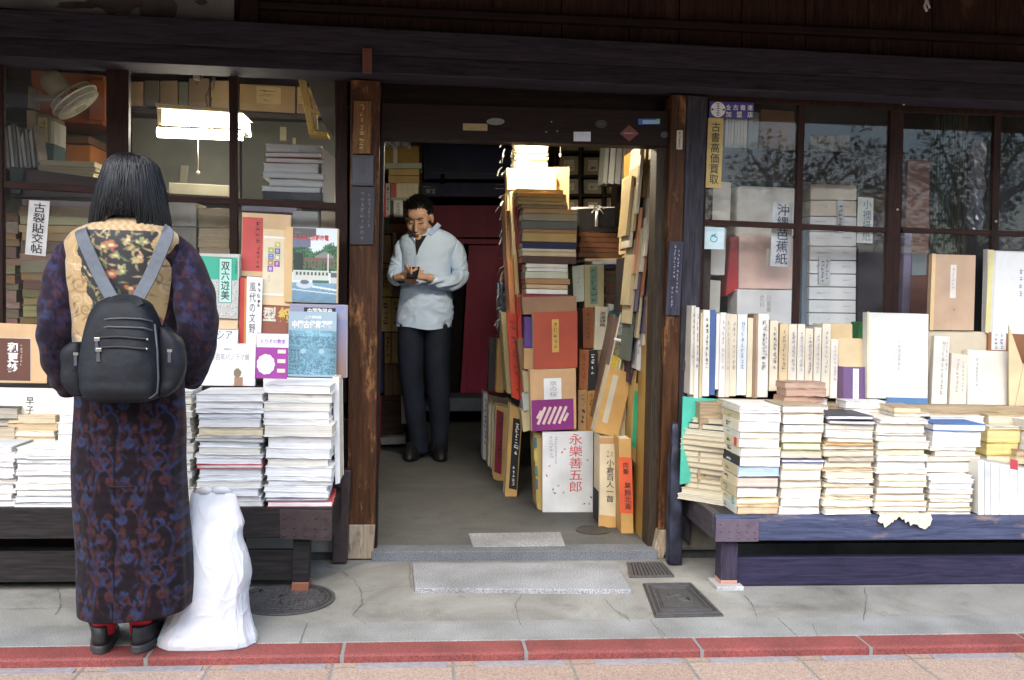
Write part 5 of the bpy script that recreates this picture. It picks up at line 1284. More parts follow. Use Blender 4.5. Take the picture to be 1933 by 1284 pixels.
# ---- the island of books on the floor
Yi = .92
def I(label, q, c, Y=Yi, dep=.26, **k): return V_(label, q, Y, dep, c, GI, **k)
def Is(label, x0, y0, x1, y1, c, Y=Yi, dep=.26, **k): return I(label, rect(x0, y0, x1, y1), c, Y, dep, **k)
q = [(1024, 815), (1120, 814), (1119, 968), (1024, 969)]
o = upright('large white art book with red brush lettering and scattered leaves, on the floor', q, .88, .10, (.66, .66, .64), (.55, .42, .2), 'right', 0, group=GI)
tx(o, q, .88, 0, (1073, 818, 1100, 930), '永樂善五郎', INKR, True, .0)
mk(o, q, .88, 0, (1036, 823, 1045, 865), INKB, 7, 21, .1); mk(o, q, .88, 0, (1047, 823, 1052, 875), INKB, 12, 22, .1)
for i, (x, y, c_) in enumerate([(1066, 848, (.3, .3, .2)), (1061, 854, (.5, .08, .08)), (1109, 869, (.35, .33, .2)), (1037, 880, (.3, .32, .2)), (1032, 898, (.5, .08, .12)), (1054, 917, (.35, .3, .12)), (1044, 924, (.5, .04, .08)), (1047, 931, (.08, .12, .3)), (1064, 930, (.35, .3, .1)), (1116, 939, (.04, .06, .15)), (1103, 951, (.5, .1, .12)), (1112, 951, (.35, .3, .18))]):
    mb = MB(); c = W(x, y, .88 - .0014); a = i * 1.3; d = Vector((math.cos(a), 0, math.sin(a))) * .010; s = Vector((-math.sin(a), 0, math.cos(a))) * .0045
    mb.add([c - d, c - s, c + d, c + s], [(0, 1, 2, 3)]); mb.build('leaf_print', M('leaf_%d' % i, c_), o)
o = I('narrow green and tan box squeezed left of the white art book', [(1008, 818), (1024, 816), (1024, 966), (1014, 960)], (.42, .30, .10), .93, .2); 
for i, (y, c_) in enumerate([(825, (.05, .12, .14)), (850, (.45, .38, .1)), (880, (.06, .16, .12)), (905, (.08, .1, .14)), (930, (.3, .26, .08))]): pt(o, [(1008, 818), (1024, 816), (1024, 966), (1014, 960)], .93, 0, (1009.5, y, 1015, y + 20), c_, .0012, 'stripe')
q = [(1000, 698), (1087, 695), (1088, 810), (1003, 814)]
o = I('tan slipcase with a white label and a purple panel of slanted white stripes', q, (.50, .31, .15), .86, .09, spine='right')
pt(o, q, .86, 0, (1027, 714, 1060, 756), (.72, .72, .72)); tx(o, q, .86, 0, (1037, 719, 1052, 749), '京の桜', INKG, True, -.004, .0022)
pt(o, q, .86, 0, (1003, 754, 1083, 812), (.20, .022, .15), .0016, 'purple_panel')
O_, U_, V2 = on_face(q, .86, 0, *fr_(q, (1013, 768, 1072, 800))); mb = MB()
for k in range(7):
    if k in (0, 6): p0, p1 = ((0, .35), (.14, .8)) if k == 0 else ((.86, .15), (1.0, .6))
    else: p0, p1 = ((k - 1) * .17 + .02, .0), ((k - 1) * .17 + .27, 1.0)
    a = O_ + U_ * p0[0] + V2 * p0[1] - Vector((0, .0026, 0)); b = O_ + U_ * p1[0] + V2 * p1[1] - Vector((0, .0026, 0)); d = (b - a).normalized(); s = Vector((-d.z, 0, d.x)) * .007
    mb.add([a - s, b - s, b + s, a + s], [(0, 1, 2, 3)])
mb.build('slanted_stripe', M('stripe_white', (.66, .5, .45)), o)
q = [(1006, 590), (1090, 587), (1090, 694), (1008, 697)]
o = I('red orange cloth box with a gold title label', q, (.36, .062, .028), .87, .10, spine='right'); pt(o, q, .87, 0, (1042, 603, 1055, 665), (.56, .33, .08)); mk(o, q, .87, 0, (1045, 607, 1052, 660), INK, 5, 24, .1, .002)
Is('purple and white book behind the red orange box', 990, 598, 1006, 656, (.10, .05, .22), .95, .2); Is('tan book under the purple and white one', 989, 657, 1008, 697, (.45, .27, .12), .94, .2)
o = I('brown board standing above the red orange box', [(985, 561), (1088, 559), (1089, 592), (988, 594)], (.30, .17, .09), .93, .12, spine='left')
for i, (x, y0, y1, c_) in enumerate([(990, 700, 740, (.5, .42, .25)), (989, 742, 775, (.45, .5, .45)), (988, 776, 812, (.52, .44, .26))]): I(['tan edged pamphlet between the slipcase and the red strips', 'pale green pamphlet between the slipcase and the leaning books', 'cream pamphlet above the floor left of the slipcase'][i], [(x - 4, y0), (x + 12, y0 - 3), (x + 15, y1), (x, y1 + 4)], c_, .98, .15)
# the tall pile: spines to the street
tp = [(556, 562, 985, 1078, (.25, .02, .03)), (546, 555, 993, 1071, (.70, .68, .62)), (537, 545, 993, 1071, (.52, .36, .19)), (526, 536, 992, 1076, (.36, .19, .08)), (513, 525.5, 992, 1072, (.50, .52, .38)), (506, 512.5, 994, 1071, (.66, .66, .60)), (498, 505.5, 993, 1071, (.62, .60, .52)), (484, 497, 986, 1088, (.07, .03, .02)), (475, 483.5, 987, 1088, (.55, .46, .27)), (469.5, 474.5, 986, 1087, (.60, .56, .44)), (457, 469, 986, 1088, (.012, .012, .055)), (440, 456.5, 986, 1088, (.40, .28, .10)), (433, 439.5, 987, 1089, (.33, .18, .07)), (417, 432.5, 985, 1090, (.10, .11, .10)), (403.5, 416.5, 986, 1089, (.25, .24, .16)), (394, 403, 988, 1089, (.35, .22, .09)), (387, 393.5, 984, 1072, (.23, .17, .10)), (381, 386.5, 978, 1071, (.42, .33, .14)), (373, 380.5, 979, 1069, (.36, .27, .11)), (366, 372.5, 976, 1069, (.38, .22, .08)), (357, 365.5, 975, 1064, (.34, .24, .10))]
rr = random.Random(8)
lab_n = len(tp)
for i, (y0, y1, x0, x1, c_) in enumerate(tp):
    k = lab_n - 1 - i
    z1, z0 = W(1030, y0, .95).z, W(1030, y1, .95).z; xa, xb = W(x0, (y0 + y1) / 2, .95).x, W(x1, (y0 + y1) / 2, .95).x
    yf = .94 + rr.uniform(0, .02); dpt = .28
    ob = book('%s spine, %s the tall pile of spines inside the doorway' % (cname(c_), (ORD[k] + (' in' if k == 0 else ' down in'))), Vector((xa, yf + dpt, z0)), Vector((0, 0, z1 - z0 - .001)), Vector((0, -dpt, 0)), Vector((xb - xa, 0, 0)), c_, (.62, .54, .36), 'Z', group=GI)
    if rr.random() < .7:
        e = MB(); zz0, zz1 = z0 + .1 * (z1 - z0), z0 + .85 * (z1 - z0); e.box((xa - .0012, yf + .05, zz0), (xa + .001, yf + .18, zz1)); e.build('shelf_label', bookm(rr.choice([(.6, .55, .4), (.1, .1, .13), (.5, .5, .46), (.45, .1, .08), (.25, .3, .25)])), ob)
# lit papers above the tall pile
o = I('large tan folder upright behind the tall pile, brightly lit', [(956, 318), (1075, 315), (1074, 396), (958, 398)], (.62, .46, .22), 1.24, .12, name='folder', cat='folder', spine='left')
Is('pale inner sheet showing before the large tan folder', 958, 330, 1050, 358, (.70, .58, .34), 1.22, .015, name='sheet', cat='sheet', spine='left')
wr = random.Random(12)
stack('the lit paper bundle under the lintel', 964, 1022, 1.26, W(990, 318, 1.26).z, 262, [(wr.uniform(.6, 1.5), (.74, .66, .46), (.74, .66, .46)) for _ in range(10)], .24, 50, .008, 'lit paper bundle under the lintel')
mb = MB(); pbox(mb, [(988, 262), (995, 262), (994, 318), (988, 318)], 1.25, .004); tag(mb.build('paper_band', M('band_white', (.8, .78, .7), .6)), 'white paper band tied round the lit bundle under the lintel', 'paper band')
Is('tan bundle end beside the lit paper bundle', 1023, 270, 1034, 316, (.35, .25, .12), 1.3, .2)
# right of the tall pile
BR = (.15, .065, .025)
Is('long white paper sheet lying behind the bowed black box', 1073, 391, 1160, 396, (.72, .72, .72), 1.25, .3, name='sheet', cat='sheet', spine='left')
q = [(1092, 394), (1160, 392), (1161, 428), (1094, 430)]
o = I('black box tied with a white ribbon bow', q, (.014, .013, .014), 1.12, .25, name='gift_box', cat='box', spine='left')
RB = M('white_ribbon', (.74, .72, .72), .5)
mb = MB(); c = W(1126, 396, 1.10)
pbox(mb, [(1124.5, 396), (1130, 396), (1128, 428), (1123, 428)], 1.115, .003)
for dx, dz, w_ in ((-.045, .012, .012), (.04, .005, .012), (-.03, -.02, .009), (.035, -.022, .009), (.012, .018, .01)):
    e = c + Vector((dx, -.02, dz)); mb.tube([c, c.lerp(e, .5) + Vector((0, -.015, .010)), e], [.006, w_ * .8, w_], 8, flat=.35)
mb.ball(c, .009, 6); mb.build('ribbon', RB, o, smooth=True)
Is('flat black folder under the bowed black box', 1093, 430, 1168, 438, (.02, .016, .014), 1.11, .28, spine='left')
for i, (y0, y1, x0, x1) in enumerate([(439, 447, 1094, 1178), (448, 457, 1097, 1181), (458, 467, 1095, 1180), (468, 476, 1096, 1184), (477, 486, 1093, 1186)]):
    c_ = tuple(v * rr.uniform(.8, 1.5) for v in BR)
    ob = book('%s worn brown volume below the bowed black box' % ['first', 'second', 'third', 'fourth', 'fifth'][i], *(lambda z0, z1, xa, xb: (Vector((xa, 1.1 + .28, z0)), Vector((0, 0, z1 - z0)), Vector((0, -.27, 0)), Vector((xb - xa, 0, 0))))(W(1130, y1, 1.1).z, W(1130, y0, 1.1).z, W(x0, y0, 1.1).x, W(x1, y0, 1.1).x), c_, (.3, .2, .1), 'Z', group=GI)
Is('cream paper pad under the worn brown volumes', 1104, 488, 1186, 493, (.66, .54, .30), 1.08, .28, spine='left'); Is('blue white paper pad under the cream pad', 1118, 493.5, 1187, 499, (.62, .66, .74), 1.07, .28, spine='left'); Is('navy flat book under the blue white pad', 1138, 500, 1187, 508, (.02, .022, .05), 1.08, .28, spine='left')
for i in range(6):
    y = 509 + i * 11.2; ob = book('dark brown flat book, %s below the navy one' % ['first', 'second', 'third', 'fourth', 'fifth', 'sixth'][i], *(lambda z0, z1, xa, xb: (Vector((xa, 1.38, z0)), Vector((0, 0, z1 - z0)), Vector((0, -.27, 0)), Vector((xb - xa, 0, 0))))(W(1160, y + 10.5, 1.12).z, W(1160, y, 1.12).z, W(1141 + rr.uniform(-3, 3), y, 1.12).x, W(1187, y, 1.12).x), tuple(v * rr.uniform(.7, 1.4) for v in (.14, .085, .045)), (.22, .15, .08), 'Z', group=GI)
Is('black lacquered box under the dark brown flat books', 1145, 576, 1187, 700, (.03, .02, .015), 1.2, .25, name='box', cat='box')
q = [(1080, 503), (1102, 500), (1104, 569), (1083, 571)]; o = I('pale green book with faint lettering beside the tall pile', q, (.40, .44, .34), 1.02, .2); mk(o, q, 1.02, 0, (1089, 512, 1097, 545), INKG, 4, 31, .1)
q = [(1103, 500), (1140, 500), (1140, 579), (1104, 581)]; o = I('thick olive book with a dark green lettered strip', q, (.38, .32, .16), 1.0, .2); pt(o, q, 1.0, 0, (1114, 503, 1128, 574), (.14, .22, .15)); mk(o, q, 1.0, 0, (1116, 507, 1126, 570), M('strip_green', (.03, .08, .05)), 6, 32, .16, .002)
q = [(1100, 582), (1121, 581), (1121, 657), (1101, 658)]; o = I('worn reddish brown thick spine below the pale green book', q, (.24, .075, .02), 1.0, .2); mk(o, q, 1.0, 0, (1107, 590, 1114, 640), INK, 6, 33, .1)
q = [(1124, 578), (1148, 580), (1143, 662), (1121, 660)]; o = I('cream dictionary spine with black lettering', q, (.60, .54, .38), .97, .2); tx(o, q, .97, 0, (1131, 588, 1143, 617), '茶道辞典', INK, True, .006)
q = [(1149, 573), (1172, 578), (1170, 640), (1144, 663)]; o = I('cream and teal spine beside the cream dictionary', q, (.56, .52, .42), .99, .2); pt(o, q, .99, 0, (1148, 588, 1170, 618), (.03, .16, .18))
q = [(1094, 661), (1112, 660), (1110, 735), (1093, 734)]; o = I('orange brown spine below the reddish brown one', q, (.32, .10, .03), .95, .2); mk(o, q, .95, 0, (1099, 668, 1106, 725), INK, 7, 35, .08)
q = [(1113, 661), (1128, 661), (1125, 737), (1110, 736)]; o = I('black spine with white lettering on the floor pile', q, (.018, .016, .016), .94, .2); mk(o, q, .94, 0, (1115, 668, 1122, 708), INKW, 4, 36, .16)
Is('olive spine beside the black lettered one', 1128, 663, 1152, 745, (.42, .30, .11), .98, .2)
q = [(1092, 736), (1108, 735), (1107, 816), (1091, 814)]; o = I('tan spine with black lettering under the orange brown one', q, (.40, .24, .10), .93, .2); mk(o, q, .93, 0, (1098, 772, 1104, 800), INK, 3, 37, .2); mk(o, q, .93, 0, (1096, 742, 1105, 768), INK, 4, 38, .08)
q = [(1109, 738), (1124, 737), (1123, 818), (1108, 816)]; o = I('orange tan spine under the black lettered one', q, (.42, .20, .05), .92, .2); mk(o, q, .92, 0, (1113, 742, 1120, 785), INK, 5, 39, .12)
q = [(1163, 596), (1169, 600), (1129, 796), (1121, 789)]; I('slim brown book leaning beside the ribboned picture bundle', q, (.22, .14, .10), .8, .2)
q = [(1176, 580), (1203, 588), (1186, 708), (1152, 692)]
o = I('ribboned picture bundle with a blue and yellow cover', q, (.30, .26, .16), .70, .05, spine='right', name='book_bundle', cat='book bundle')
def pic(u, v):
    n = np.sin(23 * u + 5 * np.sin(17 * v)) * np.sin(21 * v + 4 * np.cos(13 * u)); c = np.array([.16, .14, .09])[None] * (1 + .7 * n)[:, None]
    t = v > .72; c[t] = (np.array([.12, .22, .3])[None] * (1 + .4 * n)[:, None])[t]; t = (v > .55) & (v <= .72); c[t] = (np.array([.3, .32, .28])[None] * (1 + .6 * n)[:, None])[t]
    t = v < .2; c[t] = (np.array([.5, .36, .05])[None] * (1 + .2 * n)[:, None])[t]; return c
art(o, *on_face(q, .7, 0, .01, .01, .97, .99), pic, 28, 60)
mb = MB()
pbox(mb, [(1184, 605), (1189, 606), (1180, 640), (1176, 640)], .697, .004); pbox(mb, [(1160, 638), (1196, 645), (1195, 650), (1159, 643)], .697, .004)
mb.tube([W(x, y, .69) for x, y in ((1178, 646), (1174, 668), (1168, 697))], [.006, .018, .022], 8, flat=.3); mb.tube([W(x, y, .69) for x, y in ((1180, 646), (1181, 670), (1177, 700))], [.006, .014, .018], 8, flat=.3); mb.ball(W(1178, 645, .69), .012, 6, sc=(1.3, .6, 1)); mb.build('ribbon', RB, o, smooth=True)
q = [(1152, 690), (1194, 708), (1167, 826), (1122, 816)]
o = I('tan slipcase with a long pale label leaning to the door', q, (.50, .29, .09), .62, .12, spine='right'); pt(o, [(1152, 690), (1194, 708), (1167, 826), (1122, 816)], .62, 0, (1146, 712, 1156, 800), (.5, .46, .34))
q = [(1176, 705), (1197, 720), (1184, 826), (1166, 824)]; I('cream board wedged between the tan slipcase and the green box', q, (.52, .46, .28), .66, .1)
q = [(1133, 826), (1163, 826), (1162, 998), (1131, 994)]
o = I('tall cream slipcased book with large black lettering on the floor', q, (.62, .52, .34), .54, .16)
pt(o, q, .54, 0, (1131, 826, 1163, 838), (.45, .25, .10)); pt(o, q, .54, 0, (1131, 973, 1163, 997), (.50, .29, .10))
tx(o, q, .54, 0, (1144, 866, 1159, 948), '小倉百人一首', INK, True, .006); mk(o, q, .54, 0, (1145, 850, 1150, 864), INK, 2, 41, .1); mk(o, q, .54, 0, (1152, 850, 1157, 864), INK, 2, 42, .1)
mb = MB(); a = W(1131, 930, .54); b = W(1131, 990, .54); mb.box((a.x - .002, .56, b.z), (a.x + .001, .68, a.z)); mb.build('dark_label', DKB, o)
q = [(1157, 826), (1168, 828), (1165, 925), (1156, 922)]; I('thin white book between the cream and the orange banded books', q, (.70, .68, .62), .58, .15)
q = [(1168, 829), (1191, 828), (1196, 1010), (1173, 1008)]
o = I('tan slipcased book with a bright orange band, leaning by the door', q, (.48, .28, .09), .42, .12)
pt(o, q, .42, 0, (1169, 862, 1194, 969), (.62, .10, .035)); tx(o, q, .42, 0, (1176, 872, 1188, 896), '肉筆', INK, True, .008, .0022); tx(o, q, .42, 0, (1178, 910, 1191, 962), '葛飾北斎', INK, True, .008, .0022)
# boards and books leaning on the passage wall by the jamb
LE = [('green box with a pale script panel leaning near the floor', [(1197, 722), (1220, 728), (1208, 890), (1190, 862)], .50, (.46, .30, .10)),
      ('long white lettered spine leaning by the jamb', [(1213, 532), (1223, 533), (1211, 702), (1201, 697)], .46, (.66, .65, .62)),
      ('tan frame edge beside the long white spine', [(1224, 520), (1234, 522), (1222, 716), (1212, 704)], .42, (.42, .27, .09)),
      ('golden upright board nearest the jamb', [(1231, 560), (1240, 560), (1223, 1037), (1211, 1037)], .30, (.42, .24, .06)),
      ('dark purple book under the white lettered spine', [(1190, 640), (1206, 620), (1200, 735), (1186, 722)], .56, (.05, .016, .03)),
      ('olive tall book leaning above the ribboned bundle', [(1190, 484), (1208, 482), (1196, 588), (1182, 582)], .62, (.34, .26, .05)),
      ('black tall book leaning above the ribboned bundle', [(1180, 486), (1190, 486), (1183, 590), (1174, 590)], .66, (.02, .012, .012)),
      ('white script book leaning high by the jamb', [(1212, 478), (1224, 462), (1208, 590), (1197, 590)], .54, (.54, .48, .42)),
      ('pink tan board leaning high by the jamb', [(1224, 384), (1236, 382), (1224, 480), (1212, 476)], .46, (.48, .30, .20)),
      ('green slim book leaning high by the jamb', [(1216, 362), (1223, 364), (1212, 486), (1203, 484)], .52, (.035, .10, .045)),
      ('salmon slim book leaning next to the green one', [(1205, 372), (1214, 372), (1203, 486), (1194, 486)], .58, (.52, .30, .18)),
      ('maroon slim book leaning next to the salmon one', [(1196, 372), (1203, 372), (1197, 470), (1188, 470)], .64, (.12, .012, .02)),
      ('cream slim board next to the maroon book', [(1191, 330), (1197, 330), (1189, 480), (1184, 478)], .70, (.55, .42, .22)),
      ('tall cream board reaching the lintel beside the jamb', [(1211, 274), (1219, 274), (1210, 372), (1200, 370)], .52, (.64, .56, .40)),
      ('tall ochre board reaching the lintel', [(1220, 274), (1228, 274), (1219, 372), (1211, 372)], .48, (.40, .24, .07)),
      ('tall olive board nearest the jamb under the lintel', [(1231, 274), (1240, 274), (1232, 392), (1222, 385)], .42, (.46, .40, .20)),
      ('orange panel leaning under the lintel', [(1195, 284), (1208, 282), (1202, 330), (1194, 332)], .72, (.62, .18, .02)),
      ('cream narrow board against the post side', [(1233, 470), (1240, 470), (1234, 545), (1226, 545)], .38, (.54, .44, .28))]
for lb, q, Y, c_ in LE:
    o = V_(lb, q, Y, .22, tuple(v * .8 for v in c_), 'boards and books leaning along the passage wall')
    if 'green box' in lb: pt(o, q, Y, 0, (1195, 738, 1206, 850), (.02, .30, .14)); pt(o, q, Y, 0, (1208, 752, 1216, 846), (.10, .40, .20)); mk(o, q, Y, 0, (1208.5, 765, 1213, 830), M('lime_print', (.4, .6, .3)), 5, 51, .1, .002)
    if 'white lettered' in lb or 'white script' in lb: mk(o, q, Y, 0, (q[3][0] + 5, q[0][1] + 14, q[3][0] + 10, q[2][1] - 30), INKG, 10, 52, .1)
rl = random.Random(33)
for i in range(16):
    x = 1184 + rl.uniform(0, 46); y = 292 + i * 20; h = rl.uniform(80, 130); w_ = rl.uniform(4, 7); Y = .345 + (1236 - x) * .003
    c_ = rl.choice([(.42, .34, .2), (.3, .12, .06), (.5, .45, .34), (.08, .1, .08), (.36, .26, .12), (.12, .1, .14), (.45, .2, .1)])
    V_('slim %s spine, %s of sixteen downward among the boards by the jamb' % (cname(c_), 'first second third fourth fifth sixth seventh eighth ninth tenth eleventh twelfth thirteenth fourteenth fifteenth sixteenth'.split()[i]), [(x, y), (x + w_, y), (x + w_ - h * .10, y + h), (x - h * .10, y + h)], Y, .2, c_, 'slim spines among the boards by the jamb')
# shelf of packages further in
o = thing('rear_shelf', 'dark shelf of labelled packages deep in the shop beyond the bowed black box', 'shelf', tuple(W(1120, 600, 3.2)))
mb = MB(); pbox(mb, [(1040, 230), (1240, 230), (1240, 700), (1040, 700)], 3.5, .03); mb.build('back_panel', SHW, o)
for y in (284, 330, 366, 402): mb = MB(); pbox(mb, [(1040, y), (1200, y + 2), (1200, y + 6), (1040, y + 4)], 3.15, .34); mb.build('shelf_board', SHW, o)
for x in (1046, 1094, 1138): mb = MB(); pbox(mb, [(x, 236), (x + 4, 236), (x + 4, 700), (x, 700)], 3.14, .34); mb.build('upright', SHW, o)
k = 0
for r_, (y0, y1) in enumerate([(262, 284), (292, 330), (336, 366), (372, 402)]):
    for c_i, (x0, x1) in enumerate([(1056, 1092), (1102, 1136), (1143, 1166)]):
        q = rect(x0, y0 + rr.uniform(0, 5), x1, y1); cc = rr.choice([(.36, .27, .16), (.28, .2, .13), (.34, .29, .21)])
        o = boxy('paper wrapped package, %s row, %s column of the dark rear shelf' % (['top', 'second', 'third', 'bottom'][r_], ['first', 'second', 'third'][c_i]), q, 3.2, .25, cc, 'package', 'package', None, group='packages on the dark rear shelf')
        pt(o, q, 3.2, 0, (x0 + 8, y0 + 10, x1 - 8, y1 - 7), (.62, .56, .40), .001, 'paper_label'); mk(o, q, 3.2, 0, (x0 + 11, y0 + 13, x1 - 11, y1 - 9), INK, 1, k, .12, .002); k += 1
for i, (x0, x1, sl, c_) in enumerate([(1139, 1146, 5, (.30, .30, .26)), (1148, 1158, 6, (.42, .42, .38)), (1160, 1170, 6, (.30, .30, .28)), (1172, 1178, 6, (.34, .28, .2)), (1180, 1194, 4, (.30, .24, .15))]):
    V_('%s hanging file of five under the lintel by the orange panel' % ['first', 'second', 'third', 'fourth', 'fifth'][i], [(x0 + sl, 268), (x1 + sl, 268), (x1, 348), (x0, 346)], 1.9, .2, c_, 'files hanging high in the passage')
sm = MB(); mb = MB(); mb.tube([W(1058, 262, 1.6), W(1058, 290, 1.6)], .0025, 6); mb.ball(W(1057.5, 293, 1.6), .009, 6, sc=(1, 1, 1.6)); tag(mb.build('pull_cord', M('cord_white', (.75, .7, .6), .6), smooth=True), 'white lamp pull cord hanging beside the lit paper bundle', 'cord')
# left flank of the island: leaning strips, books and folders
q = [(957, 590), (979, 594), (985, 758), (966, 750)]
o = I('long red paper folder with black lettering leaning on the pile', q, (.48, .05, .022), 1.15, .03, name='folder', cat='folder')
for i in range(5): mk(o, q, 1.15, 0, (964 + i * 1.5, 602 + i * 29, 978 + i * 1.5, 622 + i * 29), INK, 2, 60 + i, .08)
FL = [('orange slat leaning on the pile flank', [(958, 492), (968, 492), (978, 700), (968, 696)], 1.20, (.50, .20, .08)), ('tan slat leaning on the pile flank', [(969, 480), (976, 480), (985, 640), (978, 640)], 1.15, (.54, .40, .18)),
      ('red slat leaning on the pile flank', [(976, 560), (983, 560), (990, 760), (983, 756)], 1.05, (.45, .05, .03)), ('brown slat behind the orange one', [(953, 365), (961, 365), (965, 500), (957, 500)], 1.30, (.28, .15, .07)),
      ('cream slat behind the shelf labels', [(962, 362), (970, 362), (975, 480), (968, 480)], 1.22, (.60, .50, .30)), ('wine red slat high on the pile flank', [(970, 365), (975, 365), (982, 470), (976, 470)], 1.15, (.3, .05, .06)),
      ('brown board leaning below the red folder', [(978, 640), (986, 640), (1000, 770), (990, 775)], 1.0, (.20, .12, .06)), ('olive slat leaning by the paper slips', [(946, 590), (956, 590), (966, 745), (957, 742)], 1.3, (.40, .32, .16))]
for lb, q, Y, c_ in FL: V_(lb, q, Y, .25, c_, 'slats leaning on the flank of the tall pile')
q = [(925, 636), (939, 640), (932, 738), (921, 737)]; o = I('black folder with silver clips leaning deep in the passage', q, (.025, .024, .022), 1.9, .1, name='folder', cat='folder')
q = [(940, 640), (957, 642), (950, 742), (936, 740)]; I('tan folder leaning beside the black folder', q, (.50, .30, .10), 1.8, .1, name='folder', cat='folder')
q = [(913, 742), (922, 744), (920, 872), (911, 866)]; o = I('white spine with blue lettering deepest in the floor row', q, (.58, .56, .58), 2.35, .2); mk(o, q, 2.35, 0, (914, 750, 919, 840), INKB, 9, 71, .14)
q = [(922, 748), (966, 757), (962, 790), (924, 785)]; I('mauve tan box edge behind the floor row', q, (.38, .28, .22), 2.25, .15)
q = [(923, 764), (930, 765), (926, 882), (921, 880)]; I('cream spine second in the floor row', q, (.60, .52, .34), 2.1, .2)
q = [(930, 766), (936, 767), (932, 888), (927, 885)]; I('white spine third in the floor row', q, (.68, .66, .6), 1.98, .2)
q = [(936, 764), (966, 772), (954, 914), (931, 904)]; o = I('tan slipcase with a dark red lettered panel in the floor row', q, (.52, .34, .12), 1.75, .14, spine='right')
A_ = on_face(q, 1.75, 0, .06, .10, .62, .94); patch(o, *A_, (.22, .015, .035), N=SG); mk(o, q, 1.75, 0, (940, 782, 948, 870), INK, 6, 72, .14, .002)
q = [(963, 762), (987, 776), (975, 942), (953, 938)]; o = I('tan slipcase with a black lettered spine at the front of the floor row', q, (.50, .31, .10), 1.28, .14, spine='right')
patch(o, *on_face(q, 1.28, 0, .30, .10, .96, .87), (.013, .012, .012), N=SG); marks(o, *on_face(q, 1.28, 0, .52, .48, .84, .84), INKW, 6, random.Random(73), .002, .2, N=SG); marks(o, *on_face(q, 1.28, 0, .5, .14, .75, .36), INKW, 5, random.Random(74), .002, .12, N=SG)
# paper slips sticking out of the pile towards the passage
rs = random.Random(90)
PSM = [M('slip_%d' % i, c_, .8) for i, c_ in enumerate([(.26, .25, .21), (.2, .2, .19), (.3, .27, .2), (.16, .17, .18), (.30, .36, .45)])]
for i in range(34):
    y = 268 + i * 11 + rs.uniform(-4, 4); x = 955 - rs.uniform(0, 8); Y = 1.35 + rs.uniform(-.05, .4)
    dx, dy = -rs.uniform(3, 16), rs.uniform(-4, 22); wv = rs.uniform(2, 4)
    p0, p1, p2 = W(x, y, Y), W(x + dx * .6, y + dy * .3, Y - rs.uniform(0, .05)), W(x + dx, y + dy, Y - rs.uniform(0, .08))
    mb = MB(); mb.tube([p0, p1, p2], [mpp(Y) * wv * .5] * 3, 6, flat=.12)
    ob = mb.build('paper_slip', PSM[i % 5 if i > 20 else i % 4])
    tag(ob, 'paper slip sticking out of the pile flank into the passage', 'paper slip', 'paper slips sticking out of the pile flank')
mb = MB(); P_ = []
for j in range(9): P_.append([W(936 + k * 3 + rs.uniform(-2, 2) + j * .3, 535 + j * 12 + rs.uniform(-3, 3), 1.5 + rs.uniform(-.04, .04)) for k in range(7)])
mb.rings(P_, cap=False, closed=False); tag(mb.build('crumpled_plastic', M('blue_grey_plastic', (.2, .24, .3), .3, var=.5, scale=30)), 'crumpled blue grey plastic wrapping hanging from the pile flank', 'plastic wrap')
# pendant lamp of the passage: its lit papers show it, the lintel hides it
pl_ = Vector((W(972, 300, 1.04).x, 1.04, 2.2))
o = thing('pendant_lamp', 'enamel pendant lamp over the lit papers, hidden behind the lintel', 'lamp', tuple(pl_))
mb = MB(); n = 24
mb.rings([[pl_ + Vector((math.cos(2 * math.pi * k / n) * r, math.sin(2 * math.pi * k / n) * r, h)) for k in range(n)] for r, h in ((.16, -.02), (.12, .04), (.05, .08), (.03, .12))], cap=False); mb.build('shade', M('lamp_enamel', (.6, .6, .56), .3), o, smooth=True)
mb = MB(); mb.ball(pl_ + Vector((0, 0, .0)), .045, 8); mb.build('bulb', glow('bulb_glow', (1.0, .91, .74), 250.0), o, smooth=True)
mb = MB(); mb.tube([pl_ + Vector((0, 0, .12)), Vector((pl_.x, pl_.y, 2.55))], .004, 6); mb.build('cord', DKB, o)

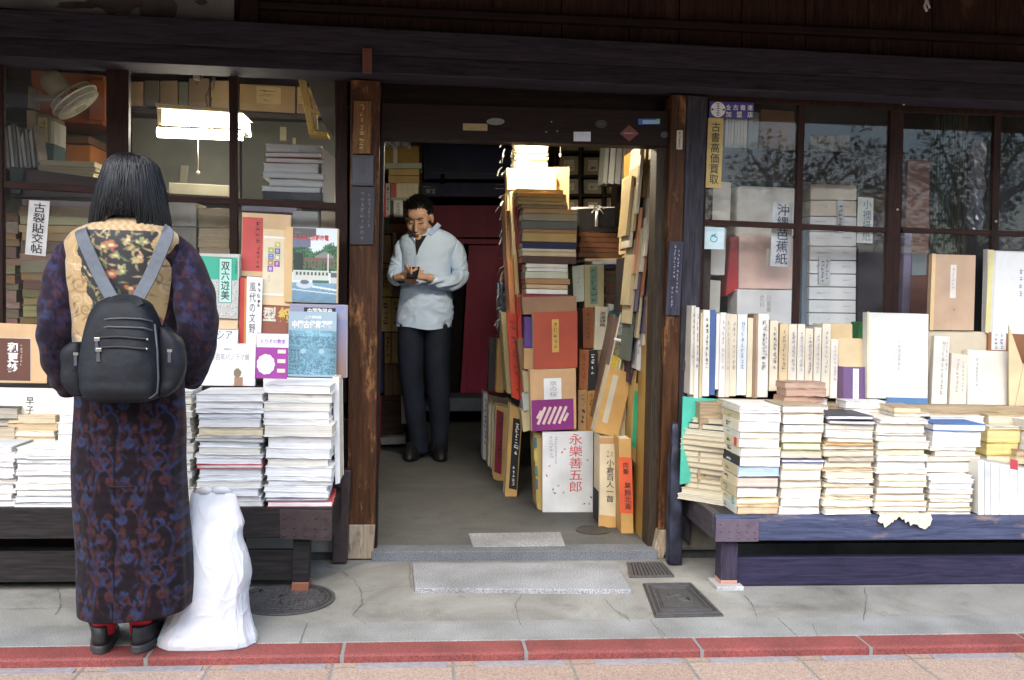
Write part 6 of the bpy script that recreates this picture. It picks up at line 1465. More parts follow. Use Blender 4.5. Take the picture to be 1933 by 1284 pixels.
# ================================================================== the display on the blue bench
GR = 'old volumes shown upright on the blue bench'
mb = MB(); mb.box((1.22, -.06, ZR), (4.5, .125, .745)); mb.build('back_step', wood('step_boards', (.2, .14, .08), (.46, .36, .23), 'X'), br_)
def RU(label, q, Y=.03, depth=.07, c=(.74, .70, .62), lean=.02, **k):
    return upright(label, q, Y, depth, tuple(v * (.84, .82, .78)[i] for i, v in enumerate(c)), k.pop('pages', (.66, .58, .44)), k.pop('spine', 'front'), lean, group=k.pop('group', GR), **k)
ROW = [(1303, 1311, 577, 745, (.70, .66, .58), 'cream volume touching the black post', 1), (1311, 1319, 580, 752, (.72, .69, .62), 'grey marked white volume second in the upright row', 2),
       (1320, 1326, 590, 752, (.66, .55, .36), 'thin tan volume third in the upright row', 0), (1326.5, 1339, 585, 748, (.76, .74, .69), 'white volume with bold black script, fourth in the upright row', 3),
       (1339.5, 1350, 585, 746, (.06, .12, .30), 'royal blue volume in the upright row of white ones', 0), (1350.5, 1357, 592, 735, (.78, .77, .74), 'thin white volume just past the royal blue one', 0),
       (1357.5, 1369, 590, 750, (.78, .77, .75), 'white volume second past the royal blue one', 1), (1369.5, 1377, 592, 750, (.66, .60, .50), 'stained white volume third past the royal blue one', 1), (1377.5, 1390, 593, 748, (.70, .62, .48), 'cream volume with a brown stain at its foot', 1),
       (1391, 1409, 593, 746, (.70, .76, .80), 'wide bluish white volume with a pale blue foot', 2), (1410, 1420, 600, 750, (.72, .64, .48), 'plain cream volume beside the bluish white one', 0),
       (1421, 1425, 594, 752, (.30, .20, .12), 'brown thin volume, first of a pair in the upright row', 0), (1425.5, 1430, 593, 752, (.38, .27, .18), 'greyish brown thin volume, second of a pair', 0),
       (1430.5, 1450, 592, 750, (.76, .74, .70), 'widest white volume with two columns of script', 3), (1453, 1468, 605, 738, (.74, .66, .52), 'cream volume with blue script, first right of the widest white one', 3),
       (1470, 1486, 611, 738, (.70, .55, .34), 'tan edged volume with heavy black script', 3), (1488, 1503, 612, 740, (.74, .68, .56), 'cream volume just past the heavy black script', 2), (1504.5, 1518, 612, 742, (.76, .72, .64), 'cream volume second past the heavy black script', 1),
       (1519.5, 1534, 620, 745, (.74, .66, .52), 'cream volume third past the heavy black script', 2), (1535.5, 1549, 618, 745, (.76, .70, .60), 'cream volume fourth past the heavy black script', 1), (1550.5, 1566, 611, 748, (.74, .68, .56), 'taller cream volume before the tan box backs', 2), (1568, 1581, 640, 752, (.77, .74, .67), 'white volume standing alone before the tan box', 1)]
SCR = [None, M('script_faint', (.24, .24, .28)), M('script_blue', (.13, .16, .28)), M('script_dark', (.05, .05, .07))]
for i, (x0, x1, y0, y1, c_, lb, s_k) in enumerate(ROW):
    jt = random.Random(i).uniform(-1.5, 1.5); q = [(x0 + jt * .6 + 2, y0), (x1 + jt * .6 + 2, y0 + .5), (x1 - 1, y1), (x0 - 1, y1)]
    o = RU(lb, q, .02 + random.Random(i).uniform(-.008, .008), .11, c_)
    if s_k: mk(o, q, .02 - .009, .02, (x0 + (x1 - x0) * .35 + 1, y0 + 12, x0 + (x1 - x0) * .72 + 1, y0 + 12 + (y1 - y0) * .6), SCR[s_k], 9, i, .12, .0026)
    if 'heavy' in lb or 'widest' in lb: mk(o, q, .011, .02, (x1 - 5, y0 + 20, x1 - 2, y0 + 80), SCR[1], 8, i + 40, .12, .0026)
RU('tan box back above the end of the upright row', [(1568, 612), (1609, 612), (1609, 662), (1568, 662)], .06, .06, (.66, .50, .28), spine='left'); RU('large cream box behind the lone white volume', [(1582, 638), (1636, 640), (1635, 700), (1582, 700)], .04, .06, (.70, .55, .34), spine='left')
q = [(1583, 692), (1638, 693), (1637, 758), (1583, 756)]
o = RU('violet slipcase with a white title strip and dark side', q, .0, .06, (.16, .09, .22), spine='left'); pt(o, q, .0, .02, (1610, 696, 1621, 756), (.74, .72, .72)); mk(o, q, .0, .02, (1613, 702, 1618, 735), SCR[1], 6, 1, .1, .002); pt(o, q, .0, .02, (1583, 692, 1592, 757), (.09, .04, .08), .0011, 'spine_side')
q = [(1638, 590), (1753, 593), (1751, 753), (1637, 752)]
o = RU('largest plain white book leaning before the thick sash', q, -.02, .05, (.72, .74, .72), .04, spine='left'); mk(o, q, -.02, .04, (1694, 640, 1700, 700), M('script_pale', (.36, .37, .36)), 7, 3, .12); pt(o, q, -.02, .04, (1636.5, 590, 1640, 752), (.55, .5, .3), .0009, 'edge')
q = [(1674, 750), (1752, 752), (1750, 785), (1674, 783)]
o = RU('blue book under the largest plain white one', q, -.03, .05, (.10, .22, .42), .005, spine='left'); pt(o, q, -.03, .005, (1683, 766, 1718, 784), (.35, .45, .58), .0009); pt(o, q, -.03, .005, (1684, 767.5, 1717, 784), (.10, .22, .42), .0014)
q = [(1761, 480), (1842, 482), (1838, 624), (1756, 623)]
o = RU('pinkish tan old volume with a white title strip, standing on boxes', q, .03, .035, (.54, .38, .26), .03, spine='left'); pt(o, q, .03, .03, (1793, 500, 1804, 563), (.66, .60, .54)); mk(o, q, .03, .03, (1796, 505, 1801, 545), SCR[1], 6, 5, .1, .002); mk(o, q, .03, .03, (1800, 580, 1803, 588), INKR, 1, 6, .2)
pt(o, q, .03, .03, (1757, 480, 1764, 624), (.62, .44, .22), .0011, 'edge')
q = [(1869, 473), (1960, 476), (1958, 634), (1862, 629)]
o = RU('tall stained white volume with faint grey marks at the picture edge', q, .03, .04, (.68, .68, .66), .03, spine='left'); o['label'] = 'tall stained white volume with faint grey marks, on the brown script box'
mk(o, q, .03, .03, (1924, 505, 1930, 560), SCR[1], 4, 7, .16); pt(o, q, .03, .03, (1863, 473, 1872, 629), (.60, .54, .24), .0009, 'edge')
def foxing(u, v):
    n = np.sin(13 * u + 4 * np.sin(9 * v)) * np.sin(11 * v + 3 * np.cos(7 * u)) + .6 * np.sin(41 * u + 7 * v) * np.sin(37 * v - 11 * u)
    return np.array([.68, .68, .66])[None] * (1 - .035 * np.clip(n, 0, 1.4))[:, None]
art(o, *on_face(q, .03, .03, .12, .01, .99, .99), foxing, 30, 50, .0010, rough=.6)
q = [(1753, 624), (1864, 627), (1862, 768), (1752, 766)]; RU('wide cream box behind the two script spines', q, .045, .06, (.62, .55, .42), .0, spine='left', group=GR)
q = [(1764, 634), (1793, 636), (1787, 766), (1758, 764)]; o = RU('tall white spine with blue script before the wide cream box', q, -.0, .05, (.75, .72, .66), .02); mk(o, q, 0, .02, (1776, 642, 1782, 745), SCR[1], 10, 9, .1); mk(o, q, 0, .02, (1784, 642, 1787, 700), SCR[1], 7, 10, .1)
q = [(1797, 667), (1827, 670), (1823, 770), (1792, 768)]; o = RU('short white spine with brown script beside the square white book', q, -.01, .05, (.74, .69, .60), .015); mk(o, q, -.01, .015, (1804, 676, 1810, 740), SCR[1], 8, 11, .1); mk(o, q, -.01, .015, (1816, 680, 1819, 740), SCR[1], 8, 12, .1)
q = [(1829, 661), (1917, 664), (1917, 775), (1826, 772)]; o = RU('square white book with one column of faint script', q, -.02, .04, (.75, .72, .66), .02, spine='left'); mk(o, q, -.02, .02, (1842, 676, 1846, 730), SCR[1], 7, 13, .12)
q = [(1866, 627), (1960, 631), (1958, 740), (1864, 735)]; o = RU('brown box with a white strip of blue script', q, .03, .05, (.28, .13, .06), .0, spine='left'); pt(o, q, .03, 0, (1871, 628, 1898, 662), (.70, .66, .64)); mk(o, q, .03, 0, (1876, 631, 1883, 660), SCR[2], 4, 14, .16, .002); mk(o, q, .03, 0, (1887, 631, 1893, 660), SCR[2], 4, 15, .16, .002)
for lb, x0, x1, c_ in (('cream box under the tall white spine', 1758, 1826, (.68, .55, .36)), ('cream box under the square white book', 1828, 1914, (.66, .56, .38))): RU(lb, [(x0, 768), (x1, 771), (x1, 800), (x0, 798)], -.03, .06, c_, 0, spine='left')
q = [(1932, 690), (1975, 640), (1975, 850), (1905, 825)]; RU('large cream board leaning at the picture edge', q, -.05, .012, (.70, .58, .36), 0, spine='left', name='board', cat='board')
# fan of worn papers and the green book at the bench end
q = [(1290, 749), (1362, 754), (1346, 905), (1284, 915)]
o = upright('turquoise green book leaning in the bench corner by the black post', [(1290, 749), (1362, 754), (1362, 900), (1284, 915)], [-.0, .05, .03, -.05], .012, (.075, .44, .32), (.7, .68, .6), 'right', 0, group=GR)
rf = random.Random(61)
zc = ZR; hp = W(1345, 790, -.2).z - ZR; n = 15
for i in range(n):
    t = hp / n * rf.uniform(.8, 1.2) * .95; f = i / n
    x0 = W(1296, 850, -.15).x + .03 * math.sin(f * 7) + f * .055; c_ = rf.choice([(.48, .42, .30), (.36, .28, .18), (.58, .52, .38), (.42, .34, .2), (.62, .60, .5)])
    if i == n - 2: c_ = (.02, .03, .04)
    a = R(-38 + rf.uniform(-9, 9)); Uv = Vector((math.cos(a), math.sin(a), 0)); Nv = Vector((-math.sin(a), math.cos(a), 0))
    book('worn paper booklet, %s the fanned heap in the bench corner' % (ORD[n - 1 - i] + (' in' if i == n - 1 else ' down in')), Vector((x0, -.02, zc)), Vector((0, 0, t * .93)), Nv * .13, Uv * .26, c_, (.58, .52, .38), 'Z', group='fanned heap in the bench corner', name='booklet', cat='booklet')
    zc += t
# the piles along the front of the bench
def two(where, x0, x1, yt, specs, seed, Y=-.335, depth=.24, jit=.006, face='pages', **k): return stack(where, x0, x1, Y, ZR, yt, specs, depth, seed, jit, 'piles along the blue bench', face, **k)
PA = [(.77, .75, .69), (.72, .67, .56), (.76, .73, .66), (.78, .77, .74), (.64, .56, .42), (.74, .70, .62), (.68, .60, .46)]
def pap(n, seed, lo=.5, hi=1.6, pa=PA, cv=None):
    r = random.Random(seed); return [(r.uniform(lo, hi), r.choice(cv or [(.6, .5, .32), (.7, .64, .5), (.5, .38, .2), (.74, .7, .62), (.42, .34, .22), (.76, .73, .68)]), r.choice(pa)) for _ in range(n)]
s1 = [(1.2, (.42, .24, .10), (.66, .50, .32)), (.5, (.6, .45, .25), (.72, .62, .45)), (.8, (.55, .42, .22), (.74, .70, .6)), (1.6, (.5, .40, .22), (.79, .77, .73)), (1.6, (.04, .04, .045), (.66, .54, .45)), (1.5, (.60, .62, .66), (.44, .56, .72)), (1.5, (.42, .42, .40), (.79, .78, .77)), (1.3, (.5, .42, .24), (.79, .78, .76)), (1.4, (.56, .55, .48), (.8, .79, .78)), (1.0, (.42, .34, .18), (.79, .78, .75)), (1.6, (.62, .62, .56), (.80, .79, .78)), (1.2, (.66, .64, .58), (.8, .8, .78)), (.5, (.72, .7, .66), (.76, .75, .72)), (.6, (.76, .75, .7), (.74, .72, .7))]
two('the block of thick books at the bench corner', 1398, 1475, 766, s1, 71, depth=.22, jit=.004)
# labels on the spines of that block, which face the bench end
xs_ = W(1398, 850, -.335).x
blk = [o for o in bpy.data.objects if o.get('label', '').endswith('the block of thick books at the bench corner')]
for i, o in enumerate(blk):
    v = np.array([tuple(x.co) for x in o.data.vertices]); lo, hi = v.min(0) + np.array(o['_off']), v.max(0) + np.array(o['_off'])
    if hi[2] - lo[2] < .012: continue
    c_ = random.Random(i).choice([(.60, .52, .34), (.5, .42, .25), (.62, .58, .46), (.55, .56, .5)]); c_ = (.02, .02, .022) if i == 4 else c_
    patch(o, Vector((lo[0] + .002, hi[1] - .006, lo[2] + .001)), Vector((0, -(hi[1] - lo[1]) * .95, 0)), Vector((0, 0, hi[2] - lo[2] - .002)), c_, .0015, 'spine', N=(-1, 0, 0))
    marks(o, Vector((lo[0] + .002, hi[1] - .05, lo[2] + .006)), Vector((0, -.07, 0)), Vector((0, 0, hi[2] - lo[2] - .012)), INKW if i == 4 else INK, 1, random.Random(i), .0036, .14, N=(-1, 0, 0))
    if i in (6, 9, 10): patch(o, Vector((lo[0] + .002, lo[1] + .06, lo[2] + .003)), Vector((0, -.03, 0)), Vector((0, 0, hi[2] - lo[2] - .006)), [(.5, .05, .05), (.1, .3, .3), (.15, .35, .36)][(6, 9, 10).index(i)], .0032, 'spine_label', N=(-1, 0, 0))
s2 = pap(13, 81, .6, 1.5); s2[6] = (.5, (.04, .05, .16), (.72, .75, .80)); s2[8] = (1.0, (.06, .28, .09), (.74, .68, .48)); s2[10] = (1.2, (.07, .05, .05), PA[0])
two('the pile second from the bench corner', 1479, 1556, 766, s2, 82, depth=.22, jit=.007)
s3 = pap(19, 83, .45, 1.3); s3[18] = (.7, (.05, .05, .06), (.76, .75, .78)); s3[17] = (.7, (.02, .02, .03), (.76, .76, .8)); s3[13] = (.5, (.5, .3, .12), (.66, .48, .28)); s3[10] = (.8, (.3, .26, .2), (.56, .5, .4)); s3[8] = (.5, (.5, .36, .22), (.68, .52, .36))
two('the black topped pile in the middle of the bench', 1562, 1650, 785, s3, 84, Y=-.345, jit=.008)
s4 = pap(16, 85, .5, 1.5, [(.74, .70, .58), (.78, .76, .70), (.70, .64, .5), (.77, .74, .66)])
zt4 = two('the pile with the torn overhanging foot', 1661, 1752, 792, s4, 86, Y=-.35, jit=.009)
rt = random.Random(5); mb = MB(); top = []; bot = []
for k in range(33):
    x = 1658 + k * 3.05; yb = 984 + 4 * math.sin(k * .5) + rt.uniform(-1.5, 1.5) + (10 if k > 19 else 0) + (7 if 3 < k < 10 else 0) - (8 if 11 < k < 17 else 0)
    top.append(W(x, 968, YB + .03)); bot.append(W(x, yb, YB - .014 - rt.uniform(0, .012)))
mid = [a.lerp(b, .5) + Vector((0, -.018 - rt.uniform(0, .006), .004)) for a, b in zip(top, bot)]
mb.rings([[p + Vector((0, .16, .002)) for p in top], top, mid, bot, [p + Vector((0, .004, -.001)) for p in bot], [p + Vector((0, .010, 0)) for p in mid]], cap=False, closed=False)
tag(mb.build('torn_paper', M('torn_paper', (.66, .60, .45), .85, var=.2, scale=30, bump=.5)), 'torn yellowed paper hanging over the front rail of the blue bench', 'torn paper')
s5 = pap(9, 87, .7, 1.4, [(.79, .78, .76), (.80, .80, .79)])
zt5 = two('the white pile next to the upright white row', 1760, 1842, 898, s5, 88, jit=.004)
def on(where, x0, x1, Y, z, yt, specs, seed, depth=.2, jit=.008, grp='books laid on the bench piles', **k): return stack(where, x0, x1, Y, z, yt, specs, depth, seed, jit, grp, **k)
z6 = on('the broad pile with the blue cover', 1762, 1855, -.29, zt5, 800, [(1.6, (.4, .3, .2), (.79, .77, .72)), (.8, (.5, .4, .3), (.76, .70, .6)), (.7, (.7, .6, .5), PA[2]), (.6, (.6, .55, .45), PA[0]), (2.2, (.75, .74, .72), (.8, .8, .79)), (1.0, (.04, .13, .34), (.79, .79, .79))], 89, .22, .012)
on('the fawn pile on top of the torn footed pile', 1690, 1742, -.27, zt4 - .001, 768, [(1, (.4, .36, .3), (.62, .6, .5)), (1.6, (.36, .24, .16), (.66, .58, .38))], 90, .18, .006)
z_b = W(1510, 762, -.2).z
on('the brown pile before the upright row', 1478, 1560, -.17, z_b - .03, 722, [(1, (.55, .5, .42), (.5, .42, .34)), (1, (.42, .25, .18), (.48, .30, .22)), (1.2, (.44, .27, .2), (.50, .33, .24)), (1, (.40, .26, .19), (.48, .34, .25))], 91, .1, .006)
on('the low white pile behind the corner block', 1372, 1470, -.12, W(1420, 772, -.12).z - .12, 758, pap(5, 92), 93, .1)
on('the low white pile behind the black topped pile', 1596, 1672, -.14, W(1640, 790, -.14).z - .14, 757, pap(6, 94), 95, .1)
for wh, x0, x1, yt in (('the low pile hidden behind the second pile', 1474, 1562, 752), ('the low pile under the largest white book', 1640, 1752, 778), ('the low pile behind the broad pile', 1755, 1862, 786), ('the low pile behind the yellow pile', 1866, 1985, 784)):
    on(wh, x0, x1, -.13, ZR + .2, yt, pap(7, x0), x0 + 1, .07, .005)
# upright white volumes at the right end, with the yellow book above
for i, (x0, x1, c_, pg) in enumerate([(1847, 1858, (.78, .77, .72), 0), (1859, 1870, (.60, .62, .66), 1), (1871, 1886, (.79, .79, .79), 0), (1887, 1906, (.80, .80, .80), 0), (1907, 1921, (.78, .76, .74), 2), (1922, 1940, (.79, .78, .77), 0), (1941, 1956, (.76, .74, .7), 0)]):
    q = [(x0, 868 + (x0 - 1847) * .19), (x1, 868 + (x1 - 1847) * .19), (x1, 977), (x0, 977)]
    o = RU('white upright volume, %s in the low row on the bench front' % ['first', 'second', 'third', 'fourth', 'fifth', 'sixth', 'seventh'][i], q, -.335, .2, c_, 0, group='low upright row on the bench front')
    if pg == 2: pt(o, q, -.335, 0, (x0, 868, x1, 886), (.42, .05, .07), .0012, 'head_band')
zy = W(1890, 872, -.2).z
on('the yellow pile on the low upright row', 1868, 1930, -.22, zy, 806, [(1.0, (.5, .42, .25), (.70, .62, .44)), (1.6, (.55, .42, .10), (.72, .58, .24)), (1.7, (.58, .46, .14), (.74, .60, .28)), (.4, (.55, .52, .42), (.6, .55, .4))], 96, .2, .01)
on('the brown pile at the picture edge of the bench', 1925, 2010, -.26, zy, 850, [(1, (.5, .4, .24), (.62, .52, .34)), (.8, (.3, .2, .12), (.5, .4, .26))], 97, .2, .01)
# continue the bench display a little beyond the frame
for i in range(4): two('the %s pile beyond the low upright row' % ['first', 'second', 'third', 'fourth'][i], 1965 + i * 85, 2042 + i * 85, 800 + i * 18, pap(12, 100 + i), 110 + i)

# ================================================================== the room behind the windows by the purple sign
GB = 'packages stored behind the glass by the purple sign'
def bb(label, q, Y, depth, c, cat='box', name='box', **k): return boxy(label, q, Y, depth, c, cat, name, k.pop('labelrect', None), k.pop('lc', (.6, .58, .5)), GB, k.pop('bev', .004))
for i, (x0, x1) in enumerate([(1369, 1374), (1375, 1379), (1380, 1385), (1387, 1391), (1392, 1397), (1398, 1403), (1404, 1410)]):
    bb('white spine, %s of seven behind the yellow strip' % ['first', 'second', 'third', 'fourth', 'fifth', 'sixth', 'seventh'][i], [(x0 + 1, 216), (x1 + 1, 216), (x1 - 1, 280), (x0 - 1, 280)], .42, .15, (.72, .68, .56), 'book', 'book', bev=.001)
bb('grey folder behind the glass next to the white spines', [(1414, 210), (1434, 212), (1430, 280), (1411, 280)], .42, .15, (.30, .32, .28), 'folder', 'folder')
bb('brown carton behind the glass beside the grey folder', [(1436, 206), (1500, 210), (1500, 283), (1432, 282)], .46, .2, (.22, .12, .045), 'carton', 'carton')
mb = MB(); a = W(1340, 300, .42); mb.box((1.37, .38, W(1400, 342, .42).z), (2.35, .75, W(1400, 283, .42).z)); tag(mb.build('shelf', DKX), 'dark deep shelf plank behind the glass under the white spines', 'shelf')
bb('beige carton under the dark shelf beside the black post', [(1336, 342), (1381, 344), (1378, 424), (1332, 424)], .40, .2, (.68, .61, .50), 'carton', 'carton')
o = bb('pale wrapped parcel under the dark shelf', [(1392, 350), (1506, 354), (1500, 450), (1388, 448)], .42, .2, (.74, .69, .60), 'parcel', 'parcel', bev=.02)
bb('grey beige carton below the turquoise swirl sticker', [(1326, 430), (1372, 432), (1368, 520), (1324, 518)], .38, .2, (.60, .57, .50), 'carton', 'carton')
bb('small beige framed carton just above the upright row', [(1322, 527), (1361, 530), (1357, 640), (1320, 640)], .36, .18, (.64, .60, .50), 'carton', 'carton')
bb('bright red box side showing behind the glass', [(1379, 448), (1394, 446), (1394, 545), (1370, 560)], .40, .2, (.42, .03, .035)); bb('pinkish box behind the lettered paper sheet', [(1395, 445), (1498, 448), (1496, 546), (1394, 545)], .41, .2, (.74, .52, .43))
q = [(1392, 546), (1496, 548), (1494, 640), (1390, 640)]
o = bb('white sheet parcel with two printed columns', q, .36, .15, (.80, .78, .74), 'parcel', 'parcel'); tx(o, q, .36, 0, (1446, 556, 1455, 590), '川島織', INKG, True, -.01); tx(o, q, .36, 0, (1433, 556, 1442, 582), '史料', INKG, True, -.01)
bb('brown grey carton behind the white sheet parcel', [(1440, 500), (1520, 500), (1520, 640), (1440, 640)], .52, .2, (.5, .42, .33), 'carton', 'carton')
q = [(1459, 381), (1497, 384), (1492, 505), (1454, 502)]
o = plaque('white paper notice with blue black brush lettering behind the thin mullion', q, YW + .05, .0008, M('notice_blue', (.60, .62, .62), .8), name='notice', cat='notice', bev=0)
letters(o, '沖縄芭蕉紙', *fq(q, YW + .05, .22, .03, .84, .98, .001), M('blue_black_ink', (.05, .07, .12)), True, .01, N=SG)
q = [(1447, 470), (1462, 470), (1461, 503), (1446, 503)]; plaque('plain small paper tab beside the brush lettered notice', q, YW + .1, .0008, M('tab_paper', (.60, .58, .50), .8), name='paper_tab', cat='paper', bev=0)
# the tower of printed white boxes
y = 345.0; k = 0; hs = [33, 30, 28, 27, 26, 25, 24, 24, 24, 24, 24]
for i, h in enumerate(hs):
    q = [(1530 - i * .35, y), (1617 - i * .2, y + 1), (1617 - i * .2, y + h), (1530 - i * .35, y + h - 1)]
    o = bb('pale printed document box, %s from the top of the tower' % (ORD[i] if i else 'first'), q, .45, .25, (.76, .77, .75) if i > 1 else (.68, .60, .48), 'document box', 'document_box', bev=.002)
    mk(o, q, .45, 0, (1536, y + 8, 1568, y + 14), INKG, 1, i, .08); mk(o, q, .45, 0, (1588, y + 9, 1610, y + 13), INKG, 1, i + 30, .08); y += h + .6
bb('slate blue carton end beside the tower of printed boxes', [(1516, 420), (1529, 420), (1526, 640), (1512, 640)], .48, .2, (.16, .22, .27), 'carton', 'carton')
for i, (x0, x1, c_) in enumerate([(1528, 1540, (.42, .30, .2)), (1541, 1552, (.38, .36, .28)), (1553, 1562, (.30, .3, .2)), (1563, 1573, (.45, .06, .05)), (1574, 1584, (.44, .42, .34)), (1585, 1603, (.4, .18, .14))]):
    bb(['tan spine on the tower of printed boxes', 'grey spine on the tower of printed boxes', 'olive spine on the tower of printed boxes', 'red spine on the tower of printed boxes', 'pale grey spine on the tower of printed boxes', 'rose brown spine on the tower of printed boxes'][i], [(x0, 318), (x1, 318), (x1, 344), (x0, 344)], .5, .15, c_, 'book', 'book', bev=.001)
for i in range(5): bb('tan spine, %s of five under the lintel shade' % ['first', 'second', 'third', 'fourth', 'fifth'][i], [(1529 + i * 15.5, 256), (1543 + i * 15.5, 256), (1543 + i * 15.5, 286), (1529 + i * 15.5, 286)], .6, .15, (.34, .25, .13), 'book', 'book', bev=.001)
for lb, q, tx_, YY in (('slim white slip with two lines of script on the tower', [(1546, 484), (1568, 486), (1567, 538), (1545, 537)], 2, .44), ('narrow cream slip hanging by the tower top', [(1581, 378), (1594, 379), (1593, 440), (1580, 440)], 0, .44)):
    o = plaque(lb, q, YY, .0008, M('notice_blue', (.6, .6, .6)), name='paper_slip', cat='paper slip', bev=0); marks(o, *fq(q, YY, .2, .08, .5 if tx_ else .8, .92, .001), M('blue_black_ink', (0, 0, 0)), 6, random.Random(4), N=SG)
    if tx_: marks(o, *fq(q, YY, .6, .2, .85, .92, .001), M('blue_black_ink', (0, 0, 0)), 6, random.Random(5), N=SG)
q = [(1620, 372), (1649, 374), (1647, 460), (1617, 458)]
o = plaque('grey white notice with brush lettering near the thick sash', q, YW + .0, .0008, M('notice_grey', (.46, .48, .44), .8), name='notice', cat='notice', bev=0); letters(o, '小襖縁紙', *fq(q, YW, .32, .04, .88, .97, .001), M('blue_black_ink', (0, 0, 0)), True, -.004, N=SG)
bb('dark plum cupboard end beside the tower', [(1620, 400), (1690, 402), (1680, 640), (1618, 640)], .55, .2, (.055, .04, .055), 'cupboard', 'cupboard'); bb('old wicker brown box above the grey white notice', [(1618, 330), (1680, 338), (1680, 402), (1618, 398)], .6, .2, (.10, .055, .03))
bb('reddish brown long box standing behind the thick sash', [(1714, 300), (1756, 302), (1750, 640), (1702, 640)], .5, .2, (.22, .10, .075)); bb('lilac folder standing before the reddish brown long box', [(1708, 440), (1722, 440), (1716, 640), (1700, 640)], .4, .1, (.26, .22, .32), 'folder', 'folder'); bb('small grey card on the reddish brown long box', [(1722, 478), (1750, 480), (1748, 520), (1720, 520)], .49, .008, (.3, .34, .34), 'card', 'card', bev=0)
bb('green plastic crate rim behind the largest white book', [(1622, 608), (1640, 608), (1640, 640), (1620, 640)], .36, .1, (.03, .2, .05), 'crate', 'crate')
GC = M('green_curtain', (.012, .05, .028), .8, var=.3, scale=6, stretch=(8, 8, .3))
mb = MB(); P_ = [[], []]
for k in range(41):
    x = 1762 + k * 1.6; dy = .03 * math.sin(k * .9)
    P_[0].append(W(x, 205, .6 + dy)); P_[1].append(W(x - 8, 660, .6 + dy))
mb.rings([P_[0], P_[1], [p + Vector((0, .004, 0)) for p in P_[1]]], cap=False, closed=False); tag(mb.build('curtain', GC, smooth=True), 'dark green curtain hanging behind the glass beside the reddish brown box', 'curtain')
mb = MB(); P_ = [[], []]
for k in range(15):
    x = 1806 + k * 1.7; dy = .02 * math.sin(k * 1.1)
    P_[0].append(W(x, 205, .55 + dy)); P_[1].append(W(x - 8, 660, .55 + dy))
mb.rings([P_[0], P_[1], [p + Vector((0, .004, 0)) for p in P_[1]]], cap=False, closed=False); tag(mb.build('curtain', M('olive_curtain', (.06, .05, .018), .8, var=.3, scale=6, stretch=(8, 8, .3)), smooth=True), 'narrow olive curtain strip over the dark green curtain', 'curtain')
mb = MB(); rw = random.Random(3); rings = []
for i in range(22):
    y = 268 + i * 8.2; c = W(1846 - i * .3, y, .5); r0 = mpp(.5) * (15 + 3 * math.sin(i * .8))
    rings.append([c + Vector((math.cos(2 * math.pi * k / 18) * r0 * rw.uniform(.86, 1.12), math.sin(2 * math.pi * k / 18) * r0 * rw.uniform(.86, 1.12), rw.uniform(-.006, .006))) for k in range(18)])
mb.rings(rings); tag(mb.build('wrapped_roll', M('clear_wrap', (.16, .17, .20), .18, var=.6, scale=12, spec=.8, coat=1.0)), 'paper roll wrapped in shiny crinkled plastic beside the curtain', 'wrapped roll')
bb('dark blue grey cabinet deep behind the last window', [(1880, 300), (2100, 305), (2090, 660), (1870, 660)], .9, .2, (.03, .035, .05), 'cabinet', 'cabinet')

# ================================================================== people
def interp_rows(rows, n):
    """smooth rows of numbers (first column is the parameter) to n rows"""
    a = np.array(rows, dtype=float); t = np.linspace(a[0, 0], a[-1, 0], n)
    out = [t]
    for c in range(1, a.shape[1]):
        x, y = a[:, 0], a[:, c]; m = np.gradient(y, x)
        k = np.clip(np.searchsorted(x, t) - 1, 0, len(x) - 2); h = x[k + 1] - x[k]; s = (t - x[k]) / h
        out.append((2 * s**3 - 3 * s**2 + 1) * y[k] + (s**3 - 2 * s**2 + s) * h * m[k] + (-2 * s**3 + 3 * s**2) * y[k + 1] + (s**3 - s**2) * h * m[k + 1])
    return np.stack(out, 1)
def loft(rows, Yc, nrow, n, ex=2.3, fold=None, cap=True):
    """rows: (photo y, left x, right x, depth to the street, depth away, shift in depth) -> rings of points, and (angle, row) arrays"""
    rr_ = interp_rows(rows, nrow); rings = []
    th = np.linspace(0, 2 * math.pi, n, endpoint=False); ct, st = np.cos(th), np.sin(th)
    cx = np.sign(ct) * np.abs(ct) ** (2 / ex); sx = np.sign(st) * np.abs(st) ** (2 / ex)
    for py, xl, xr_, df, db, sh in rr_:
        Y = Yc + sh; c = W((xl + xr_) / 2, py, Y); hw = (xr_ - xl) / 2 * mpp(Y, (xl + xr_) / 2)
        f = np.ones(n) if fold is None else 1 + fold(th, py)
        X = c.x + cx * hw * f; D = np.where(sx < 0, sx * df, sx * db) * f
        rings.append([(X[k], c.y + D[k], c.z) for k in range(n)])
    return rings
def path_loft(pts, n, flat=1.0, up=(0, 1, 0), fold=None):
    """tube through (x, y, z, radius) with smooth interpolation"""
    a = np.array(pts, dtype=float); t = np.arange(len(a)); full = interp_rows(np.column_stack([t, a]), 14 * len(a)); rings = []
    P_ = full[:, 1:4]; th = np.linspace(0, 2 * math.pi, n, endpoint=False)
    for i in range(len(P_)):
        d = Vector(P_[min(i + 1, len(P_) - 1)] - P_[max(i - 1, 0)]).normalized(); u = Vector(up); s = d.cross(u).normalized(); v = s.cross(d).normalized(); r = full[i, 4]
        rings.append([tuple(Vector(P_[i]) + (s * math.cos(q) + v * math.sin(q) * flat) * r * (1 + (fold(q, i / len(P_)) if fold else 0))) for q in th])
    return rings
